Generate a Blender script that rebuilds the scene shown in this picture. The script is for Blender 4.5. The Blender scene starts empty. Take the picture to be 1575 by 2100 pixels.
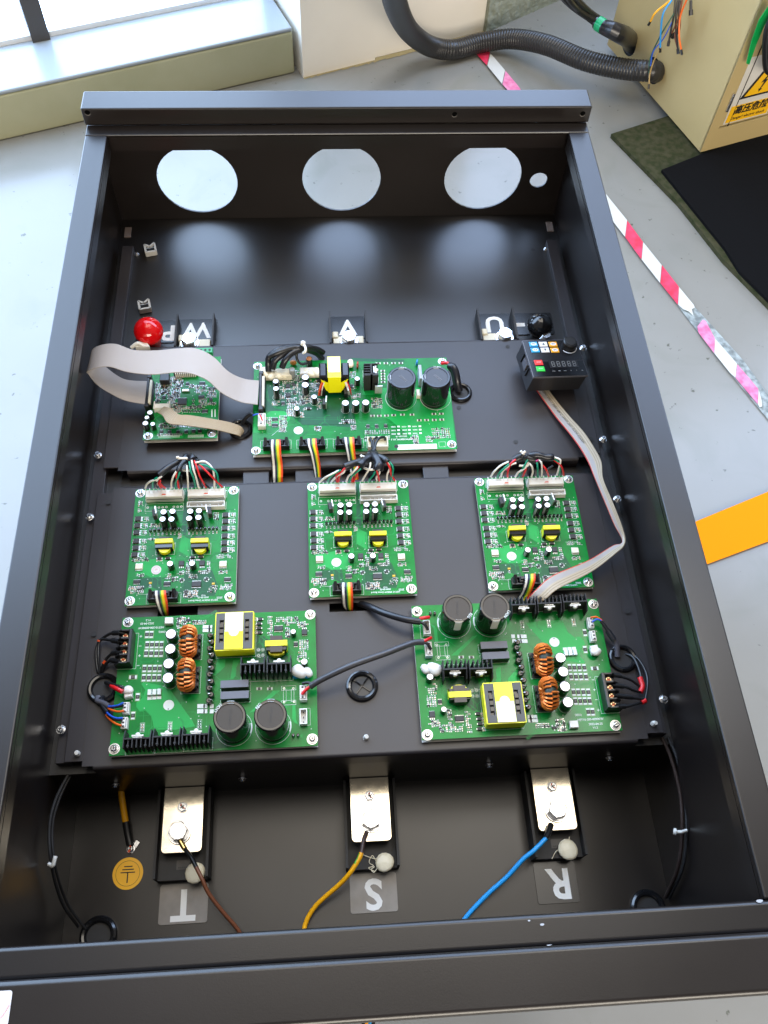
import bpy, math, random, json
from mathutils import Vector, Matrix, Euler
R = math.radians
SC = bpy.context.scene
COL = SC.collection
random.seed(7)

# ---------------------------------------------------------------- camera
cam = bpy.data.cameras.new('camera'); camo = bpy.data.objects.new('camera', cam); COL.objects.link(camo)
camo.location = (-0.03065, -0.13134, 0.99568)
camo.rotation_euler = (0.523886, -0.035793, -0.058628)
cam.sensor_fit = 'VERTICAL'; cam.sensor_height = 24.0; cam.lens = 20.2020
cam.clip_start = 0.01; cam.clip_end = 200
SC.camera = camo
SC.render.resolution_x = 768; SC.render.resolution_y = 1024
# ---------------------------------------------------------------- light
SC.view_settings.view_transform = 'Standard'; SC.view_settings.look = 'None'
SC.view_settings.exposure = 0.0; SC.view_settings.gamma = 1.0
w = bpy.data.worlds.new('World'); SC.world = w; w.use_nodes = True
bg = w.node_tree.nodes['Background']; bg.inputs[0].default_value = (1.0, 0.93, 0.85, 1); bg.inputs[1].default_value = 0.30
def area(name, loc, target, sx, sy, power, col, spread=180):
    l = bpy.data.lights.new(name, 'AREA'); l.shape = 'RECTANGLE'; l.size = sx; l.size_y = sy
    l.energy = power; l.color = col; l.spread = R(spread)
    o = bpy.data.objects.new(name, l); COL.objects.link(o); o.location = loc
    d = Vector(target) - Vector(loc); o.rotation_euler = d.to_track_quat('-Z', 'Y').to_euler(); return o
# skylights in the hall roof, an added rear fill, and the daylight that comes in through the window wall
area('skylight', (0.20, 1.20, 3.9), (0.20, 1.20, 0), 2.2, 2.0, 64, (1.0, 0.92, 0.80))
area('skylight', (1.45, 1.45, 3.9), (1.45, 1.45, 0), 0.6, 0.7, 34, (1.0, 0.98, 0.93))
area('rear_fill_light', (0.6, -3.6, 1.35), (0.3, 1.5, -0.1), 3.5, 1.8, 270, (1.0, 0.91, 0.78))  # added fill behind the camera, brightens the upright faces turned toward it
area('window_light', (1.85, 2.85, 2.15), (1.25, 0.6, 2.15), 4.0, 3.6, 345, (0.50, 0.68, 1.02))
SC.cycles.use_denoising = True
SC.cycles.max_bounces = 6; SC.cycles.diffuse_bounces = 3; SC.cycles.glossy_bounces = 4
SC.cycles.sample_clamp_indirect = 6

# ---------------------------------------------------------------- materials
MATS = {}
def mat(name, col, rough=.5, metal=0, bump=0, bscale=800, var=0, vscale=6, coat=0, spec=.5, emit=0, trans=0, bumpd=.0004, ior=1.45, col2=None, croughness=.1):
    if name in MATS: return MATS[name]
    m = bpy.data.materials.new(name); m.use_nodes = True; nt = m.node_tree; b = nt.nodes['Principled BSDF']
    b.inputs['Base Color'].default_value = (*col, 1); b.inputs['Roughness'].default_value = rough
    b.inputs['Metallic'].default_value = metal; b.inputs['Specular IOR Level'].default_value = spec
    b.inputs['Coat Weight'].default_value = coat; b.inputs['Coat Roughness'].default_value = croughness
    if trans: b.inputs['Transmission Weight'].default_value = trans; b.inputs['IOR'].default_value = ior
    if emit: b.inputs['Emission Color'].default_value = (*col, 1); b.inputs['Emission Strength'].default_value = emit
    tc = nt.nodes.new('ShaderNodeTexCoord')
    if var or col2:
        n = nt.nodes.new('ShaderNodeTexNoise'); n.inputs['Scale'].default_value = vscale; n.inputs['Detail'].default_value = 5
        nt.links.new(tc.outputs['Object'], n.inputs['Vector'])
        mx = nt.nodes.new('ShaderNodeMix'); mx.data_type = 'RGBA'
        rp = nt.nodes.new('ShaderNodeMapRange'); rp.inputs[1].default_value = .35; rp.inputs[2].default_value = .65
        nt.links.new(n.outputs[0], rp.inputs[0]); nt.links.new(rp.outputs[0], mx.inputs[0])
        c2 = col2 or tuple(min(1, c * (1 + var)) for c in col); c1 = col if col2 else tuple(c * (1 - var) for c in col)
        mx.inputs[6].default_value = (*c1, 1); mx.inputs[7].default_value = (*c2, 1)
        nt.links.new(mx.outputs[2], b.inputs['Base Color'])
        rr = nt.nodes.new('ShaderNodeMapRange'); rr.inputs[3].default_value = max(.02, rough - .07); rr.inputs[4].default_value = rough + .07
        nt.links.new(n.outputs[0], rr.inputs[0]); nt.links.new(rr.outputs[0], b.inputs['Roughness'])
    if bump:
        n2 = nt.nodes.new('ShaderNodeTexNoise'); n2.inputs['Scale'].default_value = bscale; n2.inputs['Detail'].default_value = 2
        nt.links.new(tc.outputs['Object'], n2.inputs['Vector'])
        bp = nt.nodes.new('ShaderNodeBump'); bp.inputs['Strength'].default_value = bump; bp.inputs['Distance'].default_value = bumpd
        nt.links.new(n2.outputs[0], bp.inputs['Height']); nt.links.new(bp.outputs[0], b.inputs['Normal'])
    MATS[name] = m; return m
PAINT = mat('powder_coat', (.0085, .0062, .0055), .31, bump=.3, bscale=900, bumpd=.00011, var=.10, vscale=5, spec=.5)
PLATE = mat('plate_powder_coat', (.0260, .0220, .0235), .40, bump=.25, bscale=1100, bumpd=.00008, var=.10, vscale=7, spec=.5)
PANM = mat('pan_powder_coat', (.0070, .0052, .0047), .40, bump=.25, bscale=1000, bumpd=.00008, var=.10, vscale=6, spec=.75)
PCB = mat('solder_mask', (.003, .19, .028), .24, spec=.25, var=.16, vscale=35)
PCBL = mat('solder_mask_over_copper', (.004, .33, .055), .36, spec=.28)
PCBD = mat('solder_mask_dark', (.002, .085, .026), .3, spec=.28)
FR4 = mat('board_edge', (.10, .22, .08), .6)
SILK = mat('silkscreen', (.74, .78, .72), .55)
TIN = mat('tinned_pad', (.72, .72, .70), .32, metal=.75)
STEEL = mat('zinc_steel', (.74, .74, .75), .24, metal=1, bump=.1, bscale=300)
BAR = mat('tinned_copper_bar', (.88, .80, .64), .15, metal=1, bump=.12, bscale=2500, bumpd=.00012, var=.05, vscale=90)
BLACK = mat('black_plastic', (.012, .012, .013), .34, spec=.5)
BLACKG = mat('black_gloss', (.008, .008, .009), .12, spec=.6)
BLACKM = mat('black_matt', (.016, .015, .015), .6)
SLEEVE = mat('shrink_sleeve', (.012, .0125, .016), .30, bump=.3, bscale=60, bumpd=.002)
CHIP = mat('chip_epoxy', (.022, .021, .021), .5)
WHITE = mat('white_nylon', (.74, .71, .64), .42, var=.03, vscale=40)
CREAM = mat('cream_nylon', (.72, .66, .50), .42)
GLUE = mat('hot_glue', (.86, .79, .60), .35, bump=.4, bscale=160, bumpd=.002)
ALU = mat('can_top', (.85, .85, .85), .36, metal=.55)
CAPTOP = mat('capacitor_vent_top', (.058, .044, .031), .5, spec=.3)
CAPTOPB = mat('capacitor_vent_top_grey', (.036, .038, .046), .36)
YTAPE = mat('yellow_polyester_tape', (.86, .80, .004), .3)
WTAPE = mat('white_tape', (.82, .80, .62), .35)
FERR = mat('ferrite', (.085, .080, .070), .55)
COPPER = mat('enamelled_copper', (.78, .21, .035), .28, metal=.45, spec=.6)
FILM = mat('film_capacitor_grey', (.115, .115, .135), .45)
RED = mat('red_pvc', (.62, .012, .015), .35); GREEN = mat('green_pvc', (.0, .26, .15), .35); BLUE = mat('blue_pvc', (.02, .10, .55), .35)
WPVC = mat('white_pvc', (.76, .73, .66), .35); BPVC = mat('black_pvc', (.011, .011, .012), .36); YEL = mat('yellow_pvc', (.92, .42, .004), .4)
BROWN = mat('brown_pvc', (.17, .055, .022), .4); SKY = mat('sky_blue_pvc', (.02, .32, .75), .35); ORANGE = mat('orange_pvc', (.80, .13, .01), .38)
NAVY = mat('navy_pvc', (.015, .018, .04), .4); LGRN = mat('leaf_green_pvc', (.10, .38, .02), .38); YRIB = mat('ribbon_yellow', (.80, .58, .01), .38); PINK = mat('pink_pvc', (.6, .05, .25), .4)
GRIB = mat('ribbon_grey', (.39, .35, .325), .5); GRIB2 = mat('ribbon_grey_dark', (.30, .27, .25), .5); BEIGER2 = mat('ribbon_beige_dark', (.33, .26, .17), .5); BEIGER = mat('ribbon_beige', (.47, .385, .27), .5); RIBR = mat('ribbon_red', (.55, .03, .03), .4)
REDK = mat('red_insulator', (.66, .004, .006), .10, spec=.6); LTR = mat('letter_print', (.74, .73, .70), .5); PLQ = mat('plaque_black', (.013, .013, .014), .22); PLQG = mat('plaque_film', (.19, .17, .15), .34, var=.12, vscale=60)
ORED = mat('marker_red', (.65, .07, .01), .5); BLUC = mat('blue_ceramic', (.02, .25, .60), .25); RCER = mat('red_ceramic', (.36, .03, .015), .25); TAN = mat('tan_ceramic', (.48, .17, .04), .4)

# ---------------------------------------------------------------- mesh helpers
class MB:
    def __init__(s): s.v = []; s.f = []; s.m = []; s.ms = []
    def mi(s, m):
        if m not in s.ms: s.ms.append(m)
        return s.ms.index(m)
    def add(s, vs, fs, m):
        o = len(s.v); s.v += [tuple(v) for v in vs]; k = s.mi(m)
        for f in fs: s.f.append([o + i for i in f]); s.m.append(k)
        return s
    def box(s, x, y, z, sx, sy, sz, m, rz=0, ch=0, mtop=None):   # x,y centre, z base
        c, n = math.cos(R(rz)), math.sin(R(rz)); hx, hy = sx / 2, sy / 2
        def p(a, b, h): return (x + a * c - b * n, y + a * n + b * c, z + h)
        if ch <= 0:
            vs = [p(a, b, h) for h in (0, sz) for a, b in ((-hx, -hy), (hx, -hy), (hx, hy), (-hx, hy))]
            s.add(vs, [(3, 2, 1, 0), (0, 1, 5, 4), (1, 2, 6, 5), (2, 3, 7, 6), (3, 0, 4, 7), (4, 5, 6, 7)], m)
            if mtop: s.m[-1] = s.mi(mtop)
        else:
            vs = [p(a, b, h) for h in (0, sz - ch) for a, b in ((-hx, -hy), (hx, -hy), (hx, hy), (-hx, hy))]
            vs += [p(a, b, sz) for a, b in ((-hx + ch, -hy + ch), (hx - ch, -hy + ch), (hx - ch, hy - ch), (-hx + ch, hy - ch))]
            s.add(vs, [(3, 2, 1, 0)] + [(i, (i + 1) % 4, 4 + (i + 1) % 4, 4 + i) for i in range(4)] + [(4 + i, 4 + (i + 1) % 4, 8 + (i + 1) % 4, 8 + i) for i in range(4)] + [(8, 9, 10, 11)], m)
            if mtop: s.m[-1] = s.mi(mtop)
        return s
    def lathe(s, x, y, prof, m, n=20, mats=None):   # prof [(r,z)...]
        vs = [(x + r * math.cos(2 * math.pi * i / n), y + r * math.sin(2 * math.pi * i / n), z) for r, z in prof for i in range(n)]
        for k in range(len(prof) - 1):
            mm = mats[k] if mats else m
            o = len(s.v); ring = vs[k * n:(k + 2) * n]
            s.add(ring, [(i, (i + 1) % n, n + (i + 1) % n, n + i) for i in range(n)], mm)
        return s
    def cyl(s, x, y, z, r, h, m, n=16, ch=0, mtop=None):
        pr = [(r, z), (r, z + h - ch)] + ([(r - ch, z + h)] if ch else [])
        s.lathe(x, y, pr, m, n); rr = r - ch
        s.add([(x + rr * math.cos(2 * math.pi * i / n), y + rr * math.sin(2 * math.pi * i / n), z + h) for i in range(n)], [tuple(range(n))], mtop or m); return s
    def disc(s, x, y, z, r, m, n=24):
        s.add([(x + r * math.cos(2 * math.pi * i / n), y + r * math.sin(2 * math.pi * i / n), z) for i in range(n)], [tuple(range(n))], m); return s
    def ring(s, x, y, z, r, wd, m, n=28, a0=0, a1=360):
        vs = []; 
        for i in range(n + 1):
            a = R(a0 + (a1 - a0) * i / n)
            for rr in (r, r + wd): vs.append((x + rr * math.cos(a), y + rr * math.sin(a), z))
        s.add(vs, [(2 * i, 2 * i + 1, 2 * i + 3, 2 * i + 2) for i in range(n)], m); return s
    def line(s, pts, wd, z, m):      # flat polyline
        for a, b in zip(pts[:-1], pts[1:]):
            d = Vector((b[0] - a[0], b[1] - a[1])); 
            if d.length < 1e-6: continue
            d.normalize(); n = Vector((-d.y, d.x)) * wd / 2; e = d * wd / 2
            s.add([(a[0] - n.x - e.x, a[1] - n.y - e.y, z), (b[0] - n.x + e.x, b[1] - n.y + e.y, z), (b[0] + n.x + e.x, b[1] + n.y + e.y, z), (a[0] + n.x - e.x, a[1] + n.y - e.y, z)], [(0, 1, 2, 3)], m)
        return s
    def rect(s, x, y, sx, sy, wd, z, m, rz=0):
        c, n = math.cos(R(rz)), math.sin(R(rz)); q = [(x + a * c - b * n, y + a * n + b * c) for a, b in ((-sx/2, -sy/2), (sx/2, -sy/2), (sx/2, sy/2), (-sx/2, sy/2), (-sx/2, -sy/2))]
        return s.line(q, wd, z, m)
    def poly(s, pts, z, m, h=0):
        n = len(pts); 
        ar = sum(pts[i][0] * pts[(i + 1) % n][1] - pts[(i + 1) % n][0] * pts[i][1] for i in range(n))
        if ar < 0: pts = pts[::-1]
        if h:
            vs = [(p[0], p[1], z) for p in pts] + [(p[0], p[1], z + h) for p in pts]
            s.add(vs, [tuple(range(n, 2 * n)), tuple(range(n - 1, -1, -1))] + [(i, (i + 1) % n, n + (i + 1) % n, n + i) for i in range(n)], m)
        else: s.add([(p[0], p[1], z) for p in pts], [tuple(range(n))], m)
        return s
    def tube(s, pts, r, m, n=8, sub=4, cap=True, rr=None):
        P = spline(pts, sub) if sub > 1 else [Vector(p) for p in pts]
        fr = frames(P); vs = []
        for k, (p, (t, u, v)) in enumerate(zip(P, fr)):
            q = r if rr is None else rr(k / (len(P) - 1))
            for i in range(n):
                a = 2 * math.pi * i / n; vs.append(p + u * (q * math.cos(a)) + v * (q * math.sin(a)))
        fs = [(k * n + i, k * n + (i + 1) % n, (k + 1) * n + (i + 1) % n, (k + 1) * n + i) for k in range(len(P) - 1) for i in range(n)]
        if cap: fs += [tuple(range(n - 1, -1, -1)), tuple(range((len(P) - 1) * n, len(P) * n))]
        s.add(vs, fs, m); return s
    def build(s, name, parent=None, loc=None, smooth=30, kind=None):
        me = bpy.data.meshes.new(name); me.from_pydata(s.v, [], s.f); me.polygons.foreach_set('material_index', s.m)
        for m in s.ms: me.materials.append(m)
        if smooth:
            me.polygons.foreach_set('use_smooth', [True] * len(me.polygons)); me.set_sharp_from_angle(angle=R(smooth))
        me.update()
        return link(name, me, parent, loc, kind=kind)
    def mesh(s, name='m', smooth=30):
        o = s.build(name, smooth=smooth); me = o.data; bpy.data.objects.remove(o); return me
def link(name, me, parent=None, loc=None, rz=0, kind=None, scale=None):
    o = bpy.data.objects.new(name, me); COL.objects.link(o)
    if parent is not None: o.parent = parent
    if loc is not None: o.location = loc
    if rz: o.rotation_euler = (0, 0, R(rz))
    if scale: o.scale = scale
    if kind: o['kind'] = kind
    return o
def spline(pts, sub=6):
    P = [Vector(p) for p in pts]
    if len(P) < 3: return [P[0].lerp(P[-1], i / sub) for i in range(sub + 1)]
    Q = [P[0] * 2 - P[1]] + P + [P[-1] * 2 - P[-2]]; out = []
    for i in range(1, len(Q) - 2):
        a, b, c, d = Q[i - 1:i + 3]
        for k in range(sub):
            t = k / sub; out.append(.5 * ((2 * b) + (c - a) * t + (2 * a - 5 * b + 4 * c - d) * t * t + (3 * b - a - 3 * c + d) * t ** 3))
    out.append(P[-1]); return out
def frames(P):
    out = []; prev = None
    for i, p in enumerate(P):
        t = (P[min(i + 1, len(P) - 1)] - P[max(i - 1, 0)]); t = t.normalized() if t.length > 1e-9 else Vector((0, 0, 1))
        if prev is None:
            u = t.orthogonal().normalized()
        else:
            u = prev - t * prev.dot(t); u = u.normalized() if u.length > 1e-6 else t.orthogonal().normalized()
        prev = u; out.append((t, u, t.cross(u)))
    return out
def empty(name, loc=(0, 0, 0), rz=0):
    o = bpy.data.objects.new(name, None); o.empty_display_size = .02; COL.objects.link(o); o.location = loc; o.rotation_euler = (0, 0, R(rz)); return o
def tag(o, label=None, cat=None, group=None, kind=None):
    if label: o['label'] = label
    if cat: o['category'] = cat
    if group: o['group'] = group
    if kind: o['kind'] = kind
    return o
def copy_tree(o, parent=None, name=None):
    c = o.copy(); COL.objects.link(c)
    if parent is not None: c.parent = parent; c.matrix_parent_inverse = o.matrix_parent_inverse.copy()
    for ch in list(o.children): copy_tree(ch, c)
    return c
FONTC = {}
def text(name, body, size, m, parent=None, loc=(0, 0, 0), rz=0, h=.00005, sx=1, shear=0, bold=0, rot=None):
    c = bpy.data.curves.new(name, 'FONT'); c.body = body; c.size = size; c.align_x = 'CENTER'; c.align_y = 'CENTER'; c.extrude = h; c.offset = bold; c.shear = shear; c.resolution_u = 3
    t = bpy.data.objects.new(name, c); COL.objects.link(t)
    dg = bpy.context.evaluated_depsgraph_get(); me = bpy.data.meshes.new_from_object(t.evaluated_get(dg)); bpy.data.objects.remove(t); bpy.data.curves.remove(c)
    me.materials.clear(); me.materials.append(m)
    o = link(name, me, parent, loc, rz)
    if rot: o.rotation_euler = rot
    if sx != 1: o.scale = (sx, 1, 1)
    return o
def bevel(o, wd, seg=2):
    b = o.modifiers.new('bevel', 'BEVEL'); b.width = wd; b.segments = seg; b.limit_method = 'ANGLE'; b.angle_limit = R(40); b.harden_normals = False; return o
mm = .001
# ================================================================ SETTING
ZF = -0.50                      # hall floor; the housing lies on two trestles above it
FLOOR = mat('epoxy_floor', (.215, .212, .195), .22, bump=.12, bscale=7, bumpd=.003, spec=.42, col2=(.245, .243, .226), vscale=2.2)
_nt = FLOOR.node_tree; _b = _nt.nodes['Principled BSDF']; _src = _b.inputs['Base Color'].links[0].from_socket
_tc = _nt.nodes.new('ShaderNodeTexCoord'); _n = _nt.nodes.new('ShaderNodeTexNoise'); _n.inputs['Scale'].default_value = 55; _n.inputs['Detail'].default_value = 3
_nt.links.new(_tc.outputs['Object'], _n.inputs['Vector']); _r = _nt.nodes.new('ShaderNodeMapRange'); _r.inputs[1].default_value = .70; _r.inputs[2].default_value = .76; _nt.links.new(_n.outputs[0], _r.inputs[0])
_n2 = _nt.nodes.new('ShaderNodeTexNoise'); _n2.inputs['Scale'].default_value = 5; _n2.inputs['Detail'].default_value = 8; _n2.inputs['Distortion'].default_value = 1.5; _nt.links.new(_tc.outputs['Object'], _n2.inputs['Vector'])
_r2 = _nt.nodes.new('ShaderNodeMapRange'); _r2.inputs[1].default_value = .52; _r2.inputs[2].default_value = .72; _r2.inputs[4].default_value = .30; _nt.links.new(_n2.outputs[0], _r2.inputs[0])
_m = _nt.nodes.new('ShaderNodeMix'); _m.data_type = 'RGBA'; _m.inputs[7].default_value = (.10, .105, .085, 1); _nt.links.new(_r.outputs[0], _m.inputs[0]); _nt.links.new(_src, _m.inputs[6])
_m2 = _nt.nodes.new('ShaderNodeMix'); _m2.data_type = 'RGBA'; _m2.inputs[7].default_value = (.155, .165, .135, 1); _nt.links.new(_r2.outputs[0], _m2.inputs[0]); _nt.links.new(_m.outputs[2], _m2.inputs[6]); _nt.links.new(_m2.outputs[2], _b.inputs['Base Color'])
fl = MB(); fl.poly([(-9, -6), (9, -6), (9, 9), (-9, 9)], ZF, FLOOR)
tag(fl.build('floor', smooth=0), 'pale blue grey epoxy painted workshop floor under and around the open housing', kind='structure')
KGRN = mat('kerb_paint', (.34, .335, .20), .42, bump=.35, bscale=16, bumpd=.004, col2=(.40,.39,.25), vscale=5)
KTOP = mat('kerb_top_paint', (.27,.30,.32), .22, bump=.25, bscale=22, bumpd=.003)
# kerb below the windows, running from the left up to the column
k0 = (-0.8613, 1.8793); k1 = (-0.094, 2.167)
kd = Vector((k1[0] - k0[0], k1[1] - k0[1])).normalized(); kn = Vector((-kd.y, kd.x))
KZ = ZF + .13
def kp(a, b): q = Vector(k1) + kd * a + kn * b; return (q.x, q.y)
o = MB(); o.poly([kp(-4, 0), kp(.0, 0), kp(.0, .40), kp(-4, .40)], ZF + .001, KGRN, KZ - ZF - .012)
o.poly([kp(-4, .0), kp(.0, .0), kp(.0, .40), kp(-4, .40)], KZ - .011, KTOP, .011)
tag(bevel(o.build('kerb', smooth=0), .008, 3), kind='structure')
WF = mat('window_frame', (.055, .05, .048), .45); WP = mat('bright_daylight_pane', (.51, .70, 1.0), .3, emit=8.4)
wn = empty('window', (*kp(-1.2, .183), KZ)); wn.rotation_euler = (0, 0, math.atan2(kd.y, kd.x))
def wloc(a, b, z): p = kd * a + kn * b; return p
# local frame of the window: x along the kerb, y into the wall, z up from the kerb top
def wbox(name, x0, x1, y0, y1, z0, z1, m, sm=0):
    o = MB(); o.box((x0 + x1) / 2, (y0 + y1) / 2, z0, x1 - x0, y1 - y0, z1 - z0, m); return o.build(name, wn, smooth=0)
for x0, x1 in ((-2.6, .543), (.593, 1.18)): wbox('pane', x0, x1, .012, .020, .015, 4.0, WP)
wbox('mullion', .545, .591, -.012, .035, .0, 4.05, WF)
wbox('sill_frame', -2.6, 1.18, .002, .040, .0, .013, mat('sill_white', (.70, .72, .74), .35)); wbox('head_frame', -2.6, 1.18, 0, .05, 4.001, 4.08, WF); wbox('jamb', 1.182, 1.26, -.002, .052, 0, 4.08, mat('jamb_white', (.60, .60, .57), .4))

tag(wn, 'tall bright window behind the kerb with a dark upright bar', 'window')
WALLM = mat('wall_plaster', (.60, .57, .50), .6, bump=.1, bscale=30)
# painted column beside the kerb
COLM = mat('column_paint', (.90, .84, .74), .32, var=.02, bump=.08, bscale=30, bumpd=.002); GRM = mat('grime_line', (.30, .24, .11), .7, bump=.5, bscale=200, bumpd=.003)
cl = empty('column', (-0.0709, 2.1445, ZF))
cA = Vector((-0.0709, 2.1445)); cB = Vector((0.4723, 2.3593)); cdv = (cB - cA); cn = Vector((-cdv.y, cdv.x)).normalized()
def cp(a, b): q = cdv * a + cn * b; return (q.x, q.y)
o = MB(); o.poly([cp(0, 0), cp(.38, 0), cp(.38, .5), cp(0, .5)], 0, COLM, .95); o.build('shaft', cl, smooth=0)
o = MB(); o.poly([cp(.382, .012), cp(1, .012), cp(1, .5), cp(.382, .5)], 0, COLM, .95); o.build('casing', cl, smooth=0)
o = MB(); 
for i in range(30):
    t = i / 30; wd = .006 + .006 * random.random(); o.poly([cp(t, -wd), cp(t + 1/30, -.004 - .006 * random.random()), cp(t + 1/30, .01), cp(t, .01)], .0012, GRM)
o.build('grime', cl, smooth=0, kind='stuff')
tag(cl, 'cream painted square column standing between the kerb and the corrugated hose', 'column')
# rough low wall right of the column
o = MB(); a = Vector((0.4723, 2.3593)); b = Vector((0.8863, 2.6429)); d = (b - a).normalized(); n_ = Vector((-d.y, d.x)); b = a + d * 4
o.poly([tuple(a), tuple(b), tuple(b + n_ * .3), tuple(a + n_ * .3)], ZF, mat('rough_wall', (.215, .235, .175), .7, bump=.9, bscale=40, bumpd=.01, col2=(.30, .32, .26), vscale=30), .40)
tag(o.build('low_wall', smooth=0), 'rough grey green painted low wall right of the cream column', 'wall')

# tapes on the floor
TR = mat('tape_red', (.62, .018, .055), .45, bump=.5, bscale=120, bumpd=.001, col2=(.70, .05, .13), vscale=40); TRP = mat('tape_red_faded', (.62, .10, .25), .5, bump=.5, bscale=150, bumpd=.001, col2=(.72, .26, .42), vscale=60)
TW = mat('tape_white', (.56, .56, .53), .5, var=.03); TG = mat('tape_glue_dirt', (.15, .17, .17), .8, col2=(.36, .41, .41), vscale=70, bump=.5, bscale=200, bumpd=.002)
TY = mat('floor_tape_yellow', (.80, .24, .0), .7, spec=.1)
def q(*p): return [tuple(p[i:i + 2]) for i in range(0, len(p), 2)]
t1 = empty('hazard_tape', (0, 0, ZF))
def tp(name, m, z, *p): o = MB(); o.poly(q(*p), z, m); return o.build(name, t1, smooth=0)
tp('glue_residue', TG, .003, 0.8005, 1.2605, 0.8376, 1.2617, 0.8555, 1.2238, 0.9127, 1.0945, 0.9459, 0.9844, 0.9588, 0.9263, 0.9405, 0.8848, 0.9109, 0.9565, 0.8791, 1.0384, 0.8523, 1.1118)
tp('white_stripe', TW, .006, 0.6991, 1.6491, 0.7082, 1.6241, 0.7353, 1.5497, 0.718, 1.4905, 0.6795, 1.6)
tp('red_stripe', TR, .006, 0.7355, 1.5487, 0.7598, 1.4721, 0.7432, 1.4123, 0.7185, 1.4896)
tp('white_stripe', TW, .006, 0.7603, 1.4711, 0.7891, 1.3925, 0.772, 1.3336, 0.7437, 1.4114)
tp('red_stripe', TR, .006, 0.79, 1.392, 0.815, 1.3196, 0.7991, 1.2626, 0.7728, 1.3327)
tp('white_stripe', TW, .006, 0.8154, 1.3187, 0.8369, 1.2625, 0.8379, 1.2533, 0.8294, 1.2473, 0.8282, 1.2266, 0.8199, 1.2413, 0.8087, 1.2478, 0.8001, 1.2626)
tp('red_stripe', TRP, .006, 0.8475, 1.2146, 0.8535, 1.2095, 0.8619, 1.1568, 0.849, 1.1134, 0.8278, 1.1757, 0.8297, 1.1939)
tp('white_stripe', TW, .006, 0.8623, 1.156, 0.8938, 1.0816, 0.8795, 1.0421, 0.8703, 1.0567, 0.8494, 1.1127)
tp('red_stripe', TRP, .006, 0.8942, 1.0797, 0.9227, 1.0091, 0.9098, 0.9674, 0.8799, 1.0413)
tp('white_stripe', TW, .006, 0.9233, 1.0079, 0.9214, 0.9779, 0.9174, 0.9606, 0.9114, 0.9583, 0.9101, 0.9666)
tag(t1, 'worn red and white striped tape on the floor right of the housing', 'tape')
t1 = empty('hazard_tape', (0, 0, ZF))
tp('red_stripe', TR, .006, 0.4318, 2.2722, 0.4706, 2.2721, 0.4712, 2.2532, 0.4554, 2.1925, 0.4236, 2.2627)
tp('white_stripe', TW, .006, 0.4724, 2.2508, 0.5049, 2.1694, 0.4883, 2.1063, 0.4565, 2.1902)
tp('red_stripe', TRP, .006, 0.506, 2.1671, 0.5331, 2.0972, 0.5542, 2.0205, 0.5254, 2.0207, 0.4894, 2.1041)
tag(t1, 'short run of red and white striped tape coming out below the corrugated hose', 'tape')
o = MB(); o.poly(q(0.6716, 0.6652, 0.7026, 0.6809, 0.8714, 0.7451, 0.9475, 0.7721, 0.9103, 0.6514, 0.8381, 0.6297, 0.7037, 0.5851, 0.6695, 0.5737), ZF + .005, TY)
tag(o.build('floor_line', smooth=0), 'broad yellow marking tape running off the right edge of the photo', 'tape')

# mats under the beige machine
MG = mat('worn_green_plinth', (.026, .032, .012), .85, spec=.12, bump=.6, bscale=40, bumpd=.004, col2=(.055, .052, .028), vscale=60)
MK = mat('black_rubber_mat', (.0045, .0045, .005), .95, spec=.08, bump=.3, bscale=60, bumpd=.003)
o = MB(); o.poly(q(0.756, 1.8763, 0.9163, 1.9452, 1.655, 2.2807, 1.1892, 0.9747, 1.0265, 1.2208, 0.9436, 1.4008, 0.8802, 1.6015), ZF + .001, MG, .012)
tag(o.build('floor_mat', smooth=0), 'worn dark green mat with a lighter edge lying under the beige machine', 'mat')
o = MB(); o.poly(q(0.8578, 1.7191, 0.99, 1.7853, 1.5636, 2.0245, 1.2037, 1.0153, 1.0346, 1.2084, 0.9671, 1.3511, 0.9514, 1.4307), ZF + .0135, MK, .008)
tag(o.build('rubber_mat', smooth=0), 'black rubber mat on top of the green mat in front of the beige machine', 'mat')

# beige machine cabinet with warning sign
BG = mat('beige_paint', (.46, .355, .165), .45, bump=.12, bscale=250, var=.03)
BGD = mat('beige_door', (.46, .355, .165), .5)
mA = Vector((0.9766, 1.7855)); mL = Vector((0.8161, 2.2646))
mR = Vector((1.1936, 1.8614))
ex = (mR - mA).normalized(); ey = (mL - mA).normalized()
mc = empty('machine_cabinet', (mA.x, mA.y, ZF + .0225))
def mpt(a, b): q_ = ex * a + ey * b; return (q_.x, q_.y)
LL = (mL - mA).length
HM = 1.5
o = MB()
o.poly([mpt(0, 0), mpt(1.0, 0), mpt(1.0, .006), mpt(0, .006)], 0, BG, .062)            # sill below the door
o.poly([mpt(0, 0), mpt(.031, 0), mpt(.031, .006), mpt(0, .006)], .0622, BG, HM)            # post left of the door
o.poly([mpt(.034, .030), mpt(1.0, .030), mpt(1.0, .034), mpt(.034, .034)], .02, BGD, HM)
o.build('front_frame', mc, smooth=0)
# side sheet with two round cable holes (b = along the side, z up)
def sidesheet():
    o = MB(); N = 28; ln = LL; hs_ = [(0.27745, 0.05939, 0.034), (0.41129, 0.06016, 0.034)]; offp = 0
    bs = [0.002]
    for hb_, hz_, r_ in sorted(hs_): bs += [hb_ - r_ - .01, hb_ + r_ + .01]
    return hs_
HOLESM = [(0.27745, 0.05939, 0.034), (0.41129, 0.06016, 0.034)]
o = MB(); N = 28
def P3(b, z, off=0): p = ey * b + ex * off; return (p.x, p.y, z)
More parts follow.
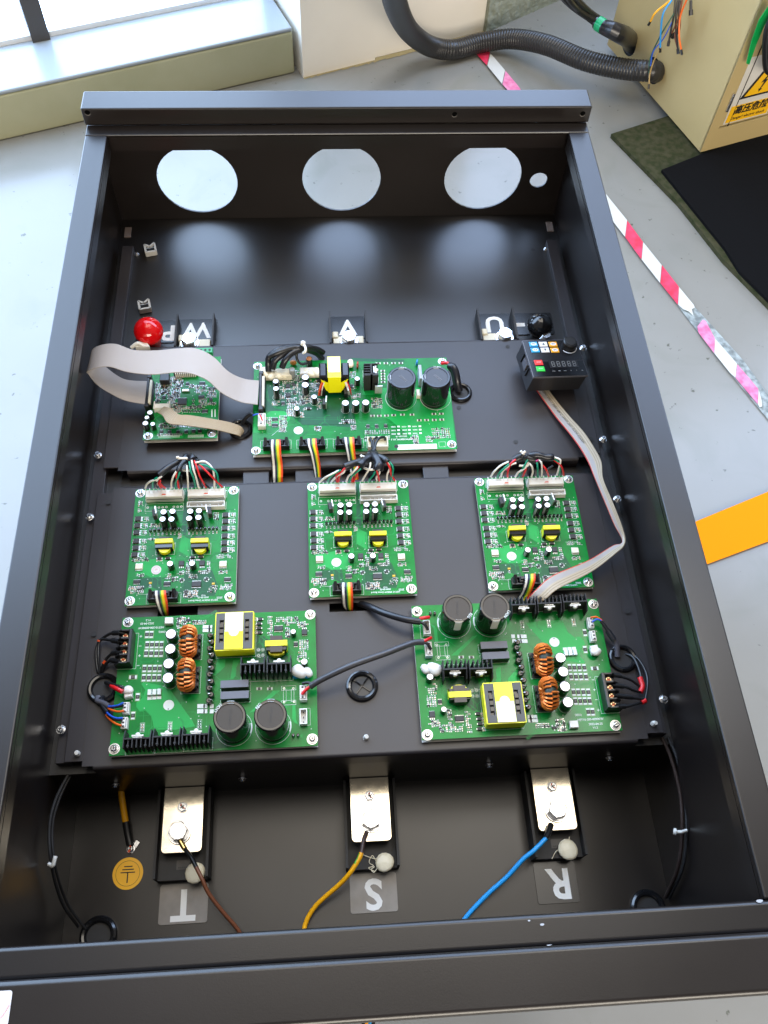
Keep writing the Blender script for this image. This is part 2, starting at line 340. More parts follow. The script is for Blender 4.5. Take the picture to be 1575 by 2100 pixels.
# strips between the holes, sorted along the side
hh = sorted(HOLESM); edges = [0.0]
for b_, z_, r_ in hh: edges += [b_ - r_ - .008, b_ + r_ + .008]
edges.append(LL)
for i in range(0, len(edges), 2):
    if edges[i + 1] > edges[i]: o.add([P3(edges[i], 0), P3(edges[i + 1], 0), P3(edges[i + 1], HM), P3(edges[i], HM)], [(0, 1, 2, 3)], BG)
for b_, z_, r_ in hh:
    a0, a1 = b_ - r_ - .008, b_ + r_ + .008; ring, out = [], []
    for k in range(N):
        a = 2 * math.pi * k / N; c, s2 = math.cos(a), math.sin(a); ring.append(P3(b_ + r_ * c, z_ + r_ * s2))
        tx_ = ((a1 if c > 0 else a0) - b_) / c if abs(c) > 1e-9 else 1e9; tz_ = ((HM if s2 > 0 else 0) - z_) / s2 if abs(s2) > 1e-9 else 1e9; t = min(tx_, tz_); out.append(P3(b_ + t * c, z_ + t * s2))
    o.add(ring + out, [(k, (k + 1) % N, N + (k + 1) % N, N + k) for k in range(N)], BG)
    for cb, cz in ((a0, 0), (a1, 0), (a1, HM), (a0, HM)):
        cc = Vector(P3(cb, cz)); bb = sorted(range(N), key=lambda k: (Vector(out[k]) - cc).length)[:2]; o.add([out[bb[0]], out[bb[1]], tuple(cc)], [(0, 1, 2)], BG)
sd = o.build('side_sheet', mc, smooth=0)
o = MB(); o.poly([mpt(.001, .002), mpt(.99, .036), mpt(.99, LL), mpt(.03, LL)], .002, mat('machine_inside', (.02, .02, .018), .8), .004); o.build('machine_floor', mc, smooth=0)
o = MB(); o.add([P3(.0, 0, .06), P3(LL, 0, .06), P3(LL, HM, .06), P3(0, HM, .06)], [(0, 1, 2, 3)], MATS['machine_inside']); o.build('inner_wall', mc, smooth=0)

dr = MB(); dr.poly([mpt(.0345, .004), mpt(.9, .004), mpt(.9, .020), mpt(.0345, .020)], .065, BGD, HM - .1); dr.build('door', mc, smooth=0)
hg = MB(); hg.tube([(*mpt(.030, -.002), .115), (*mpt(.030, -.002), .165)], .0045, STEEL, 8, 1); hg.build('hinge', mc)
# sign plate lies on the door
sg = empty('warning_sign', (0, 0, 0)); sg.parent = mc
SW = mat('sign_white', (.62, .60, .55), .4); SY = mat('sign_yellow', (.85, .47, .01), .4); SK = mat('sign_black', (.012, .012, .012), .5)
def face(a0, a1, z0, z1, off, m, nm):
    o = MB(); vs = [(*mpt(a, -off + .004), z) for a, z in ((a0, z0), (a1, z0), (a1, z1), (a0, z1))] + [(*mpt(a, -off + .0048), z) for a, z in ((a0, z0), (a1, z0), (a1, z1), (a0, z1))]
    o.add(vs, [(0, 1, 2, 3), (7, 6, 5, 4), (0, 4, 5, 1), (1, 5, 6, 2), (2, 6, 7, 3), (3, 7, 4, 0)], m); return o.build(nm, sg, smooth=0)
S0, S1, Z0, Z1 = .043, .180, .069, .252
face(S0, S1, Z0, Z1, .001, SW, 'sign_plate')
face(S0 + .004, S1 - .004, Z0 + .004, Z0 + .051, .0024, SY, 'sign_band')
def tri(c, zc, w_, h_, off, m, nm):
    o = MB(); vs = [(*mpt(a, -off + .004), z) for a, z in ((c - w_ / 2, zc), (c + w_ / 2, zc), (c, zc + h_))]; vs += [(*mpt(a, -off + .0048), z) for a, z in ((c - w_ / 2, zc), (c + w_ / 2, zc), (c, zc + h_))]
    o.add(vs, [(0, 1, 2), (5, 4, 3), (0, 3, 4, 1), (1, 4, 5, 2), (2, 5, 3, 0)], m); return o.build(nm, sg, smooth=0)
CC = (S0 + S1) / 2
tri(.118, Z0 + .068, .112, .098, .0024, SK, 'triangle_border'); tri(.118, Z0 + .0745, .090, .079, .0036, SY, 'triangle')
o = MB()
for seg in ([(.012, .095), (-.018, .045), (.004, .05)], [(.004, .05), (-.004, .046), (-.006, .012)]):
    pass
bolt = [(.016, .088), (-.016, .044), (-.001, .046), (-.010, .016), (-.016, .020), (-.008, .002), (.004, .016), (-.003, .017), (.016, .056), (.002, .054), (.022, .086)]
vs = [(*mpt(.118 + a * .62, .0000), Z0 + .078 + z * .62) for a, z in bolt]; n = len(bolt); o.add(vs, [tuple(range(n))], SK); o.build('lightning_bolt', sg, smooth=0)
ang = math.atan2(ex.y, ex.x)
def stext(body, size, a, z, bold=0, sh=0):
    p = mpt(a, .0012); t = text('lettering', body, size, SK, sg, (p[0], p[1], z), h=.0003, bold=bold, shear=sh); t.rotation_euler = (R(90), 0, ang); return t
stext('高压危险', .0262, CC, Z0 + .036, bold=.0007, sh=.15); stext('Danger! electric shock', .0115, CC, Z0 + .0145, sh=.15)
tag(mc, 'beige sheet metal machine housing with a yellow high voltage warning sign and cable holes', 'machine')

# corrugated hose, taped cable bundle and loose wires
def tubeobj(name, pts, r, m, parent=None, n=8, sub=5, rr=None):
    o = MB(); o.tube(pts, r, m, n, sub, rr=rr); return o.build(name, parent)
HOSEM = mat('hose_black', (.020, .019, .019), .36)
hp = [(0.1239, 1.6194, 0.05), (0.1487, 1.7999, -0.1), (0.2103, 2.0723, -0.32), (0.2846, 2.1987, -0.44), (0.3597, 2.2287, -0.47), (0.4409, 2.2615, -0.47), (0.5302, 2.2559, -0.455), (0.614, 2.187, -0.43), (0.7075, 2.0984, -0.42), (0.7969, 2.0451, -0.41), (0.86865, 2.0133, -0.39662), (0.9069, 2.0565, -0.42757)]
P = spline(hp, 26); o = MB()
L = 0; 
vs = []; fr = frames(P); n = 20; acc = 0
dense = [];
for i in range(len(P) - 1): acc += (P[i + 1] - P[i]).length
NS = int(acc / .0028); cum = [0]
for i in range(len(P) - 1): cum.append(cum[-1] + (P[i + 1] - P[i]).length)
j = 0; Q = []
for k in range(NS + 1):
    s = acc * k / NS
    while j < len(P) - 2 and cum[j + 1] < s: j += 1
    Q.append(P[j].lerp(P[j + 1], (s - cum[j]) / max(1e-9, cum[j + 1] - cum[j])))
o.tube(Q, .0265, HOSEM, 18, 1, rr=lambda t: .0272 if int(round(t * NS)) % 3 else .0254)
tag(o.build('corrugated_hose', smooth=60), 'fat black corrugated hose looping from the column into the lower hole of the beige machine', 'hose')
o = MB(); 
ch = empty('cable_bundle', (0.7134, 2.0612, -0.3))
def rel(pts, e): return [tuple(Vector(p) - e.location) for p in pts]
tubeobj('cable', rel([(0.5147, 1.9, -0.1), (0.5876, 1.9992, -0.2), (0.6584, 2.0621, -0.27), (0.708, 2.0744, -0.3)], ch), .0085, BPVC, ch)
tubeobj('cable', rel([(0.5491, 1.9002, -0.1), (0.614, 2.0099, -0.2), (0.6735, 2.0753, -0.27), (0.7175, 2.0832, -0.3)], ch), .0085, BPVC, ch)
tubeobj('cable', rel([(0.5421, 1.9372, -0.12), (0.5985, 1.9908, -0.2), (0.6742, 2.088, -0.29), (0.7131, 2.0737, -0.31)], ch), .007, BPVC, ch)
tubeobj('sleeve', rel([(0.7028, 2.0743, -0.3), (0.7221, 2.0525, -0.3), (0.7504, 2.0309, -0.3), (0.82535, 2.1426, -0.38332), (0.86255, 2.1889, -0.43125)], ch), .020, SLEEVE, ch, 14, 6, rr=lambda t: .015 + .009 * min(1, t * 1.6))
tubeobj('green_tape', rel([(0.7085, 2.07, -0.3), (0.72, 2.0547, -0.3)], ch), .0185, mat('green_tape', (.0, .33, .12), .35), ch, 14, 2)
tag(ch, 'black cables bound with green tape entering the upper hole of the beige machine', 'cables')
lw = empty('loose_wires', (0.87354, 1.9987, -0.19892))
WS = [(YEL, [(0.84715, 1.983, -0.19018), (0.81111, 1.9647, -0.20978), (0.80818, 1.9734, -0.23805)], .0022), (SKY, [(0.84825, 1.9797, -0.18833), (0.83158, 1.9666, -0.21445), (0.84208, 1.9667, -0.26648), (0.85249, 1.9671, -0.30264)], .0022), (BPVC, [(0.85794, 1.9823, -0.18974), (0.86164, 1.9712, -0.21953), (0.86413, 1.9638, -0.2547), (0.86594, 1.9584, -0.27927)], .0025),
      (BPVC, [(0.86066, 1.9742, -0.18516), (0.86563, 1.9593, -0.2248), (0.87309, 1.9371, -0.2549), (0.8788, 1.92, -0.27609)], .0025), (ORANGE, [(0.86435, 1.9317, -0.16127), (0.86367, 1.9337, -0.20381), (0.86982, 1.9154, -0.24178), (0.87691, 1.8942, -0.26259)], .0022), (BROWN, [(0.86551, 1.9597, -0.17701), (0.86206, 1.9385, -0.20661), (0.86633, 1.9573, -0.25829)], .0022),
      (mat('green_dark_pvc', (.03, .10, .06), .4), [(0.85539, 1.9584, -0.2097), (0.84421, 1.9603, -0.25012), (0.84622, 1.9858, -0.30636), (0.84479, 1.9901, -0.34878), (0.84888, 1.9779, -0.37911)], .0018), (BLUE, [(0.86271, 1.9681, -0.23237), (0.85258, 1.9668, -0.27927), (0.84572, 1.9873, -0.32435), (0.84781, 1.981, -0.36062)], .0016), (mat('tan_pvc', (.42, .28, .10), .4), [(0.85306, 1.9654, -0.30159), (0.85025, 1.9738, -0.33579), (0.85006, 1.9744, -0.37682), (0.85307, 1.9654, -0.40148)], .0018), (BPVC, [(0.88101, 1.9449, -0.16867), (0.88459, 1.9342, -0.18615)], .0035), (BPVC, [(0.87408, 1.9971, -0.198), (0.88445, 1.9661, -0.25354), (0.88189, 1.9738, -0.27073)], .004), (BROWN, [(0.86944, 1.948, -0.23655), (0.87091, 1.9436, -0.25884), (0.8788, 1.92, -0.27609)], .002)]
for m_, pts, r_ in WS:
    pts = [tuple(Vector(p) - lw.location) for p in pts]; o = MB(); o.tube(pts, r_, m_, 6, 5); o.tube([pts[-1], tuple(Vector(pts[-1]) + (Vector(pts[-1]) - Vector(pts[-2])).normalized() * .012)], r_ * 1.5, BPVC, 6, 1); o.build('wire', lw)

tag(lw, 'loose bundle of yellow, blue, orange and black wires hanging beside the beige machine', 'wires')
# green strap and black cables at the machine door
gs = MB(); gs.poly([(0, 0), (1, 0), (1, 1), (0, 1)], 0, mat('green_strap', (.0, .30, .06), .4))
p = [(0.99115, 1.7694, -0.219), (0.97833, 1.7649, -0.16237), (0.96764, 1.7506, -0.10264), (0.97368, 1.7421, -0.05972)]
p2 = [(0.99979, 1.7724, -0.2234), (0.99577, 1.771, -0.17196), (0.98891, 1.758, -0.11813), (0.99896, 1.751, -0.08084)]
gs = MB(); vs = [v for a, b in zip(p, p2) for v in (a, b)]; vs += [(a + .0015, b - .0015, c) for a, b, c in vs]; N = 8
gs.add(vs, [(0, 1, 3, 2), (2, 3, 5, 4), (4, 5, 7, 6), (8, 10, 11, 9), (10, 12, 13, 11), (12, 14, 15, 13), (0, 2, 10, 8), (2, 4, 12, 10), (4, 6, 14, 12), (1, 9, 11, 3), (3, 11, 13, 5), (5, 13, 15, 7), (0, 8, 9, 1), (6, 7, 15, 14)], mat('green_strap', (.0, .30, .06), .4))
tag(gs.build('strap', smooth=0), 'narrow green strap hanging down the door edge of the beige machine', 'strap')
o = MB(); o.tube([(0.98904, 1.7369, -0.0728), (0.98774, 1.7364, -0.11656), (1.0128, 1.7452, -0.17962), (1.0415, 1.7552, -0.22846), (1.0757, 1.7672, -0.24879)], .006, BPVC, 8, 6); o.tube([(1.0131, 1.7559, -0.08912), (1.0124, 1.7556, -0.13939), (1.0399, 1.7653, -0.20426), (1.0677, 1.775, -0.24756), (1.0875, 1.7713, -0.24523)], .006, BPVC, 8, 6)
tag(o.build('door_cable', smooth=60), 'thick black cable loop hanging in front of the warning sign', 'cable')

# trestles that carry the housing
WD = mat('trestle_wood', (.20, .13, .07), .7, var=.15, vscale=12)
for y, l in ((.16, 'low wooden trestle carrying the near half of the housing'), (.78, 'low wooden trestle carrying the far half of the housing')):
    t = empty('trestle', (0, y, ZF)); o = MB(); o.box(0, 0, .31, .60, .09, .074, WD); o.build('beam', t, smooth=0)
    for sx in (-1, 1):
        for sy in (-1, 1):
            o = MB(); o.tube([(sx * .24, sy * .10, 0), (sx * .22, sy * .03, .309)], .018, WD, 4, 1); o.build('leg', t, smooth=0)
    tag(t, l, 'trestle')

# ================================================================ HOUSING
HR = .220; WO = .35; RX = .3203
hs = empty('drive_housing', (0, .42, -.10))
YF, YN = .9815, -.1405           # outer far / near face
def hb(name, x0, x1, y0, y1, z0, z1, bw=.0018, m=PAINT, parent=hs, seg=2):
    o = MB(); o.box((x0 + x1) / 2, (y0 + y1) / 2, z0, x1 - x0, y1 - y0, z1 - z0, m)
    ob = o.build(name, parent, smooth=0); ob.location = -hs.location if parent is hs else (0, 0, 0)
    if bw:
        bv = bevel(ob, bw, seg)
        if seg > 2:
            bv.data.polygons.foreach_set('use_smooth', [True] * len(bv.data.polygons)); bv.modifiers['bevel'].harden_normals = True
    return ob
ZB = -.115
hb('side_wall', -.350, -.3475, YN + .003, YF - .003, ZB, HR - .003, 0); hb('side_wall', .3475, .350, YN + .003, YF - .003, ZB, HR - .003, 0)
for s in (-1, 1):
    a, b = sorted((s * RX, s * WO)); hb('side_rim', a, b, -.0715, .9225, HR - .0080, HR, .0018, seg=4)
    a, b = sorted((s * RX, s * (RX + .002))); hb('rim_return', a, b, -.0690, .9200, .1945, HR - .0082, 0)
hb('far_rim', -.350, .350, .9228, .945, HR - .0025, HR, .0011); hb('rim_return', -.3180, .3180, .9225, .9247, .1955, HR - .0028, 0)
hb('near_rim', -.350, .350, -.0965, -.0718, HR - .0150, HR + .0002, .0042, seg=6); hb('rim_return', -.3180, .3180, -.0740, -.0720, .1955, HR - .0152, 0)
hb('near_lip', -.3505, .3505, YN, -.0968, .2, .246, .0048, seg=6); hb('near_wall', -.3474, .3474, YN + .001, YN + .004, ZB, .199, 0)
# far lip: folded upstand with a rounded left corner, bolt holes
o = MB(); o.box(0, .9625, .2205, .704, .039, .0255, PAINT); f = o.build('far_lip', hs, smooth=0); f.location = -hs.location; bevel(f, .0020, 3)
o = MB()
for x, z in ((-.3438, .2405), (.1585, .2350), (.3405, .2350)):
    vs = [(x + .0038 * math.cos(R(a)), .9427, z + .0038 * math.sin(R(a))) for a in range(0, 360, 30)]; o.add(vs, [tuple(range(12))], mat('hole_black', (.001, .001, .001), .9, spec=.05)); o.add([(a_, b_ + .0001, c_ - .0009) for a_, b_, c_ in vs], [tuple(range(12))], mat('hole_rim', (.16, .15, .14), .5))
f = o.build('bolt_hole', hs, smooth=0, kind='stuff'); f.location = -hs.location
# far wall with three cable holes and one small one
def holed(name, x0, x1, z0, z1, y, th, holes, m, parent=hs):
    bmv = MB(); N = 40
    cells = []; xs = [x0]
    for hx, hz, r in holes: xs += [hx - r - .006, hx + r + .006]
    xs.append(x1)
    for s_ in (0, 1):
        yy = y + s_ * th; 
        for i in range(0, len(xs), 2): bmv.add([(xs[i], yy, z0), (xs[i + 1], yy, z0), (xs[i + 1], yy, z1), (xs[i], yy, z1)], [(0, 1, 2, 3) if s_ == 0 else (3, 2, 1, 0)], m)
        for hx, hz, r in holes:
            a0, a1 = hx - r - .006, hx + r + .006; ring = []; out = []
            for k in range(N):
                a = 2 * math.pi * k / N; c, s2 = math.cos(a), math.sin(a); ring.append((hx + r * c, yy, hz + r * s2))
                tx = ((a1 if c > 0 else a0) - hx) / c if abs(c) > 1e-9 else 1e9; tz = ((z1 if s2 > 0 else z0) - hz) / s2 if abs(s2) > 1e-9 else 1e9; t = min(tx, tz); out.append((hx + t * c, yy, hz + t * s2))
            fs = [(k, (k + 1) % N, N + (k + 1) % N, N + k) for k in range(N)]
            if s_ == 0: fs = [f[::-1] for f in fs]
            bmv.add(ring + out, fs, m)
            for cx_, cz_ in ((a0, z0), (a1, z0), (a1, z1), (a0, z1)):
                best = sorted(range(N), key=lambda k: (out[k][0] - cx_) ** 2 + (out[k][2] - cz_) ** 2)[:2]
                bmv.add([out[best[0]], out[best[1]], (cx_, yy, cz_)], [(0, 1, 2)], m)
    for hx, hz, r in holes:
        vs = [(hx + r * math.cos(2 * math.pi * k / N), yy, hz + r * math.sin(2 * math.pi * k / N)) for yy in (y, y + th) for k in range(N)]
        bmv.add(vs, [(k, (k + 1) % N, N + (k + 1) % N, N + k) for k in range(N)], m)
    ob = bmv.build(name, parent, smooth=0); ob.location = -hs.location; return ob
holed('far_wall', -.3474, .3474, ZB, .2195, .9765, .0025, [(-.2186, .101, .0603), (.0010, .101, .0603), (.2205, .101, .0600), (.3094, .0955, .0135)], PAINT)
# pans: far raised pan and near deep pan
hb('back_pan', -.3474, .3474, .1086, .9762, .026, .028, 0, PANM)
hb('near_pan', -.3474, .3474, -.1370, .1125, -.092, -.090, 0)
hb('step_wall', -.3474, .3474, .1088, .1110, -.0898, .0255, 0)
# long side rails beside the mounting plates and their lighter tabs
for s in (-1, 1):
    a, b = sorted((s * .322, s * .3385)); hb('side_rail', a, b, .118, .905, .0282, .0395, .0004, PLATE)
    a, b = sorted((s * .331, s * .3410)); hb('spacer_tab', a, b, .936, .957, .0282, .0300, 0, mat('bare_tab', (.20, .155, .135), .6))
# paint chips on the near rim
o = MB(); CHIPM = mat('paint_chip', (.42, .42, .43), .6)
for x, y, a, b in ((0.1301, -0.0801, .0018, .0009), (0.1197, -0.0766, .0010, .0006), (0.3156, -0.0727, .0028, .0013), (0.1335, -0.0954, .0020, .0004)):
    o.poly([(x + a * math.cos(R(t)) * (1 + .3 * math.sin(3 * t)), y + b * math.sin(R(t))) for t in range(0, 360, 40)], .2205 if y > -.096 else .2464, CHIPM)
f = o.build('paint_chip', hs, smooth=0, kind='stuff'); f.location = -hs.location
# screws along the step wall
scm = MB(); scm.cyl(0, 0, 0, .0052, .0016, STEEL, 16, .0004); scm.cyl(0, 0, .0016, .0036, .0028, STEEL, 14, .0012); PANS = scm.mesh('pan_screw')
for x, z in ((-0.144, -0.0253), (0.1431, -0.0201), (0.2857, -0.0167), (-0.2885, -0.0245)):
    s_ = link('screw', PANS, hs, (x, .1082 - .42, z + .10)); s_.rotation_euler = (R(90), 0, 0)
tag(hs, 'dark grey powder coated sheet metal drive housing lying open with three round cable holes', 'electrical housing')

# mounting plates
def hexscrew(r=.0050, h=.0035, wash=.0068):
    o = MB(); o.cyl(0, 0, 0, wash, .0012, STEEL, 20, .0003); o.cyl(0, 0, .0012, r + .0006, .001, STEEL, 18, .0002); o.cyl(0, 0, .0022, r, h, STEEL, 16, .0013, mtop=STEEL)
    o.box(0, 0, .0022 + h - .0001, r * 1.1, r * .26, .0002, BLACKM, 30); o.box(0, 0, .0022 + h - .00012, r * 1.1, r * .26, .0002, BLACKM, 120); return o.mesh('panhead_screw')
SCREW = hexscrew(.0039, .0030, .0052); SCREWB = hexscrew(.0035, .0022, .0050); SCREWS = hexscrew(.0028, .0024, .0038)
PZ = .0455
HOLES = MB(); HOLES.disc(0, 0, 0, .0032, BLACKM, 16); HOLE = HOLES.mesh('drilled_hole')
def plate(name, x0, x1, y0, y1, label, screws, holes, slots, tabs=True):
    e = empty(name, (0, (y0 + y1) / 2, PZ))
    cy = (y0 + y1) / 2
    # sheet with rectangular slots cut out (slots: x0,x1,y0,y1)
    xs = sorted(set([x0, x1] + [v for s_ in slots for v in s_[:2]])); ys = sorted(set([y0, y1] + [v for s_ in slots for v in s_[2:]]))
    o = MB()
    for i in range(len(xs) - 1):
        for j in range(len(ys) - 1):
            mx, my = (xs[i] + xs[i + 1]) / 2, (ys[j] + ys[j + 1]) / 2
            if any(s_[0] < mx < s_[1] and s_[2] < my < s_[3] for s_ in slots): continue
            o.add([(xs[i], ys[j] - cy, 0), (xs[i + 1], ys[j] - cy, 0), (xs[i + 1], ys[j + 1] - cy, 0), (xs[i], ys[j + 1] - cy, 0)], [(0, 1, 2, 3)], PLATE)
    o.build('sheet', e, smooth=0)
    f = MB(); r = .004      # folded near edge with a rounded bend
    prof = [(y0 - cy, 0)] + [(y0 - cy - r * math.sin(R(a)), -r + r * math.cos(R(a))) for a in (15, 30, 45, 60, 75, 90)] + [(y0 - cy - r, -.030)]
    for (ya, za), (yb, zb) in zip(prof[:-1], prof[1:]): f.add([(x0 + .012, ya, za), (x0 + .012, yb, zb), (x1 - .012, yb, zb), (x1 - .012, ya, za)], [(0, 1, 2, 3)], PLATE)
    f.build('front_fold', e, smooth=60)
    b = MB(); b.add([(x0, y1 - cy, 0), (x1, y1 - cy, 0), (x1, y1 - cy, -.0015), (x0, y1 - cy, -.0015)], [(3, 2, 1, 0)], PLATE); b.add([(x0 + .01, y1 - cy - .0005, .0003), (x1 - .01, y1 - cy - .0005, .0003), (x1 - .01, y1 - cy + .0012, -.0003), (x0 + .01, y1 - cy + .0012, -.0003)], [(0, 1, 2, 3)], PLATE); b.build('far_edge', e, smooth=0)
    for s_ in (-1, 1):    # flat end tabs
        xx = x0 if s_ < 0 else x1
        f = MB(); a, c = sorted((xx + s_ * .0003, xx + s_ * .020)); f.box((a + c) / 2, 0, -.0035, c - a, (y1 - y0) - .012, .0018, PLATE); bevel(f.build('end_tab', e, smooth=0), .0006)
    for (x, y) in screws: link('screw', SCREW, e, (x, y - cy, .0001), random.uniform(0, 90))
    for (x, y) in holes: link('drilled_hole', HOLE, e, (x, y - cy, .0004))
    return tag(e, label, 'mounting plate')
plate('mounting_plate', -.3050, .3120, .4895, .6955, 'upper dark grey mounting plate carrying the main board and the keypad',
      [(-0.3327, 0.5144), (0.3386, 0.5165), (0.3393, 0.6765)], [(0.2299, 0.6829), (0.2193, 0.517), (0.3223, 0.5183), (0.1481, 0.5763)], [])
plate('mounting_plate', -.3080, .3140, .1118, .4635, 'lower dark grey mounting plate carrying five boards and the cross slit grommet',
      [(-0.3331, 0.4214), (-0.3348, 0.1531), (0.3396, 0.4227), (0.341, 0.1553)], [(-0.3126, 0.4423), (-0.3117, 0.2643), (0.3221, 0.2658)],
      [(-.240, -.193, .2815, .2945), (-.0375, .0060, .2800, .2910)])
# white plastic rivets on the lower plate
for u, l in (((-0.3142, 0.1259), 'white plastic rivet head left of the lower left green board'), ((-0.0016, 0.1281), 'white plastic rivet head at the plate edge between the two lower boards'), ((0.3228, 0.1277), 'white plastic rivet head right of the lower right green board')):
    o = MB(); o.tube([(0, 0, 0), (.0004, 0, .004), (.0010, -.001, .0075)], .0026, WHITE, 10, 3, rr=lambda t: .0033 - .0012 * t); r = o.build('rivet', None, (u[0], u[1], PZ)); tag(r, l, 'rivet', 'white rivets on the lower plate')

# ================================================================ COMPONENT LIBRARY (metres, base at z = 0)
def capmesh(r, h, top=ALU, n=22, groove=True, stripe=True):
    o = MB(); o.lathe(0, 0, [(r * .98, 0), (r, .0006), (r, h - .0012), (r * .965, h - .0003), (r * .84, h)], BLACKG, n)
    if stripe:
        vs = []; 
        for k in range(4):
            a = R(200 + k * 14); vs += [(r * 1.004 * math.cos(a), r * 1.004 * math.sin(a), .0008), (r * 1.004 * math.cos(a), r * 1.004 * math.sin(a), h - .0014)]
        o.add(vs, [(2 * k, 2 * k + 2, 2 * k + 3, 2 * k + 1) for k in range(3)], mat('cap_stripe', (.30, .30, .30), .4))
    body = o.mesh('capacitor', 50)
    t = MB(); t.disc(0, 0, h - .0002, r * .86, top, n); t.ring(0, 0, h - .0001, r * .74, r * .12, top, n)
    if groove:
        for a in (20, 110): t.box(0, 0, h - .00022, r * 1.25, r * .035, .00005, mat('vent_groove', (.35, .35, .35), .5), a)
    return body, t.mesh('cap_top', 0)
def put(me, name, b, x, y, rz=0, z=0, sub=None, subname=None, label=None):
    o = link(name, me, b, (x * mm, y * mm, z * mm), rz)
    if sub: link(subname or 'cap_top', sub, o)
    if label: o['label'] = label
    return o
C16 = capmesh(.0064, .0175); C8 = capmesh(.0041, .020); C8s = capmesh(.0040, .0125); C10 = capmesh(.0052, .0165); C6 = capmesh(.0033, .0110); C9 = capmesh(.0048, .0180)
def bigcap(r, h, topm, lab, lab2):
    o = MB(); o.lathe(0, 0, [(r * .97, 0), (r * .955, .003), (r * .985, .006), (r, .008), (r, h - .0028), (r * .985, h - .0009), (r * .93, h), (r * .80, h), (r * .775, h - .0007)], BLACKG, 48)
    body = o.mesh('capacitor', 60); t = MB(); t.disc(0, 0, h - .0007, r * .78, topm, 44)
    return body, t.mesh('cap_top')
def soic(sx, sy, h, n, axis='y', m=CHIP, pad=.0011, lead=None):
    o = MB(); o.box(0, 0, .0002, sx, sy, h, m, ch=.0003)
    L_ = sx if axis == 'y' else sy
    for i in range(n):
        t = -L_ / 2 + L_ * (i + .5) / n
        for s in (-1, 1):
            if axis == 'y': o.box(t, s * (sy / 2 + pad * .5), 0, L_ / n * .42, pad, h * .45, TIN)
            else: o.box(s * (sx / 2 + pad * .5), t, 0, pad, L_ / n * .42, h * .45, TIN)
    return o.mesh('chip', 0)
S16 = soic(.0100, .0058, .0020, 8); S14 = soic(.0078, .0042, .0018, 7); S8 = soic(.0046, .0042, .0016, 4); S28 = soic(.0108, .0068, .0022, 10, pad=.0014); OPTO = soic(.0086, .0068, .0030, 6, m=CREAM, pad=.0016)
SODI = soic(.0050, .0036, .0022, 1, 'x', pad=.0009)
def dpak(sx=.0066, sy=.0062):
    o = MB(); o.box(0, 0, 0, sx * 1.06, sy * .4, .0006, TIN); o.box(-sx * .08, 0, .0004, sx, sy, .0023, CHIP, ch=.0003)
    for t in (-.36, 0, .36): o.box(sx * .58, sy * t, 0, .0022, sy * .14, .0009, TIN)
    o.box(-sx * .62, 0, 0, .0010, sy * .92, .0007, SILK); return o.mesh('transistor', 0)
DPAK = dpak(.0068, .0062)
def sot(): 
    o = MB(); o.box(0, 0, .0003, .0030, .0016, .0010, CHIP)
    for x, y in ((-.0010, -.0012), (.0010, -.0012), (0, .0012)): o.box(x, y, 0, .0007, .0009, .0004, TIN)
    return o
def resistor(w=.0038, h=.0062, m=CHIP):
    o = MB(); o.box(0, 0, .0002, w, h * .70, .0007, m, mtop=m); o.box(0, h * .5, 0, w * 1.05, h * .34, .0005, SILK); o.box(0, -h * .5, 0, w * 1.05, h * .34, .0005, SILK)
    o.box(0, 0, .0009, w * .45, h * .30, .00006, mat('chip_mark', (.14, .13, .10), .6)); o.rect(0, 0, w * 1.35, h * 1.5, .0002, .00012, mat('silk_yellowish', (.55, .66, .30), .5)); return o.mesh('resistor', 0)
R2512 = resistor(); R1206 = resistor(.0026, .0042)
def relaybox(): 
    o = MB(); o.box(0, 0, 0, .0042, .0066, .0036, SILK, ch=.0004); o.box(0, -.0058, 0, .0046, .0036, .0005, SILK); o.box(0, -.0036, .0, .0040, .0008, .0012, CHIP); return o.mesh('shunt', 0)
SHUNT = relaybox()
def connector(wd, dp, h, n, m=WHITE, pins=True, wall=.0010):
    o = MB(); o.box(0, 0, 0, wd, dp, .002, m)
    for x, y, sx, sy in ((0, dp / 2 - wall / 2, wd, wall), (0, -dp / 2 + wall / 2, wd, wall), (-wd / 2 + wall / 2, 0, wall, dp - 2 * wall), (wd / 2 - wall / 2, 0, wall, dp - 2 * wall)): o.box(x, y, .0019, sx, sy, h - .0019, m)
    if pins:
        for i in range(n):
            if n == 9 and i in (1, 6): continue
            o.box(-wd / 2 + wd * (i + .5) / n, 0, .002, .0008, .0008, h * .75 - .002, TIN)
    return o.mesh('connector', 0)
def plugged(wd, dp, h, n, m=WHITE):
    o = MB(); o.box(0, 0, 0, wd, dp, h * .45, m); o.box(0, -dp * .04, h * .44, wd * .97, dp * .78, h * .50, m, ch=.0005)
    for i in range(n + 1): o.box(-wd / 2 + .0006 + (wd - .0012) * i / n, dp * .30, h * .93, .0007, dp * .40, h * .12, m)
    o.box(0, -dp * .44, h * .44, wd * .96, dp * .10, .0004, BLACKM); o.box(0, -dp * .30, h * .93, wd * .13, dp * .2, .0008, m)
    return o.mesh('connector', 0)
JST3 = connector(.0085, .0165, .0080, 1, WHITE, False); 
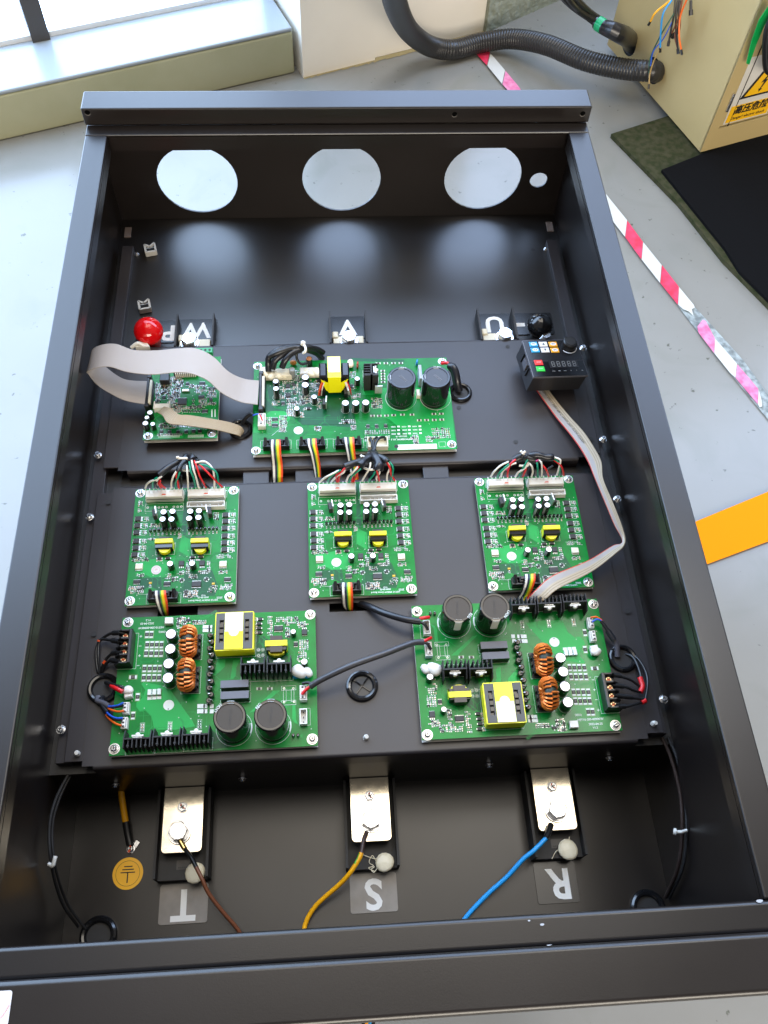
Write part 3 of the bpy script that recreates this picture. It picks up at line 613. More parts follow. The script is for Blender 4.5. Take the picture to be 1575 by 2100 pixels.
def jst(n=3, wd=.0080, L_=.0170, h=.0085, plug=False):
    o = MB(); o.box(0, 0, 0, wd, L_, .002, WHITE); wl = .0010
    for x, y, sx, sy in ((0, L_/2 - wl/2, wd, wl), (0, -L_/2 + wl/2, wd, wl), (-wd/2 + wl/2, 0, wl, L_ - 2*wl), (wd/2 - wl/2, 0, wl, L_ - 2*wl)): o.box(x, y, .0019, sx, sy, h - .0019, WHITE)
    if plug: o.box(-.0005, 0, .002, wd - 2.4*wl, L_ - 2.4*wl, h + .0012 - .002, WHITE, ch=.0006); [o.box(-.0008, L_ * (i + .5) / n - L_/2, h + .0011, .0022, .0018, .0003, BLACKM) for i in range(n)]
    else: [o.box(0, L_ * (i + .5) / n - L_/2, .002, .0009, .0009, h * .8 - .002, BLACKM) for i in range(n)]
    return o.mesh('connector', 0)
JP3 = jst(3, plug=True); JE3 = jst(3); JPS = jst(3, .0066, .0125, .0075, True); JES = jst(3, .0066, .0125, .0070)
def tblock():
    o = MB(); P_ = .0096; n = 4; L_ = n * P_ + .002
    o.box(0, 0, 0, .0165, L_, .0065, BLACK); o.box(.0066, 0, .0064, .0036, L_, .0115, BLACK, ch=.0006)
    for i in range(n + 1):
        y = -L_ / 2 + .0008 + i * (L_ - .0016) / n
        o.add([(-.0105, y - .0008, 0), (.0048, y - .0008, 0), (.0048, y - .0008, .0165), (-.0040, y - .0008, .0165), (-.0105, y - .0008, .0100), (-.0105, y + .0008, 0), (.0048, y + .0008, 0), (.0048, y + .0008, .0165), (-.0040, y + .0008, .0165), (-.0105, y + .0008, .0100)],
              [(0, 1, 2, 3, 4), (9, 8, 7, 6, 5), (0, 4, 9, 5), (4, 3, 8, 9), (3, 2, 7, 8), (2, 1, 6, 7)], BLACK)
    return o.mesh('terminal_block', 0)
def tscrew():
    o = MB(); o.box(-.001, 0, .0064, .0085, .0074, .0010, STEEL); o.cyl(-.0008, 0, .0074, .0036, .0028, STEEL, 16, .0008, mtop=mat('brass_tint', (.80, .55, .30), .3, metal=1)); o.box(-.0008, 0, .01018, .0058, .0011, .00015, BLACKM, 35); o.box(-.0008, 0, .01016, .0058, .0011, .00015, BLACKM, 125)
    o.poly([(-.0008 + .0022 * math.cos(R(a)), .0006 + .0012 * math.sin(R(a))) for a in range(0, 360, 60)], .01036, ORED)
    return o.mesh('terminal_screw', 30)
TBLK, TSCR = tblock(), tscrew()
def heatsink(nf=7, W_=.0290, D=.0105, h=.0215, wings=True):
    o = MB(); o.box(0, D / 2 - .0008, 0, W_, .0016, h, BLACKM)
    for i in range(nf):
        x = -W_ / 2 + .0007 + i * (W_ - .0014) / (nf - 1); o.box(x, -.0008, 0, .0011, D - .0016, h - (.0012 if i in (1, nf - 2) else 0), BLACKM)
    for i in (1, nf - 2):
        x = -W_ / 2 + .0007 + i * (W_ - .0014) / (nf - 1); o.box(x, -D * .28, 0, .0026, .0016, h - .0006, BLACKM)
    if wings:
        for s in (-1, 1): o.add([(s * (W_ / 2 - .0002), D / 2, 0), (s * (W_ / 2 - .0002), D / 2 + .0095, 0), (s * (W_ / 2 - .0002), D / 2 + .0095, h * .80), (s * (W_ / 2 - .0002), D / 2, h), (s * (W_ / 2 - .0012), D / 2, 0), (s * (W_ / 2 - .0012), D / 2 + .0095, 0), (s * (W_ / 2 - .0012), D / 2 + .0095, h * .80), (s * (W_ / 2 - .0012), D / 2, h)], [(0, 1, 2, 3), (7, 6, 5, 4), (3, 2, 6, 7), (1, 5, 6, 2)], BLACKM)
    return o.mesh('heatsink', 0)
HS, HS5 = heatsink(), heatsink(6, .0270, .0115, .0225, True)
def to220(tabm=TIN):   # stands in front of the heatsink plate, leads down
    o = MB(); o.box(0, .0024, .0035, .0100, .0044, .0092, CHIP); o.box(0, .0006, .0035, .0100, .0013, .0160, tabm)
    o.box(0, .0030, .0180, .0125, .0018, .0012, WHITE); o.cyl(0, .0040, .0150, .0026, .0045, WHITE, 12, .001)
    for x in (-.0025, 0, .0025): o.box(x, .0026, 0, .0009, .0006, .0036, TIN)
    return o.mesh('transistor', 40)
TO = to220()
def to220solo():
    o = MB(); o.box(0, 0, .0035, .0100, .0046, .0100, CHIP, ch=.0004); o.box(0, -.0028, .0035, .0100, .0012, .0158, TIN)
    for x in (-.0025, 0, .0025): o.box(x, 0, 0, .0010, .0008, .0036, TIN)
    return o.mesh('transistor', 40)
TOS = to220solo()
def toroid(Rm=.0108, r=.0056, turns=21):
    w_ = MB(); ct = .0070
    for i in range(turns):
        a0 = R(100) + R(350) * i / turns; pts = []
        for k in range(11):
            b = 2 * math.pi * k / 10; a = a0 + R(350) / turns * .35 * k / 10 ; rr = Rm + r * math.cos(b)
            pts.append((ct * math.sin(b) * 1.15, rr * math.cos(a) * 1.12, rr * math.sin(a) * .95 + Rm + r + .002))
        w_.tube(pts, .00138, COPPER, 5, 1, cap=False)
    c = MB(); vs = []; N = 30; M_ = 8
    for i in range(N):
        a = 2 * math.pi * i / N
        for k in range(M_):
            b = 2 * math.pi * k / M_; rr = Rm + r * .78 * math.cos(b); vs.append((ct * .95 * math.sin(b), rr * math.cos(a) * 1.12, rr * math.sin(a) * .95 + Rm + r + .002))
    c.add(vs, [(i * M_ + k, ((i + 1) % N) * M_ + k, ((i + 1) % N) * M_ + (k + 1) % M_, i * M_ + (k + 1) % M_) for i in range(N) for k in range(M_)], mat('toroid_core', (.02, .03, .02), .5))
    b = MB(); b.box(.003, 0, 0, .0175, .0300, .0022, BLACK); b.box(.0082, 0, .002, .0036, .0240, .0070, BLACK, ch=.0008)
    for y in (-.008, 0, .008): b.box(.0106, y, .0, .0020, .0034, .0090, BLACK)
    return w_.mesh('winding', 60), c.mesh('core', 60), b.mesh('inductor_base', 0)
TORW, TORC, TORB = toroid()
def bigtrafo(sx=.0415, sy=.0440, h=.0225):
    core = MB(); t = sy; zt = h
    # ferrite frame with two window recesses seen from above
    wx, wy = sx * .115, sy * .62; cx_ = sx * .345
    for a0, a1, b0, b1 in ((-sx/2, -cx_ - wx/2, -sy/2, sy/2), (-cx_ + wx/2, cx_ - wx/2, -sy/2, sy/2), (cx_ + wx/2, sx/2, -sy/2, sy/2), (-cx_ - wx/2, -cx_ + wx/2, wy/2, sy/2), (cx_ - wx/2, cx_ + wx/2, wy/2, sy/2), (-cx_ - wx/2, -cx_ + wx/2, -sy/2, -wy/2), (cx_ - wx/2, cx_ + wx/2, -sy/2, -wy/2)):
        core.box((a0 + a1) / 2, (b0 + b1) / 2, .004, a1 - a0, b1 - b0, zt - .004, FERR)
    bob = MB(); bob.box(0, 0, .0005, sx * .90, sy * .80, zt * .45, BLACK)
    for s in (-1, 1):
        bob.box(s * cx_, 0, zt * .3, wx * .8, wy * .96, zt * .55, BLACKG)
        for k in range(3): bob.box(s * cx_ * 1.0, (-.25 + .25 * k) * wy, zt * .8, wx * .85, wy * .17, zt * .22, BLACKG)
    tape = MB(); bw = sx * .50
    tape.box(-sx * .01, 0, zt, bw, sy * 1.005, .0006, YTAPE, mtop=YTAPE); tape.box(-sx * .01, sy * .24, zt + .0006, bw * .97, sy * .52, .00025, WTAPE, 0)
    side = MB(); side.box(0, -sy / 2 - .0006, .0045, sx * 1.02, .0012, zt - .0050, YTAPE); side.box(sx / 2 + .0006, 0, .0045, .0012, sy * 1.02, zt - .0050, YTAPE); side.box(-sx / 2 - .0005, 0, .0045, .0010, sy * 1.02, zt - .0050, YTAPE); side.box(0, sy / 2 + .0006, .0045, sx * 1.02, .0012, zt - .005, YTAPE)
    st = MB(); st.disc(-sx * .01, -sy * .03, zt + .0011, sx * .135, SILK, 26); st.ring(-sx * .01, -sy * .03, zt + .00115, sx * .085, sx * .012, mat('stamp_pink', (.55, .28, .28), .6), 20, 20, 300)
    return core.mesh('core', 0), bob.mesh('bobbin', 0), tape.mesh('tape_band', 0), side.mesh('side_tape', 0), st.mesh('inspection_sticker', 0)
BT = bigtrafo()
def smalltrafo(sx=.0250, sy=.0125, h=.0150, low=False):
    core = MB(); core.box(0, .0005, .003, sx * .55, sy * 1.55, h * .78, mat('bobbin_brown', (.030, .020, .016), .35)); core.box(0, 0, .001, sx * .9, sy, h * .8, BLACK)
    tape = MB(); tape.box(0, .0012, h * .80, sx, sy * .52, h * .20, YTAPE); 
    tape.add([(sx/2, .0044, .004), (sx/2, -.0060, .003), (sx/2, -.0060, h * .78), (sx/2, .0044, h), (sx/2 - .0015, -.0064, .003), (sx/2 - .0015, -.0064, h * .72)], [(0, 3, 2, 1), (1, 2, 5, 4)], YTAPE)
    tape.add([(-sx/2, .0044, .004), (-sx/2, -.0060, .003), (-sx/2, -.0060, h * .78), (-sx/2, .0044, h)], [(0, 1, 2, 3)], YTAPE)
    wnd = MB(); pts = [(-sx * .42, -.0068), (sx * .42, -.0068)] ; o = wnd
    vs = []; N = 10
    for k in range(N + 1):
        a = math.pi * k / N; vs.append((-sx * .37 * math.cos(a), -.0066 - .0052 * math.sin(a)))
    o.poly(vs, .0030, YTAPE, h * .42)
    return core.mesh('bobbin', 0), tape.mesh('tape_band', 0), wnd.mesh('winding', 40)
ST = smalltrafo()
def eetrafo(sx=.0205, h=.0145):     # driver board: yellow bar on top, black core, half round winding
    core = MB(); core.box(0, 0, .001, sx, .0105, h - .0035, BLACKG); core.box(0, .0068, .002, sx * .62, .0050, h * .70, BLACK)
    for x in (-.4, -.13, .13, .4): core.box(x * sx, -.0070, 0, .0012, .0030, .0018, BLACK)
    bar = MB(); bar.box(0, .0028, h - .0036, sx * 1.02, .0052, .0036, YTAPE); bar.add([(sx * .511, .0054, .001), (sx * .511, -.0050, .001), (sx * .511, -.0050, h - .0050), (sx * .511, .0002, h), (sx * .511, .0054, h)], [(4, 3, 2, 1, 0)], YTAPE)
    bar.add([(-sx * .511, .0054, .001), (-sx * .511, -.0050, .001), (-sx * .511, -.0050, h - .0050), (-sx * .511, .0002, h), (-sx * .511, .0054, h)], [(0, 1, 2, 3, 4)], YTAPE)
    wn_ = MB(); vs = [(-sx * .34 * math.cos(math.pi * k / 10), -.0046 - .0062 * math.sin(math.pi * k / 10)) for k in range(11)]
    wn_.poly(vs, .0025, YTAPE, h * .42); lip = MB(); 
    wn_.box(0, -.0034, h * .55, sx * .62, .0058, .0018, BLACK, ch=.0003)
    return core.mesh('core', 0), bar.mesh('tape_band', 0), wn_.mesh('winding', 40)
EE = eetrafo()
def idc(wd=.0345, dp=.0105, h=.0135):
    o = MB(); o.box(0, 0, 0, wd, dp, .0022, BLACK)
    for x, y, sx, sy in ((0, dp/2 - .0007, wd * .74, .0014), (0, -dp/2 + .0007, wd, .0014)): o.box(x, y, .002, sx, sy, h - .005, BLACK)
    for s in (-1, 1):
        o.box(s * (wd * .40), 0, .002, wd * .2, dp, h * .45, BLACK)
        o.add([(s * wd * .5, -dp * .46, .002), (s * wd * .5, dp * .46, .002), (s * wd * .44, dp * .52, h * 1.15), (s * wd * .44, -dp * .40, h * .9), (s * wd * .37, -dp * .46, .002), (s * wd * .37, dp * .46, .002), (s * wd * .34, dp * .52, h * 1.1), (s * wd * .33, -dp * .40, h * .75)], [(0, 1, 2, 3) if s > 0 else (3, 2, 1, 0), (7, 6, 5, 4) if s > 0 else (4, 5, 6, 7), (3, 2, 6, 7) if s > 0 else (7, 6, 2, 3), (0, 3, 7, 4), (1, 5, 6, 2)], BLACK)
    plug = MB(); plug.box(0, .0006, .0025, wd * .50, dp * .62, h - .0035, BLACK, ch=.0004); plug.box(0, .0012, h - .001, wd * .44, dp * .34, .0026, BLACK, ch=.0004)
    pins = MB(); [pins.box(-wd * .16 + wd * .32 * i / 7, dp * .60, h * .3, .0008, .0016, .0008, SILK) for i in range(8)]
    return o.mesh('header_shell', 0), plug.mesh('plug', 0), pins.mesh('pin_row', 0)
IDC = idc()
def diode_stand():
    o = MB(); o.cyl(0, 0, .0005, .0032, .0078, BLACKG, 14, .0008); o.tube([(0, 0, .0082), (.0004, 0, .0100), (.0035, 0, .0102), (.0042, 0, .0085), (.0042, 0, 0)], .0005, STEEL, 6, 3); return o.mesh('diode', 50)
DSTD = diode_stand()
def diode_small():
    o = MB(); o.cyl(0, 0, .0003, .0017, .0042, BLACKG, 10, .0004); o.tube([(0, 0, .0042), (.0002, -.0005, .0056), (.0004, -.0024, .0054), (.0004, -.0030, 0)], .0003, STEEL, 5, 2); return o.mesh('diode', 50)
DSM = diode_small()
def blob(r, seed, m=GLUE, flat=.6, name='glue_blob', amp=1):
    rnd = random.Random(seed); o = MB(); n, k = 14, 7; vs = []
    ph = [rnd.uniform(0, 6.28) for _ in range(3)]
    for j in range(k + 1):
        t = math.pi * j / k
        for i in range(n):
            a = 2 * math.pi * i / n; q_ = r * (1 + .13 * amp * math.sin(2 * a + ph[0]) + .07 * amp * math.sin(3 * a + ph[1])); vs.append((q_ * math.sin(t) * math.cos(a), q_ * math.sin(t) * math.sin(a), r * flat * (1 + math.cos(t))))
    o.add(vs, [(j * n + i, (j + 1) * n + i, (j + 1) * n + (i + 1) % n, j * n + (i + 1) % n) for j in range(k) for i in range(n)], m); return o.mesh(name, 80)
def discap(m, r=.0040):
    o = MB(); n = 18; vs = []
    for y, q_ in ((-.0014, .7), (-.0009, 1), (.0009, 1), (.0014, .7)):
        vs += [(r * q_ * math.cos(2 * math.pi * i / n), y, .0045 + r * q_ * math.sin(2 * math.pi * i / n)) for i in range(n)]
    o.add(vs, [(j * n + i, j * n + (i + 1) % n, (j + 1) * n + (i + 1) % n, (j + 1) * n + i) for j in range(3) for i in range(n)] + [tuple(range(n)), tuple(range(4 * n - 1, 3 * n - 1, -1))], m)
    for x in (-.002, .002): o.box(x, 0, 0, .0005, .0005, .002, TIN)
    return o.mesh('disc_capacitor', 40)
# ---- tiny surface mount parts and print, joined per board ("stuff")
class Dense:
    def __init__(s, seed): s.o = MB(); s.r = random.Random(seed)
    def chip(s, x, y, rz, L_=2.0, W_=1.1, m=None):
        c, n = math.cos(R(rz)), math.sin(R(rz)); o = s.o; l, w_ = L_ * mm, W_ * mm; X, Y = x * mm, y * mm
        m = m or s.r.choice([CHIP, CHIP, CHIP, TAN, mat('chip_tan', (.30, .22, .12), .5), mat('chip_grey', (.18, .17, .16), .5)])
        o.box(X, Y, .0002, l * .62, w_, .0006, m, rz)
        for s_ in (-1, 1): o.box(X + s_ * l * .46 * c, Y + s_ * l * .46 * n, 0, l * .36, w_ * 1.05, .0005, s.r.choice([TIN, SILK]), rz)
        if s.r.random() < .6: o.rect(X, Y, l * 1.55, w_ * 1.75, .00017, .00012, SILK, rz)
    def sot(s, x, y, rz=0, k=1.0):
        o = s.o; X, Y = x * mm, y * mm; c, n = math.cos(R(rz)), math.sin(R(rz)); o.box(X, Y, .0003, .0029 * k, .0015 * k, .0010, CHIP, rz)
        for a, b in ((-.0010, -.0013), (.0010, -.0013), (0, .0013)): o.box(X + (a * c - b * n) * k, Y + (a * n + b * c) * k, 0, .0008 * k, .0010 * k, .0004, SILK, rz)
    def field(s, x0, x1, y0, y1, p=2.6, fill=.85, rz=None):
        nx = max(1, round(abs(x1 - x0) / p)); ny = max(1, round(abs(y1 - y0) / p))
        for i in range(nx):
            for j in range(ny):
                if s.r.random() > fill: continue
                x = x0 + (x1 - x0) * (i + .5) / nx + s.r.uniform(-.25, .25); y = y0 + (y1 - y0) * (j + .5) / ny + s.r.uniform(-.2, .2)
                q_ = s.r.random(); a = rz if rz is not None else s.r.choice([0, 0, 90])
                if q_ < .12: s.sot(x, y, s.r.choice([0, 90, 180]))
                elif q_ < .22: s.marks(x, y)
                else: s.chip(x, y, a)
    def marks(s, x, y, n=3, dx=.8):
        for i in range(n): s.o.line([((x + i * dx - n * dx / 2) * mm, (y - .5) * mm), ((x + i * dx - n * dx / 2 + .3 * (i % 2)) * mm, (y + .5) * mm)], .00022, .00012, SILK)
    def row(s, pts, rz=0, L_=2.0, W_=1.1, m=None):
        for x, y in pts: s.chip(x, y, rz, L_, W_, m)
def trace_bundle(o, pts, n, pitch, wd, m, z=.00005):
    for k in range(n):
        off = (k - (n - 1) / 2) * pitch; P2 = []
        for i, p in enumerate(pts):
            a = Vector(pts[max(i - 1, 0)]); b = Vector(pts[min(i + 1, len(pts) - 1)]); d = (b - a); d = d.normalized() if d.length else Vector((1, 0)); P2.append(((p[0] - d.y * off) * mm, (p[1] + d.x * off) * mm))
        o.line(P2, wd * mm, z + k * 1e-6, m)
def board(name, w_, h_, x, y, label, screws, seed, sheet=True, zt=.055, dark=False):
    e = empty(name, (x, y, zt))
    o = MB(); o.box(0, 0, -.0016, w_, h_, .0016, FR4, mtop=PCBD if dark else PCB); o.build('circuit_board', e, smooth=0)
    s = MB(); s.box(.0003, .0006, -.0074, w_ - .0008, h_ + .0005, .0008, WHITE); s.build('insulation_sheet', e, smooth=0)
    for (a, b) in screws:
        k = MB(); k.cyl(a * mm, b * mm, -.0066, .0030, .0050, BLACKM, 10); k.build('standoff', e)
        r = MB(); r.disc(0, 0, .00012, .0060, TIN, 24); p = link('screw', SCREWB, e, (a * mm, b * mm, .0002), random.uniform(0, 90)); r.build('solder_ring', p)
    return e

def route(D, w_, h_, n, seed, m1=None, m2=None):      # fine copper lines under the solder mask
    r = random.Random(seed)
    for k in range(n):
        x, y = r.uniform(-w_ / 2 + 6, w_ / 2 - 6), r.uniform(-h_ / 2 + 6, h_ / 2 - 6); P_ = [(x, y)]; a = r.choice([0, 90, 180, 270])
        for j in range(r.randint(2, 5)):
            L_ = r.uniform(3, 16); nx, ny = x + L_ * math.cos(R(a)), y + L_ * math.sin(R(a))
            if abs(nx) > w_ / 2 - 4 or abs(ny) > h_ / 2 - 4: break
            x, y = nx, ny; P_.append((x, y)); a += r.choice([45, -45])
        if len(P_) > 1: trace_bundle(D.o, P_, r.choice([1, 1, 2, 3]), .75, r.choice([.16, .2, .3]), r.choice([m1 or PCBL, m1 or PCBL, m2 or PCBD]), .00007 + k * 2e-7)
        if r.random() < .5: D.o.ring(P_[-1][0] * mm, P_[-1][1] * mm, .00012, .00025, .0003, SILK, 8)
# ================================================================ POWER BOARD (built once, copied turned by 180 degrees)
LP = board('power_board', .2237, .1597, -.16595, .19915, '', [(-104.95, 73.95), (105.75, 74.55), (-106.75, -72.65), (105.75, -72.45)], 1)
tbx, tby = -103.05, 38.55
o = link('terminal_block', TBLK, LP, (tbx * mm, tby * mm, 0))
for i in range(4): link('terminal_screw', TSCR, o, (0, (i - 1.5) * .0096, 0))
for y, xs in ((590, (623, 693, 763, 833)), (715, (608, 682, 757, 828)), (940, (583, 660, 735, 808)), (1075, (573, 648, 725, 797))):
    for x in xs: put(R2512, 'resistor', LP, *{
        (623, 590): (-80.85, 45.15), (693, 590): (-75.45, 44.95), (763, 590): (-70.05, 44.75), (833, 590): (-64.65, 44.45), (608, 715): (-81.25, 34.95), (682, 715): (-75.55, 34.65), (757, 715): (-69.75, 34.35), (828, 715): (-64.35, 34.15), (583, 940): (-81.75, 16.65), (660, 940): (-75.85, 16.35), (735, 940): (-70.15, 16.15), (808, 940): (-64.55, 15.85), (573, 1075): (-81.65, 5.85), (648, 1075): (-75.95, 5.55), (725, 1075): (-70.15, 5.35), (797, 1075): (-64.65, 5.05)
    }[(x, y)])
for x, y in ((-51.45, 50.35), (-51.05, 32.35), (-51.85, 15.15), (-51.45, -1.45)): put(C16[0], 'capacitor', LP, x, y, 0, 0, C16[1])
for x, y in ((-31.15, 39.95), (-31.25, 0.65)):
    b = put(TORB, 'inductor', LP, x, y); link('core', TORC, b); link('winding', TORW, b)
put(SHUNT, 'shunt', LP, -73.45, -12.25); put(SHUNT, 'shunt', LP, -68.25, -12.15); put(SHUNT, 'shunt', LP, -62.95, -11.95)
for x, y, a in ((-82.05, 57.75, 0), (-77.05, 57.55, 0), (-93.65, 7.15, 90), (-86.65, -16.05, 0), (-89.95, -36.95, 0)): put(R2512, 'resistor', LP, x, y, a)
o = MB(); o.box(0, 0, 0, .0095, .0080, .0060, WHITE, ch=.0006); put(o.mesh('connector', 0), 'connector', LP, -57.25, 71.95)
o = MB(); o.box(0, 0, 0, .0085, .0095, .0080, WHITE, ch=.0008); gm = o.mesh('connector', 0)
cwx, cwy = -96.05, -13.55; put(gm, 'connector', LP, cwx, cwy, 8)
put(blob(.0058, 3, WHITE), 'glue_blob', LP, -96.35, -10.35, z=4)
put(JPS, 'connector', LP, -96.65, -30.05); put(JPS, 'connector', LP, -96.95, -46.65)
for (x, y) in ((-78.85, -72.65), (-48.25, -71.95), (-17.45, -71.35)):
    b = put(HS, 'heatsink', LP, x, y); link('transistor', TO, b, (0, .0050, 0))
for (x, y) in ((41.55, 3.75), (70.75, 3.05)):
    b = put(HS5, 'heatsink', LP, x, y); link('transistor', TO, b, (0, .0056, 0))
BC = bigcap(.0175, .0430, CAPTOP, '', ''); 
for i, (x, y) in enumerate(((20.85, -56.25), (63.45, -56.35))):
    b = put(BC[0], 'capacitor', LP, x, y, 0, 0); t = link('cap_top', BC[1], b)
    text('lettering', '31041201'[:8] if 0 else 'LVCU401E', .0042, mat('cap_emboss', (.030, .023, .017), .5), b, (.0005, 0, .0424), -95, sx=.9)
    o = MB(); vs = []; N = 6
    for k in range(N + 1):
        a = R(75 + 26 * k / N); vs += [(.0178 * math.cos(a), .0178 * math.sin(a), .020), (.01765 * math.cos(a), .01765 * math.sin(a), .0418), (.0143 * math.cos(a), .0143 * math.sin(a), .0431)]
    o.add(vs, [f for k in range(N) for f in ((3 * k, 3 * k + 3, 3 * k + 4, 3 * k + 1), (3 * k + 1, 3 * k + 4, 3 * k + 5, 3 * k + 2))], mat('cap_band', (.55, .56, .56), .4)); o.build('polarity_stripe', b, smooth=0)
    o = MB(); vs = []
    text('lettering', 'LVON' if i == 0 else 'REG', .0048, SILK, b, (-.0125, .0098, .0432), 50, sx=.8)
for (x, y) in ((85.25, -67.85), (90.35, -68.05)): put(DSM, 'diode', LP, x, y)
put(JE3, 'connector', LP, 96.75, -49.05); put(JP3, 'connector', LP, 96.95, -22.25)
for (x, y) in ((47.35, -12.75), (59.25, -13.35)): put(R1206, 'resistor', LP, x, y, 90, label=None)
o = MB(); o.box(0, 0, 0, .0310, .0085, .0115, BLACK, mtop=FILM); o.box(-.0001, 0, .0113, .0306, .0082, .0003, FILM); FC = o.mesh('film_capacitor', 0)
put(FC, 'film_capacitor', LP, 21.05, -9.65); put(FC, 'film_capacitor', LP, 21.55, -22.35)
for (x, y, a) in ((-8.85, 50.65, 0), (-6.35, 42.65, 180), (-8.55, 34.95, 0), (-5.65, 27.15, 180), (-7.85, 19.55, 0), (-5.35, 11.45, 180), (-7.55, 4.05, 0), (-5.15, -4.15, 180), (-7.25, -11.85, 0), (-4.85, -19.35, 180), (-7.05, -26.15, 0)): put(DSTD, 'diode', LP, x, y, a)
tx, ty = 20.45, 48.95
b = put(BT[0], 'transformer', LP, tx, ty)
for n_, me in (('bobbin', BT[1]), ('tape_band', BT[2]), ('side_tape', BT[3]), ('inspection_sticker', BT[4])): link(n_, me, b)
b = put(ST[0], 'transformer', LP, 67.15, 33.85); link('tape_band', ST[1], b); link('winding', ST[2], b)
for (x, y) in ((47.55, 70.85), (46.35, 65.25), (46.45, 59.65), (47.15, 53.95)): put(SODI, 'diode', LP, x, y)
put(S16, 'chip', LP, 68.75, 58.35); put(S8, 'chip', LP, 88.75, 38.05); put(DPAK, 'transistor', LP, 98.85, 52.95, 90)
put(C6[0], 'capacitor', LP, 86.25, 49.85, sub=C6[1]); put(C8s[0], 'capacitor', LP, 98.55, 12.45, sub=C8s[1])
put(blob(.0085, 11, WHITE), 'glue_blob', LP, 92.45, 2.45, z=3); put(blob(.0062, 12, WHITE), 'glue_blob', LP, 101.65, 1.55, z=3)
DCB = discap(BLUC, .0036)
for (x, y) in ((88.75, -2.35), (94.55, -2.25), (101.35, -2.55)): put(DCB, 'disc_capacitor', LP, x, y)
# print, copper areas and the tiny parts of the power board
o = MB()
for pts in ([(-83.85, -1.25), (-81.75, 1.05), (-53.45, -5.85), (-50.05, -11.45), (-25.05, -45.85), (-21.75, -52.05), (-42.95, -54.75), (-65.75, -53.65), (-69.85, -38.35), (-77.05, -31.15), (-82.85, -32.35), (-86.95, -26.85), (-87.35, -22.15), (-81.05, -17.05), (-78.75, -8.55)], [(-0.35, 23.85), (8.55, 23.45), (8.45, 14.95), (-0.45, 6.15), (-3.55, 4.55)], [(17.45, 22.25), (24.65, 21.85), (21.25, 13.55), (21.15, 3.45), (18.05, 0.25), (14.85, 0.35)], [(63.65, -15.65), (70.75, -15.95), (43.35, -38.25), (37.15, -39.55)], [(84.25, -33.75), (87.75, -33.15), (88.05, -50.05), (91.15, -55.75), (86.45, -53.15), (84.15, -48.25)]):
    o.poly([(a * mm, b * mm) for a, b in pts], .00006, PCBL)
for pts in ([(41.95, 50.55), (51.85, 50.15), (79.65, 24.55), (79.55, -3.45), (42.85, -1.75)], [(-13.25, 14.35), (-7.15, 14.05), (-5.25, -14.65), (-12.05, -14.35)], [(-5.85, -54.95), (-4.85, -79.05), (4.95, -77.25), (20.25, -76.45)]): o.poly([(a * mm, b * mm) for a, b in pts], .00003, PCBD)
o.build('copper_area', LP, smooth=0, kind='stuff')
D = Dense(11)
o = D.o
def OUT(x, y, sx, sy, rz=0): o.rect(x * mm, y * mm, sx * mm, sy * mm, .00030, .00014, SILK, rz)
for (x, y) in ((20.85, -56.25), (63.45, -56.35)): o.ring(x * mm, y * mm, .00014, .0195, .00035, SILK, 44); o.ring(x * mm, y * mm, .00015, .0182, .0012, SILK, 10, -20, 15)
for (x, y) in ((-51.45, 50.35), (-51.05, 32.35), (-51.85, 15.15), (-51.45, -1.45)): o.ring(x * mm, y * mm, .00014, .0070, .0003, SILK, 26)
for (x, y) in ((-78.85, -72.25), (-48.25, -71.55), (-17.55, -70.85)): OUT(x, y - 1.2, 31.5, 13.5)
for (x, y) in ((41.55, 3.75), (70.75, 3.05)): OUT(x, y - .5, 29.5, 14.5)
OUT(tx, ty, 45, 47); OUT(tbx + 1, tby, 21, 43)
for (x, y) in ((-31.15, 39.95), (-31.25, 0.65)): OUT(x + 2.5, y, 21, 31)
OUT(21.55, -22.35, 33, 10.5); OUT(21.05, -9.65, 33, 10.5); OUT(97.85, -47.25, 12, 19)
OUT(80.35, -13.55, 16, 5); OUT(80.25, -30.35, 16, 5); OUT(75.95, -21.95, 3, 14); OUT(84.65, -22.35, 3, 14)
for (x, y) in ((75.15, -13.65), (85.55, -14.15), (75.15, -29.65), (86.25, -29.75)): o.ring(x * mm, y * mm, .00015, .0008, .0004, TIN, 14)
for (x, y) in ((45.95, 33.35), (46.05, 26.45), (51.05, 33.15), (51.15, 26.55)): o.ring(x * mm, y * mm, .00015, .0008, .0006, SILK, 16); o.ring(x * mm, y * mm, .00015, .0020, .0002, SILK, 18)
px_, py_ = -51.95, -26.95; o.disc(px_ * mm, py_ * mm, .00016, .0059, SILK, 30); o.disc((px_ - .2) * mm, (py_ - 4.4) * mm, .0002, .0007, BLACKM, 8)
for (x, y) in ((-18.35, -29.65), (-14.25, -29.85), (-11.65, -30.05), (-4.55, -30.35), (-18.15, -35.45), (-14.05, -35.65), (-11.35, -35.75), (-4.35, -36.15), (-16.65, 64.15), (-16.45, 60.35), (-12.35, 63.95), (-9.95, 63.85), (-12.15, 60.15), (-9.85, 60.05)): o.box(x * mm, y * mm, 0, .0042, .0046, .00035, SILK)
for (x, y) in ((-86.05, 37.15), (-88.45, 67.35), (-90.25, 44.75)): pass
D.field(-48.65, -38.45, 63.65, 76.45, 2.3, .8); D.field(-30.65, -14.95, 68.25, 72.55, 2.2, .95, 90); D.sot(-35.75, 73.55, 0, 1.8); D.field(-50.65, -39.65, 74.75, 78.25, 2.4, .9)
D.field(56.25, 61.55, 49.85, 74.75, 2.5, .95, 0); D.field(65.65, 92.25, 66.75, 72.55, 2.4, .9, 90); D.field(76.45, 92.25, 61.15, 66.45, 2.4, .7); D.field(77.25, 81.45, 47.15, 59.55, 2.6, .9, 0); D.field(91.35, 103.85, 58.75, 65.95, 2.8, .8)
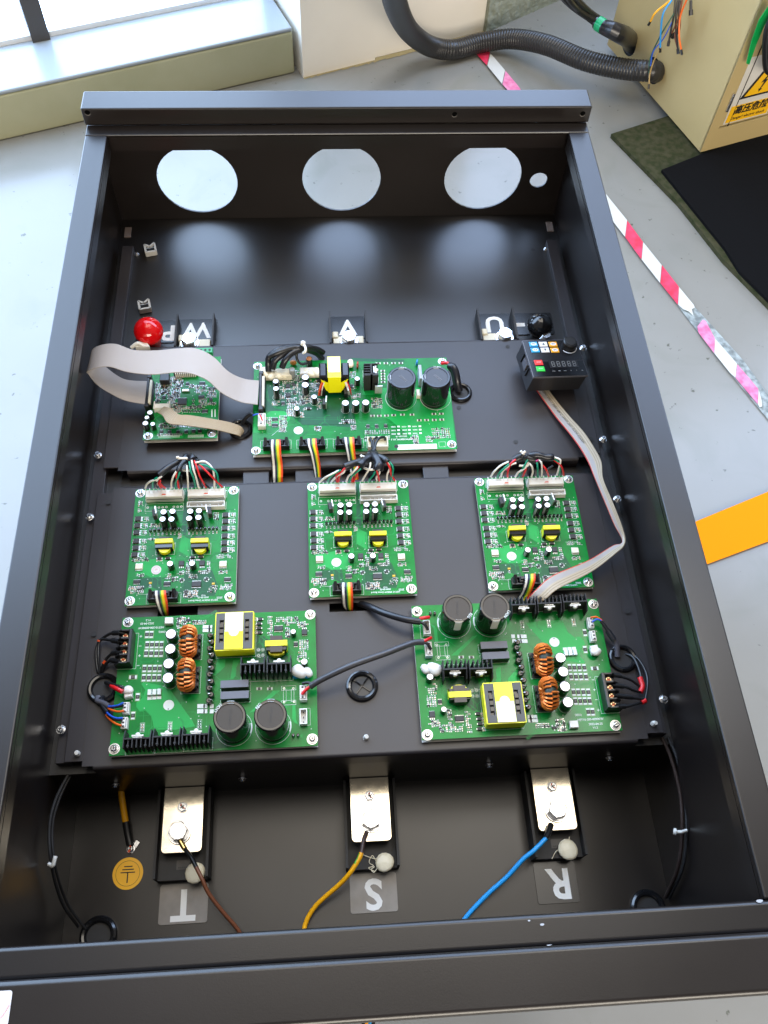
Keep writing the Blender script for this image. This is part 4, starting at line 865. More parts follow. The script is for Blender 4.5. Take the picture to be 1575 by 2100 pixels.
D.field(92.35, 103.45, 30.65, 42.85, 2.6, .95, 90); D.field(91.05, 101.25, 22.05, 29.35, 2.5, .9, 90); D.field(89.75, 94.25, 10.35, 21.35, 2.6, .6); D.field(41.75, 44.25, 52.25, 74.15, 2.6, 1, 0)
for (x, y) in ((-78.75, -50.75), (-49.05, -50.65), (-17.05, -49.95)):
    for k in range(3): D.chip(x, y + 3 - 3 * k, 0, 2.2, 1.5); 
    o.rect(x * mm, y * mm, .0046, .0105, .0002, .00016, SILK)
trace_bundle(o, [(-3.35, 84.25), (-15.95, 76.05), (-22.25, 75.45)], 5, .7, .22, PCBL); trace_bundle(o, [(-56.15, -43.55), (-46.65, -41.75), (-33.35, -42.35), (-26.35, -48.05)], 2, 1.6, .2, PCBD)
trace_bundle(o, [(-87.35, -22.15), (-86.95, -27.55), (-82.75, -32.75), (-76.95, -31.85), (-69.75, -39.15), (-68.35, -52.75)], 1, 1, .35, PCBL); trace_bundle(o, [(80.55, 42.75), (81.35, 34.85), (87.05, 29.35), (86.95, 16.45)], 2, .9, .2, PCBL)
for a, b in (((46.55, 74.45), 12), ((54.85, 77.65), 40)): o.line([((a[0]) * mm, a[1] * mm), ((a[0] + b) * mm, (a[1] + 1) * mm)], .0002, .0001, PCBL)
for (x, y) in ((-88.85, 55.95), (-88.75, 44.05), (-88.65, 32.35), (-89.05, 20.65)): o.box(x * mm, y * mm, .0001, .0030, .0005, .00006, SILK)
for (x, y) in ((-88.85, 55.95), (-88.65, 32.35)): o.box(x * mm, y * mm, .00012, .0005, .0030, .00006, SILK)
route(D, 223, 159, 130, 5)
o.build('small_components', LP, smooth=0, kind='stuff')
for s_, p_, z_ in (('V1.2', (-81.85, 75.65), .0032), ('2022-04-25', (-82.95, 71.55), .0034), ('HST10-200-0090KW', (-78.05, 66.15), .0034), ('(2022)', (-65.15, 60.35), .0030)):
    t = text('lettering', s_, z_, SILK, LP, (p_[0] * mm, p_[1] * mm, .00015), 180, bold=.00006)
RPo = copy_tree(LP); RPo.location = (.17175, .19975, .055); RPo.rotation_euler = (0, 0, R(180))
tag(LP, 'large green power board at lower left, its black terminal block on the left edge', 'circuit board', 'pair of green power boards')
tag(RPo, 'large green power board at lower right, its two big capacitors at the far edge', 'circuit board', 'pair of green power boards')

# ================================================================ DRIVER BOARD (three)
DR = board('driver_board', .129, .1599, .0038, .37545, '', [(-58.70, 74.25), (58.00, 74.25), (-59.00, -73.95), (57.70, -73.45)], 2)
PL9 = plugged(.0465, .0130, .0125, 9); EM9 = connector(.0465, .0080, .0085, 9)
b = put(PL9, 'connector', DR, -26.80, 66.95); r = MB(); r.poly([(-.003, -.0008), (-.001, .0011), (.0005, .0008), (.0022, .001), (.0030, -.0006)], 0, ORED); link('paint_mark', r.mesh('paint_mark', 0), b, (0, -.0030, .01265))
b = put(PL9, 'connector', DR, 25.20, 66.45); link('paint_mark', bpy.data.meshes['paint_mark'], b, (0, -.0030, .01265))
put(EM9, 'connector', DR, 25.20, 50.85)
put(TOS, 'transistor', DR, -36.40, 38.15, 100); put(TOS, 'transistor', DR, 30.90, 38.25, -80)
for (x, y) in ((-23.60, 34.65), (-12.80, 35.05), (-24.20, 24.55), (-13.40, 24.15), (8.60, 34.25), (19.10, 34.65), (7.80, 24.45), (19.00, 25.35)): put(C8[0], 'capacitor', DR, x, y, 0, 0, C8[1])
for (x, y) in ((-12.80, -32.65), (13.20, -33.15)): put(C8s[0], 'capacitor', DR, x, y, 0, 0, C8s[1])
for (x, y) in ((-57.60, 36.55), (-57.80, 26.95), (-58.00, 17.25), (-57.40, 5.35), (-57.20, -4.05), (-57.70, -13.45), (49.80, 38.15), (50.10, 29.05), (49.50, 19.35), (49.90, 8.35), (49.60, -1.25), (50.00, -10.65)): put(DPAK, 'transistor', DR, x, y)
for (x, y) in ((-21.90, -5.15), (20.90, -6.15)):
    b = put(EE[0], 'transformer', DR, x, y); link('tape_band', EE[1], b); link('winding', EE[2], b)
for (x, y) in ((-28.20, -19.35), (-18.00, -19.55), (11.60, -19.45), (21.40, -19.15)): put(SODI, 'diode', DR, x, y)
for (x, y) in ((-1.30, -28.25), (23.40, -28.85)): put(DPAK, 'transistor', DR, x, y, -90)
put(OPTO, 'optocoupler', DR, -51.40, -30.05); put(OPTO, 'optocoupler', DR, 48.50, -30.95)
put(S14, 'chip', DR, -52.70, -49.65); put(S14, 'chip', DR, -16.80, -53.65); put(S14, 'chip', DR, 54.30, -50.95); put(S28, 'chip', DR, 17.90, -55.75)
b = put(IDC[0], 'ribbon_header', DR, -19.70, -72.15); link('plug', IDC[1], b); link('pin_row', IDC[2], b)
o = MB(); o.disc(0, 0, .00022, .0060, mat('sticker_white', (.66, .60, .57), .5), 28); o.ring(0, 0, .00026, .0040, .0004, mat('stamp_pink', (.6, .3, .3), .6), 24); o.box(0, 0, .00026, .0036, .0005, .00003, MATS['stamp_pink'], 20); o.box(0, .0012, .00026, .0030, .0005, .00003, MATS['stamp_pink'], 15)
put(o.mesh('inspection_sticker', 0), 'inspection_sticker', DR, -31.10, -34.45)
o = MB()
for pts in ([(-55.90, -23.25), (-11.30, -14.75), (-9.00, -16.15), (-12.40, -43.95), (-36.10, -44.25), (-43.80, -40.15), (-55.10, -39.75)], [(-4.40, 12.35), (8.00, 5.35), (6.90, -18.05), (-5.30, -9.85)]): o.poly([(a * mm, b * mm) for a, b in pts], .00006, PCBL)
for pts in ([(-52.90, -44.85), (-24.80, -43.45), (-22.10, -63.45), (-37.50, -55.45), (-51.10, -65.95)], [(3.60, -38.35), (35.50, -37.15), (44.10, -61.25), (40.00, -70.95), (4.10, -74.35), (-2.10, -64.25)], [(-2.80, 77.75), (2.00, 77.55), (1.40, 12.15), (-4.40, 12.35)]): o.poly([(a * mm, b * mm) for a, b in pts], .00003, PCBD)
o.build('copper_area', DR, smooth=0, kind='stuff')
D = Dense(21); o = D.o
OUT(-27.40, 52.95, 47, 10.5); 
for x, y in ((-48.00, 52.85), (-38.60, 52.75), (-34.00, 52.65), (-29.40, 52.75), (-24.80, 52.95), (-15.60, 52.85), (-10.90, 52.75), (-6.40, 52.95)): o.ring(x * mm, y * mm, .00016, .0008, .0007, SILK, 16)
OUT(-27.00, 71.65, 48, 13); OUT(25.80, 71.15, 48, 13); OUT(25.40, 52.45, 48, 10.5); OUT(-19.70, -72.15, 40, 13); OUT(-22.10, -6.55, 23, 15); OUT(21.20, -8.05, 23, 15)
for y in (790, 862, 935, 1025, 1097, 1170): pass
for (x, y) in ((-47.70, 36.35), (-48.00, 26.75), (-48.20, 17.15), (-48.10, 5.25), (-48.10, -4.15), (-48.20, -13.55), (59.30, 38.15), (59.30, 28.95), (58.90, 19.25), (59.00, 8.35), (58.90, -1.25), (59.00, -10.85)):
    D.chip(x + 1.2, y + 1.3, 90, 2.4, 1.5, CHIP); D.chip(x - 1.6, y + 1.8, 0, 1.8, 1.0); D.chip(x - 1.6, y - .2, 0, 1.8, 1.0); D.chip(x + 1.2, y - 1.6, 0, 2.0, 1.0); OUT(x - 5.5, y, 11, 6.8)
DZ = [(-41.70, 19.05), (-36.80, 19.25), (-31.90, 19.45), (-26.90, 19.65), (-21.80, 19.75), (-16.80, 19.75), (-12.00, 19.55), (-7.20, 19.65), (5.20, 19.55), (10.00, 19.05), (15.00, 18.85), (19.70, 19.25), (24.70, 19.45), (29.90, 19.55), (34.60, 19.35), (39.20, 19.15)]
for x, y in DZ: put(DSM, 'diode', DR, x, y, 0); D.chip(x, y - 5.2, 90, 2.1, 1.2); o.ring(x * mm, y * mm, .00015, .0024, .0002, SILK, 14)
D.field(-60.20, -55.00, 46.65, 63.05, 2.6, .8); D.field(-42.70, -30.50, 24.25, 29.65, 2.6, .8); D.field(34.30, 40.70, 32.15, 43.05, 2.6, .8)
D.field(-60.30, -41.10, -21.55, -17.75, 2.2, .9, 90); D.field(40.00, 57.20, -21.65, -16.55, 2.2, .9, 90); D.field(-54.00, -45.00, -42.45, -38.65, 2.0, .9, 90); D.field(43.20, 54.00, -42.05, -38.95, 2.0, .9, 90)
D.field(-61.60, -44.30, -64.65, -54.75, 2.2, .95); D.field(-43.80, -33.40, 7.15, 8.45, 2.2, .9); D.field(-7.90, -3.30, 7.15, 15.05, 2.2, .6); D.field(-32.00, -25.20, -23.05, -21.15, 2.2, .9); D.field(6.70, 24.90, -24.25, -21.65, 2.4, .8); D.field(45.80, 61.00, -64.15, -56.75, 2.5, .8); D.field(-19.70, -12.40, -47.55, -40.05, 2.4, .9); D.field(-11.40, -4.70, -50.45, -44.15, 2.2, .6)
D.field(3.80, 8.90, -40.95, -26.45, 2.8, .95, 90); D.field(28.90, 33.40, -41.95, -24.85, 2.8, .9, 90); D.field(-6.00, 2.40, -41.85, -36.85, 2.6, .9); D.field(19.40, 28.50, -42.35, -37.25, 2.6, .9); D.field(7.90, 18.00, -47.55, -41.25, 2.6, .9)
D.field(3.40, 20.10, -72.25, -63.05, 2.2, .95); D.field(31.60, 41.70, -67.15, -57.85, 2.8, .8)
for (x, y) in ((-0.10, -49.35), (29.20, -49.35)): D.sot(x, y, 45, 1.6); o.ring(x * mm, y * mm, .00016, .0030, .00025, SILK, 18)
YL = mat('led_yellow', (.75, .42, .02), .3)
for (x, y) in ((-36.60, -51.75), (37.70, -55.75)): o.box(x * mm, y * mm, 0, .0032, .0022, .0012, YL); D.chip(x, y - 4, 90, 2.4, 1.4, CHIP)
trace_bundle(o, [(-39.40, -42.25), (-34.80, -38.05)], 1, 1, .25, SILK); trace_bundle(o, [(-54.00, -42.05), (-28.20, -42.75), (-28.40, -58.25)], 1, 1, .22, PCBL); trace_bundle(o, [(-51.70, -65.25), (-38.90, -66.45)], 1, 1, .22, SILK); trace_bundle(o, [(-0.40, -63.75), (3.00, -74.35), (38.60, -75.15), (44.00, -62.55)], 1, 1, .22, PCBL)
trace_bundle(o, [(-9.30, -9.65), (9.00, -10.15)], 1, 1, .22, PCBL); trace_bundle(o, [(-23.40, -34.75), (-16.90, -41.95)], 1, 1, .22, SILK)
route(D, 129, 159, 120, 6)
o.build('small_components', DR, smooth=0, kind='stuff')
for s_, p_, z_ in (('HST10 300KW Drive Board', (26.50, -76.55), .0030), ('2020-03-09', (26.50, -72.85), .0028), ('V1.0', (26.70, -70.15), .0026), ('2022', (45.70, -73.95), .0034)): text('lettering', s_, z_, SILK, DR, (p_[0] * mm, p_[1] * mm, .00015), 180, bold=.00004)
DL = copy_tree(DR); DL.location = (-.2124, .37405, .055); DRR = copy_tree(DR); DRR.location = (.2195, .37525, .055)
tag(DR, 'middle green driver board, its wires joined by a thick black sleeve from the main board', 'circuit board', 'three green driver boards')
tag(DL, 'left green driver board, straight behind the lower left power board', 'circuit board', 'three green driver boards')
tag(DRR, 'right green driver board, crossed at its near corner by the folded keypad ribbon', 'circuit board', 'three green driver boards')

# ================================================================ MAIN BOARD
MBD = board('main_board', .2695, .155, .00285, .5801, '', [(-129.75, 69.30), (-129.95, -71.80), (128.25, 70.40), (127.85, -70.40)], 3)
tag(MBD, 'wide green main board with two very large black capacitors at its right end', 'circuit board')
# long ribbon header at the left edge
o = MB(); o.box(0, 0, 0, .0090, .0540, .0090, BLACK, ch=.0005); lb = o.mesh('ribbon_header', 0); LHX, LHY = -122.45, 17.40
b = put(lb, 'ribbon_header', MBD, LHX, LHY)
o = MB(); o.box(-.0018, 0, .009, .0035, .0560, .0045, BLACK, ch=.0005); o.box(.0018, 0, .009, .0030, .0500, .0030, CREAM); [o.box(-.0010, s_ * .0300, 0, .0060, .0060, .0140, BLACK, ch=.0006) for s_ in (-1, 1)]; link('latch', o.mesh('latch', 0), b)
put(jst(3, .0100, .0210, .0085, True), 'connector', MBD, -122.25, -28.30)
for (x, y), c in (((-103.35, 26.60), C8), ((-102.85, 14.10), C8), ((-63.65, 35.10), C10), ((-63.85, 22.00), C10), ((-52.25, 4.60), C8s), ((-75.85, -14.00), C8s), ((-10.75, -10.00), C10), ((2.95, -10.40), C10), ((16.35, -10.10), C10), ((6.85, 33.80), C8s)): put(c[0], 'capacitor', MBD, x, y, 0, 0, c[1])
CT = capmesh(.0045, .015, TAN); put(CT[0], 'capacitor', MBD, -58.15, 68.50, sub=CT[1])
for (x, y), me, a in (((-88.05, 31.90), DPAK, -90), ((-87.65, 16.10), DPAK, -90), ((-94.55, 3.70), S8, 0), ((-67.05, 3.90), S8, 0), ((-60.25, -6.20), SODI, 0), ((-105.45, -22.60), S14, 0), ((-105.45, -32.10), S14, 0), ((-45.35, 30.60), S8, 0), ((-10.65, -29.70), SODI, 0), ((-45.55, 41.30), SODI, 0), ((-2.45, 29.30), SODI, 90), ((-80.15, 35.20), SODI, 90), ((-79.15, 21.70), SODI, 90), ((18.05, -37.90), S8, 0), ((29.85, -38.30), S8, 0), ((41.95, -38.10), S8, 0)): put(me, 'chip', MBD, x, y, a)
put(TOS, 'transistor', MBD, -38.95, -4.40, 85); put(TOS, 'transistor', MBD, -9.55, 13.10, 95); put(TOS, 'transistor', MBD, 35.15, 17.60, 0)
for (x, y) in ((-103.15, -67.40), (-56.55, -67.90), (-8.95, -68.50)):
    b = put(IDC[0], 'ribbon_header', MBD, x, y); link('plug', IDC[1], b); link('pin_row', IDC[2], b)
# upright transformer with a yellow and white band
b = MB(); b.box(0, 0, 0, .0290, .0200, .0060, BLACK); b.box(-.0150, .0000, .010, .0105, .0240, .0250, BLACKG, ch=.0020); b.box(.0150, .0000, .010, .0105, .0240, .0250, BLACKG, ch=.0020); b.box(0, 0, .006, .0300, .0180, .0220, BLACK); [b.box(x, -.013, .0, .0070, .0100, .0120, BLACK) for x in (-.0165, .0165)]
ux, uy = -24.35, 32.50
bt_ = put(b.mesh('transformer', 0), 'transformer', MBD, ux, uy)
o = MB(); o.box(0, .003, .0352, .0175, .0360, .0008, YTAPE); o.box(0, .007, .0360, .0160, .026, .0003, WTAPE); o.box(0, .0205, .006, .0175, .0010, .0295, YTAPE); link('tape_band', o.mesh('tape_band', 0), bt_)
o = MB(); o.add([(-.0085, -.0150, .0352), (.0085, -.0150, .0352), (.0085, -.0170, .0060), (-.0085, -.0170, .0060)], [(3, 2, 1, 0)], YTAPE); o.add([(-.0185, -.0130, .0300), (-.0085, -.0140, .0240), (-.0085, -.0160, .0060), (-.0120, -.0150, .0100)], [(3, 2, 1, 0)], YTAPE); o.add([(.0085, -.0140, .0240), (.0185, -.0130, .0300), (.0120, -.0150, .0100), (.0085, -.0160, .0060)], [(3, 2, 1, 0)], YTAPE); link('front_tape', o.mesh('front_tape', 0), bt_)
text('lettering', '2N2', .0060, mat('stamp_grey', (.42, .42, .40), .6), bt_, (0, .008, .0364), -90)
o = MB()
for x0, m_ in ((-.0185, RED), (-.0165, WPVC), (-.0200, ORANGE), (.0180, WPVC), (.0200, RED), (.0165, WPVC)): o = MB(); o.tube([(x0 * .8, -.0120, .026), (x0, -.0165, .016), (x0 * 1.12, -.018, .002)], .0009, m_, 6, 4); o.build('lead_wire', bt_, smooth=60)
# vertical finned heatsink
o = MB(); Wd, Dp, Hh = .0190, .0200, .0330
o.box(0, -Dp/2 + .0010, 0, Wd, .0020, Hh, BLACKM); o.box(.0005, 0, 0, .0025, Dp, Hh, BLACKM)
for i in range(5): o.box(-.0050, -Dp/2 + .003 + i * .0042, 0, .0090, .0012, Hh, BLACKM)
for i in (0, 4): o.box(.0055, -Dp/2 + .003 + i * .0042, 0, .0080, .0012, Hh, BLACKM)
b = put(o.mesh('heatsink', 0), 'heatsink', MBD, 25.15, 32.20); t = link('transistor', TO, b, (.0035, .0005, .0130)); t.rotation_euler = (0, 0, R(-90))
# two very large capacitors
BM = bigcap(.0188, .0460, CAPTOPB, '', '')
for i, (x, y) in enumerate(((64.75, 7.00), (110.75, 6.80))):
    b = put(BM[0], 'capacitor', MBD, x, y); link('cap_top', BM[1], b); text('lettering', '220207', .0050, mat('cap_print', (.15, .15, .16), .5), b, (.0015, -.0010, .0455), 130, sx=.9)
    o = MB(); vs = []; N = 6
    for k in range(N + 1):
        a = R(165 + 26 * k / N); vs += [(.0191 * math.cos(a), .0191 * math.sin(a), .006), (.0190 * math.cos(a), .0190 * math.sin(a), .0448), (.0152 * math.cos(a), .0152 * math.sin(a), .0462)]
    o.add(vs, [f for k in range(N) for f in ((3 * k, 3 * k + 3, 3 * k + 4, 3 * k + 1), (3 * k + 1, 3 * k + 4, 3 * k + 5, 3 * k + 2))], MATS['cap_band']); o.build('polarity_stripe', b, smooth=0)
    text('lettering', 'LVE 85°C', .0024, SILK, b, (.0020, .0166, .0461), -8)
o = MB(); o.box(0, 0, 0, .0042, .0240, .0180, mat('relay_grey', (.36, .38, .42), .4), ch=.0004); put(o.mesh('film_capacitor', 0), 'film_capacitor', MBD, 93.55, 38.80)
DB2 = discap(BLUC, .0045); put(DB2, 'disc_capacitor', MBD, 91.95, 65.90, 80); DR2 = discap(RCER, .0050); put(DR2, 'disc_capacitor', MBD, 8.75, 64.00, 85); put(discap(TAN, .0045), 'disc_capacitor', MBD, -80.25, 70.70)
o = MB(); o.box(0, 0, 0, .005, .012, .006, CREAM, ch=.001); put(o.mesh('glue_blob', 0), 'glue_blob', MBD, 89.45, 12.40)
for (x, y) in ((38.15, 69.50), (48.65, 69.50), (59.35, 69.30), (69.65, 69.10), (25.35, -20.70), (34.45, -21.00), (44.15, -21.10), (53.85, -20.50), (65.85, -20.10), (78.75, -20.50), (108.45, -20.30), (118.65, -20.30), (87.75, -30.10), (97.65, -30.20), (108.15, -30.20), (118.35, -30.10), (43.55, 56.00), (43.55, 50.80), (43.25, 46.10), (43.15, 41.60), (42.85, 36.30)): put(R1206, 'resistor', MBD, x, y, 90)
# glued white power connectors
o = MB(); o.box(0, 0, 0, .0430, .0130, .0100, CREAM, ch=.001); b = put(o.mesh('connector', 0), 'connector', MBD, -103.85, 50.40)
for (x, y), r_, sd in (((-118.95, 52.60), .0085, 5), ((-110.15, 48.20), .0075, 6), ((-100.75, 47.70), .0072, 7), ((-92.95, 48.80), .0066, 8)): put(blob(r_, sd), 'glue_blob', MBD, x, y, z=2)
o = MB(); o.box(0, 0, 0, .0240, .0120, .0090, WHITE, ch=.001); put(o.mesh('connector', 0), 'connector', MBD, -59.15, 52.70)
for (x, y), r_, sd in (((-62.75, 52.90), .0062, 15), ((-55.35, 49.70), .0068, 16), ((-47.85, 50.70), .0082, 17), ((-2.45, 63.80), .0055, 18), ((-0.85, 68.90), .0048, 19)): put(blob(r_, sd), 'glue_blob', MBD, x, y, z=2)
o = MB(); o.cyl(0, 0, .0030, .0040, .0150, mat('film_can', (.25, .26, .25), .35), 16, .0006); put(o.mesh('capacitor', 40), 'capacitor', MBD, -81.45, 48.10)
cx4, cy4 = 29.35, -69.00; put(connector(.0265, .0160, .0090, 4, CREAM, False), 'connector', MBD, cx4, cy4)
o = MB()
for pts in ([(11.25, 25.00), (17.05, 27.10), (46.95, 26.20), (134.45, 23.60), (132.75, -78.40), (93.05, -77.10), (47.45, -26.90), (36.75, -22.00), (38.85, 14.70), (12.75, 15.50)], [(-117.85, -13.60), (-111.55, -8.20), (-93.25, -8.80), (-86.05, -15.80), (-85.15, -22.60), (-89.65, -29.10), (-116.75, -32.70)], [(-132.45, -7.50), (-118.75, -10.20), (-118.45, -42.60), (-133.65, -43.20)]): o.poly([(a * mm, b * mm) for a, b in pts], .00006, PCBL)
for pts in ([(-119.35, 47.80), (-85.75, 46.80), (-68.95, 46.30), (-4.25, 18.40), (1.55, -20.90), (1.75, -38.80), (-49.85, -33.80), (-69.75, -32.00), (-85.95, -14.70), (-118.75, -7.90)], [(0.45, 80.70), (74.85, 74.80), (74.65, 71.20), (0.15, 74.50)]): o.poly([(a * mm, b * mm) for a, b in pts], .00003, PCBD)
o.build('copper_area', MBD, smooth=0, kind='stuff')
D = Dense(31); o = D.o
px_, py_ = -74.35, -41.30; o.disc(px_ * mm, py_ * mm, .00016, .0062, SILK, 30); o.disc((px_ + 2.5) * mm, (py_ + 2) * mm, .0002, .0007, BLACKM, 8)
o.box(0.08165, -0.07290, .0001, .0525, .0080, .0001, SILK); o.disc(0.05415, -0.07140, .0002, .0028, BLACKM, 20)
for (x, y) in ((65.95, 8.10), (113.25, 7.80)): o.ring(x * mm, y * mm, .00014, .0208, .0009, SILK, 46, 150, 290); o.ring(x * mm, y * mm, .00014, .0208, .00025, SILK, 46)
OUT(26.25, 45.90, 21, 23); OUT(29.45, -63.50, 29, 18); OUT(-104.05, -63.30, 40, 14); OUT(-56.75, -63.80, 40, 14); OUT(-8.75, -64.40, 40, 14); OUT(115.35, -70.20, 9, 8)
for (x, y) in ((-102.85, 14.10), (-63.85, 22.00), (-10.75, -10.00), (2.95, -10.40), (16.35, -10.10), (-75.85, -14.00), (-52.25, 4.60)): o.ring(x * mm, y * mm, .00014, .0056, .0003, SILK, 24)
D.field(-88.55, -69.85, 39.50, 61.00, 2.8, .75); D.field(-101.55, -89.55, 11.90, 42.40, 2.7, .55); D.field(-86.75, -70.95, 18.40, 38.30, 2.7, .7, 90); D.field(-57.85, -42.05, 22.20, 43.40, 2.7, .8); D.field(-109.75, -98.75, 0.70, 7.60, 2.5, .85); D.field(-89.65, -76.75, -18.10, 13.90, 2.4, .8)
D.field(-82.25, -62.05, -0.30, 6.60, 2.4, .7); D.field(-72.95, -56.35, 4.10, 16.80, 2.4, .8); D.field(-49.15, -42.75, -8.00, 10.40, 2.4, .8, 90); D.field(-71.45, -66.85, -20.80, -11.80, 2.3, .9); D.field(-118.15, -110.45, -32.80, -18.30, 2.6, .9, 0); D.field(-100.55, -89.65, -34.50, -16.60, 2.4, .95, 90)
D.field(-99.65, -91.55, -43.40, -35.60, 2.2, .9); D.field(-52.65, -44.55, -43.80, -35.50, 2.2, .95); D.field(-4.65, 2.15, -43.20, -35.40, 2.2, .95); D.field(-19.75, 2.15, -32.90, -25.10, 2.6, .7, 0); D.field(-67.65, -56.65, -8.60, -2.90, 2.4, .6)
D.field(-2.25, 10.75, 8.80, 18.10, 2.6, .6); D.field(24.55, 39.35, -8.20, 9.10, 2.5, .85); D.field(13.05, 47.05, -50.90, -44.20, 3.2, .95, 90); D.field(12.55, 18.45, -61.40, -53.70, 2.8, .9, 90); D.field(41.95, 46.55, -60.10, -53.60, 2.8, .9, 90)
D.field(103.35, 114.25, -61.20, -43.50, 3.0, 1, 0); D.field(115.75, 127.15, -60.50, -43.40, 3.0, 1, 0); D.field(77.15, 84.35, -67.90, -53.70, 2.4, .95); D.field(74.55, 78.15, -61.20, -56.80, 2.4, .95); D.field(94.35, 106.15, -66.40, -56.50, 2.3, .8); D.field(0.25, 4.95, 25.20, 32.30, 2.4, .8); D.field(-2.05, 5.95, 44.20, 56.20, 2.8, .7); D.field(-3.85, 3.65, 25.30, 33.60, 2.8, .8)
D.field(39.65, 47.15, 32.30, 58.60, 50, 0)
for (x, y) in ((59.25, -39.40), (73.65, -39.60), (87.85, -39.90), (58.85, -45.20), (73.25, -45.40), (87.85, -45.50), (58.75, -51.20), (73.25, -51.20), (87.85, -51.10)): o.box(x * mm, y * mm, .0001, .0034, .0026, .00006, SILK)
for i in range(4): trace_bundle(o, [(-89.65, -22.40), (-73.45, -33.00), (-4.45, -33.60)], 1, 1, .25, PCBL, .0001)
trace_bundle(o, [(-84.25, -20.90), (2.35, -25.40), (20.15, -22.00)], 2, 3.0, .22, PCBL); trace_bundle(o, [(-118.25, 28.90), (-115.35, 12.60), (-104.25, -2.70), (-89.65, -5.50)], 4, 1.0, .22, PCBL); trace_bundle(o, [(-69.85, -34.30), (-56.25, -35.30), (-44.75, -46.20), (-27.55, -45.60)], 3, 1.2, .25, PCBL); trace_bundle(o, [(-109.45, -48.40), (-99.65, -38.80)], 1, 1, .35, SILK); trace_bundle(o, [(3.55, -25.50), (8.75, -31.20), (44.45, -31.30), (53.95, -40.60)], 2, 1.2, .25, PCBL)
trace_bundle(o, [(-37.75, -56.30), (-27.85, -56.60)], 1, 1, .25, SILK)
route(D, 269, 155, 90, 7)
o.build('small_components', MBD, smooth=0, kind='stuff')
for s_, p_ in (('300K', (52.15, -39.60)), ('420K', (66.35, -39.90)), ('400K', (80.55, -39.90)), ('350K', (51.95, -45.50)), ('350K', (66.85, -45.40)), ('380K', (81.05, -45.50)), ('300K', (51.85, -51.40)), ('200K', (66.85, -51.40)), ('320K', (80.55, -51.20))): text('lettering', s_, .0030, SILK, MBD, (p_[0] * mm, p_[1] * mm, .00016), 180, bold=.00005)
for s_, p_, z_ in (('2022-03-19', (62.05, -55.50), .0032), ('MPM300KW_V1.1', (61.25, -60.20), .0036)): text('lettering', s_, z_, SILK, MBD, (p_[0] * mm, p_[1] * mm, .00016), 180, bold=.00005)

# ================================================================ CONTROL BOARD (small, at the left)
CB = board('control_board', .0960, .1370, -.2250, .5940, '', [(-41.40, -62.60), (40.70, -61.20)], 4, zt=.062)
tag(CB, 'small crowded green control board under the looped wide grey ribbon at upper left', 'circuit board')
QFP = soic(.0118, .0105, .0020, 12, pad=.0014); 
def big(me, x, y, a=0, nm='chip', **k): return put(me, nm, CB, x, y, a, **k)
big(QFP, -0.30, -8.60); o = MB(); o.box(0, 0, 0, .0100, .0040, .0035, STEEL, ch=.0010); big(o.mesh('crystal', 30), 3.40, 9.00, nm='crystal')
for (x, y), me in (((4.90, 21.30), S8), ((24.60, 21.60), S14), ((24.60, -1.60), S14), ((37.40, -6.40), S8), ((-25.30, -0.50), S8), ((30.20, -25.40), S14)): big(me, x, y)
for (x, y) in ((-24.60, -56.90), (-14.00, -57.70), (-3.10, -58.00), (7.50, -58.00), (17.00, -57.40), (25.20, -57.30)): big(S8, x, y)
for (x, y), c in (((-39.00, -33.70), C8s), ((-42.60, -40.60), C6), ((-43.40, -50.90), C8s), ((-34.30, -51.20), C6)): put(c[0], 'capacitor', CB, x, y, sub=c[1])
o = MB(); o.box(0, 0, 0, .0125, .0125, .0100, BLACK, ch=.0006); big(o.mesh('relay', 0), -24.70, 27.00, nm='relay')
o = MB(); o.box(0, 0, 0, .0195, .0075, .0085, WHITE, ch=.0005); o.box(-.0098, 0, .001, .0012, .0120, .0095, WHITE); o.box(.0098, 0, .001, .0012, .0120, .0095, WHITE); CWX, CWY = -25.10, -20.20; big(o.mesh('connector', 0), CWX, CWY, nm='connector')
o = MB(); o.box(0, 0, 0, .0085, .0400, .0090, BLACK, ch=.0005); CHX, CHY = -42.80, 1.00; b = big(o.mesh('ribbon_header', 0), CHX, CHY, nm='ribbon_header')
o = MB(); o.box(-.0020, 0, .009, .0030, .0440, .0050, BLACK, ch=.0005); o.box(.0015, 0, .009, .0030, .0385, .0035, CREAM); [o.box(-.0010, s_ * .0240, 0, .0055, .0050, .0150, BLACK, ch=.0006) for s_ in (-1, 1)]; link('latch', o.mesh('latch', 0), b)
o = MB(); [o.box(i * .0026, 0, 0, .0012, .0030, .0075, WHITE) for i in range(11)]; o.box(.013, .0022, 0, .032, .003, .0090, BLACK); big(o.mesh('pin_header', 0), -10.90, 35.00, nm='pin_header')
o = MB(); GT = mat('green_terminal', (.02, .30, .10), .35); o.box(0, 0, 0, .0260, .0090, .0080, GT, ch=.0006); [o.disc(-.009 + i * .006, .0, .0081, .0019, BLACKM, 12) for i in range(4)]; big(o.mesh('terminal_block', 0), 24.40, 73.90, nm='terminal_block')
D = Dense(41); o = D.o
D.field(-37.40, -17.00, 4.70, 24.40, 2.1, .9); D.field(-17.80, -0.80, 16.70, 34.80, 2.1, .9); D.field(-15.20, -4.00, -2.90, 16.70, 2.1, .85); D.field(-36.20, -29.90, -9.20, 5.00, 2.1, .9); D.field(-20.10, -10.40, -9.70, 4.40, 2.1, .8); D.field(-15.00, -1.10, -27.40, -9.90, 2.1, .9); D.field(-1.10, 26.00, -21.10, -15.80, 2.2, .85)
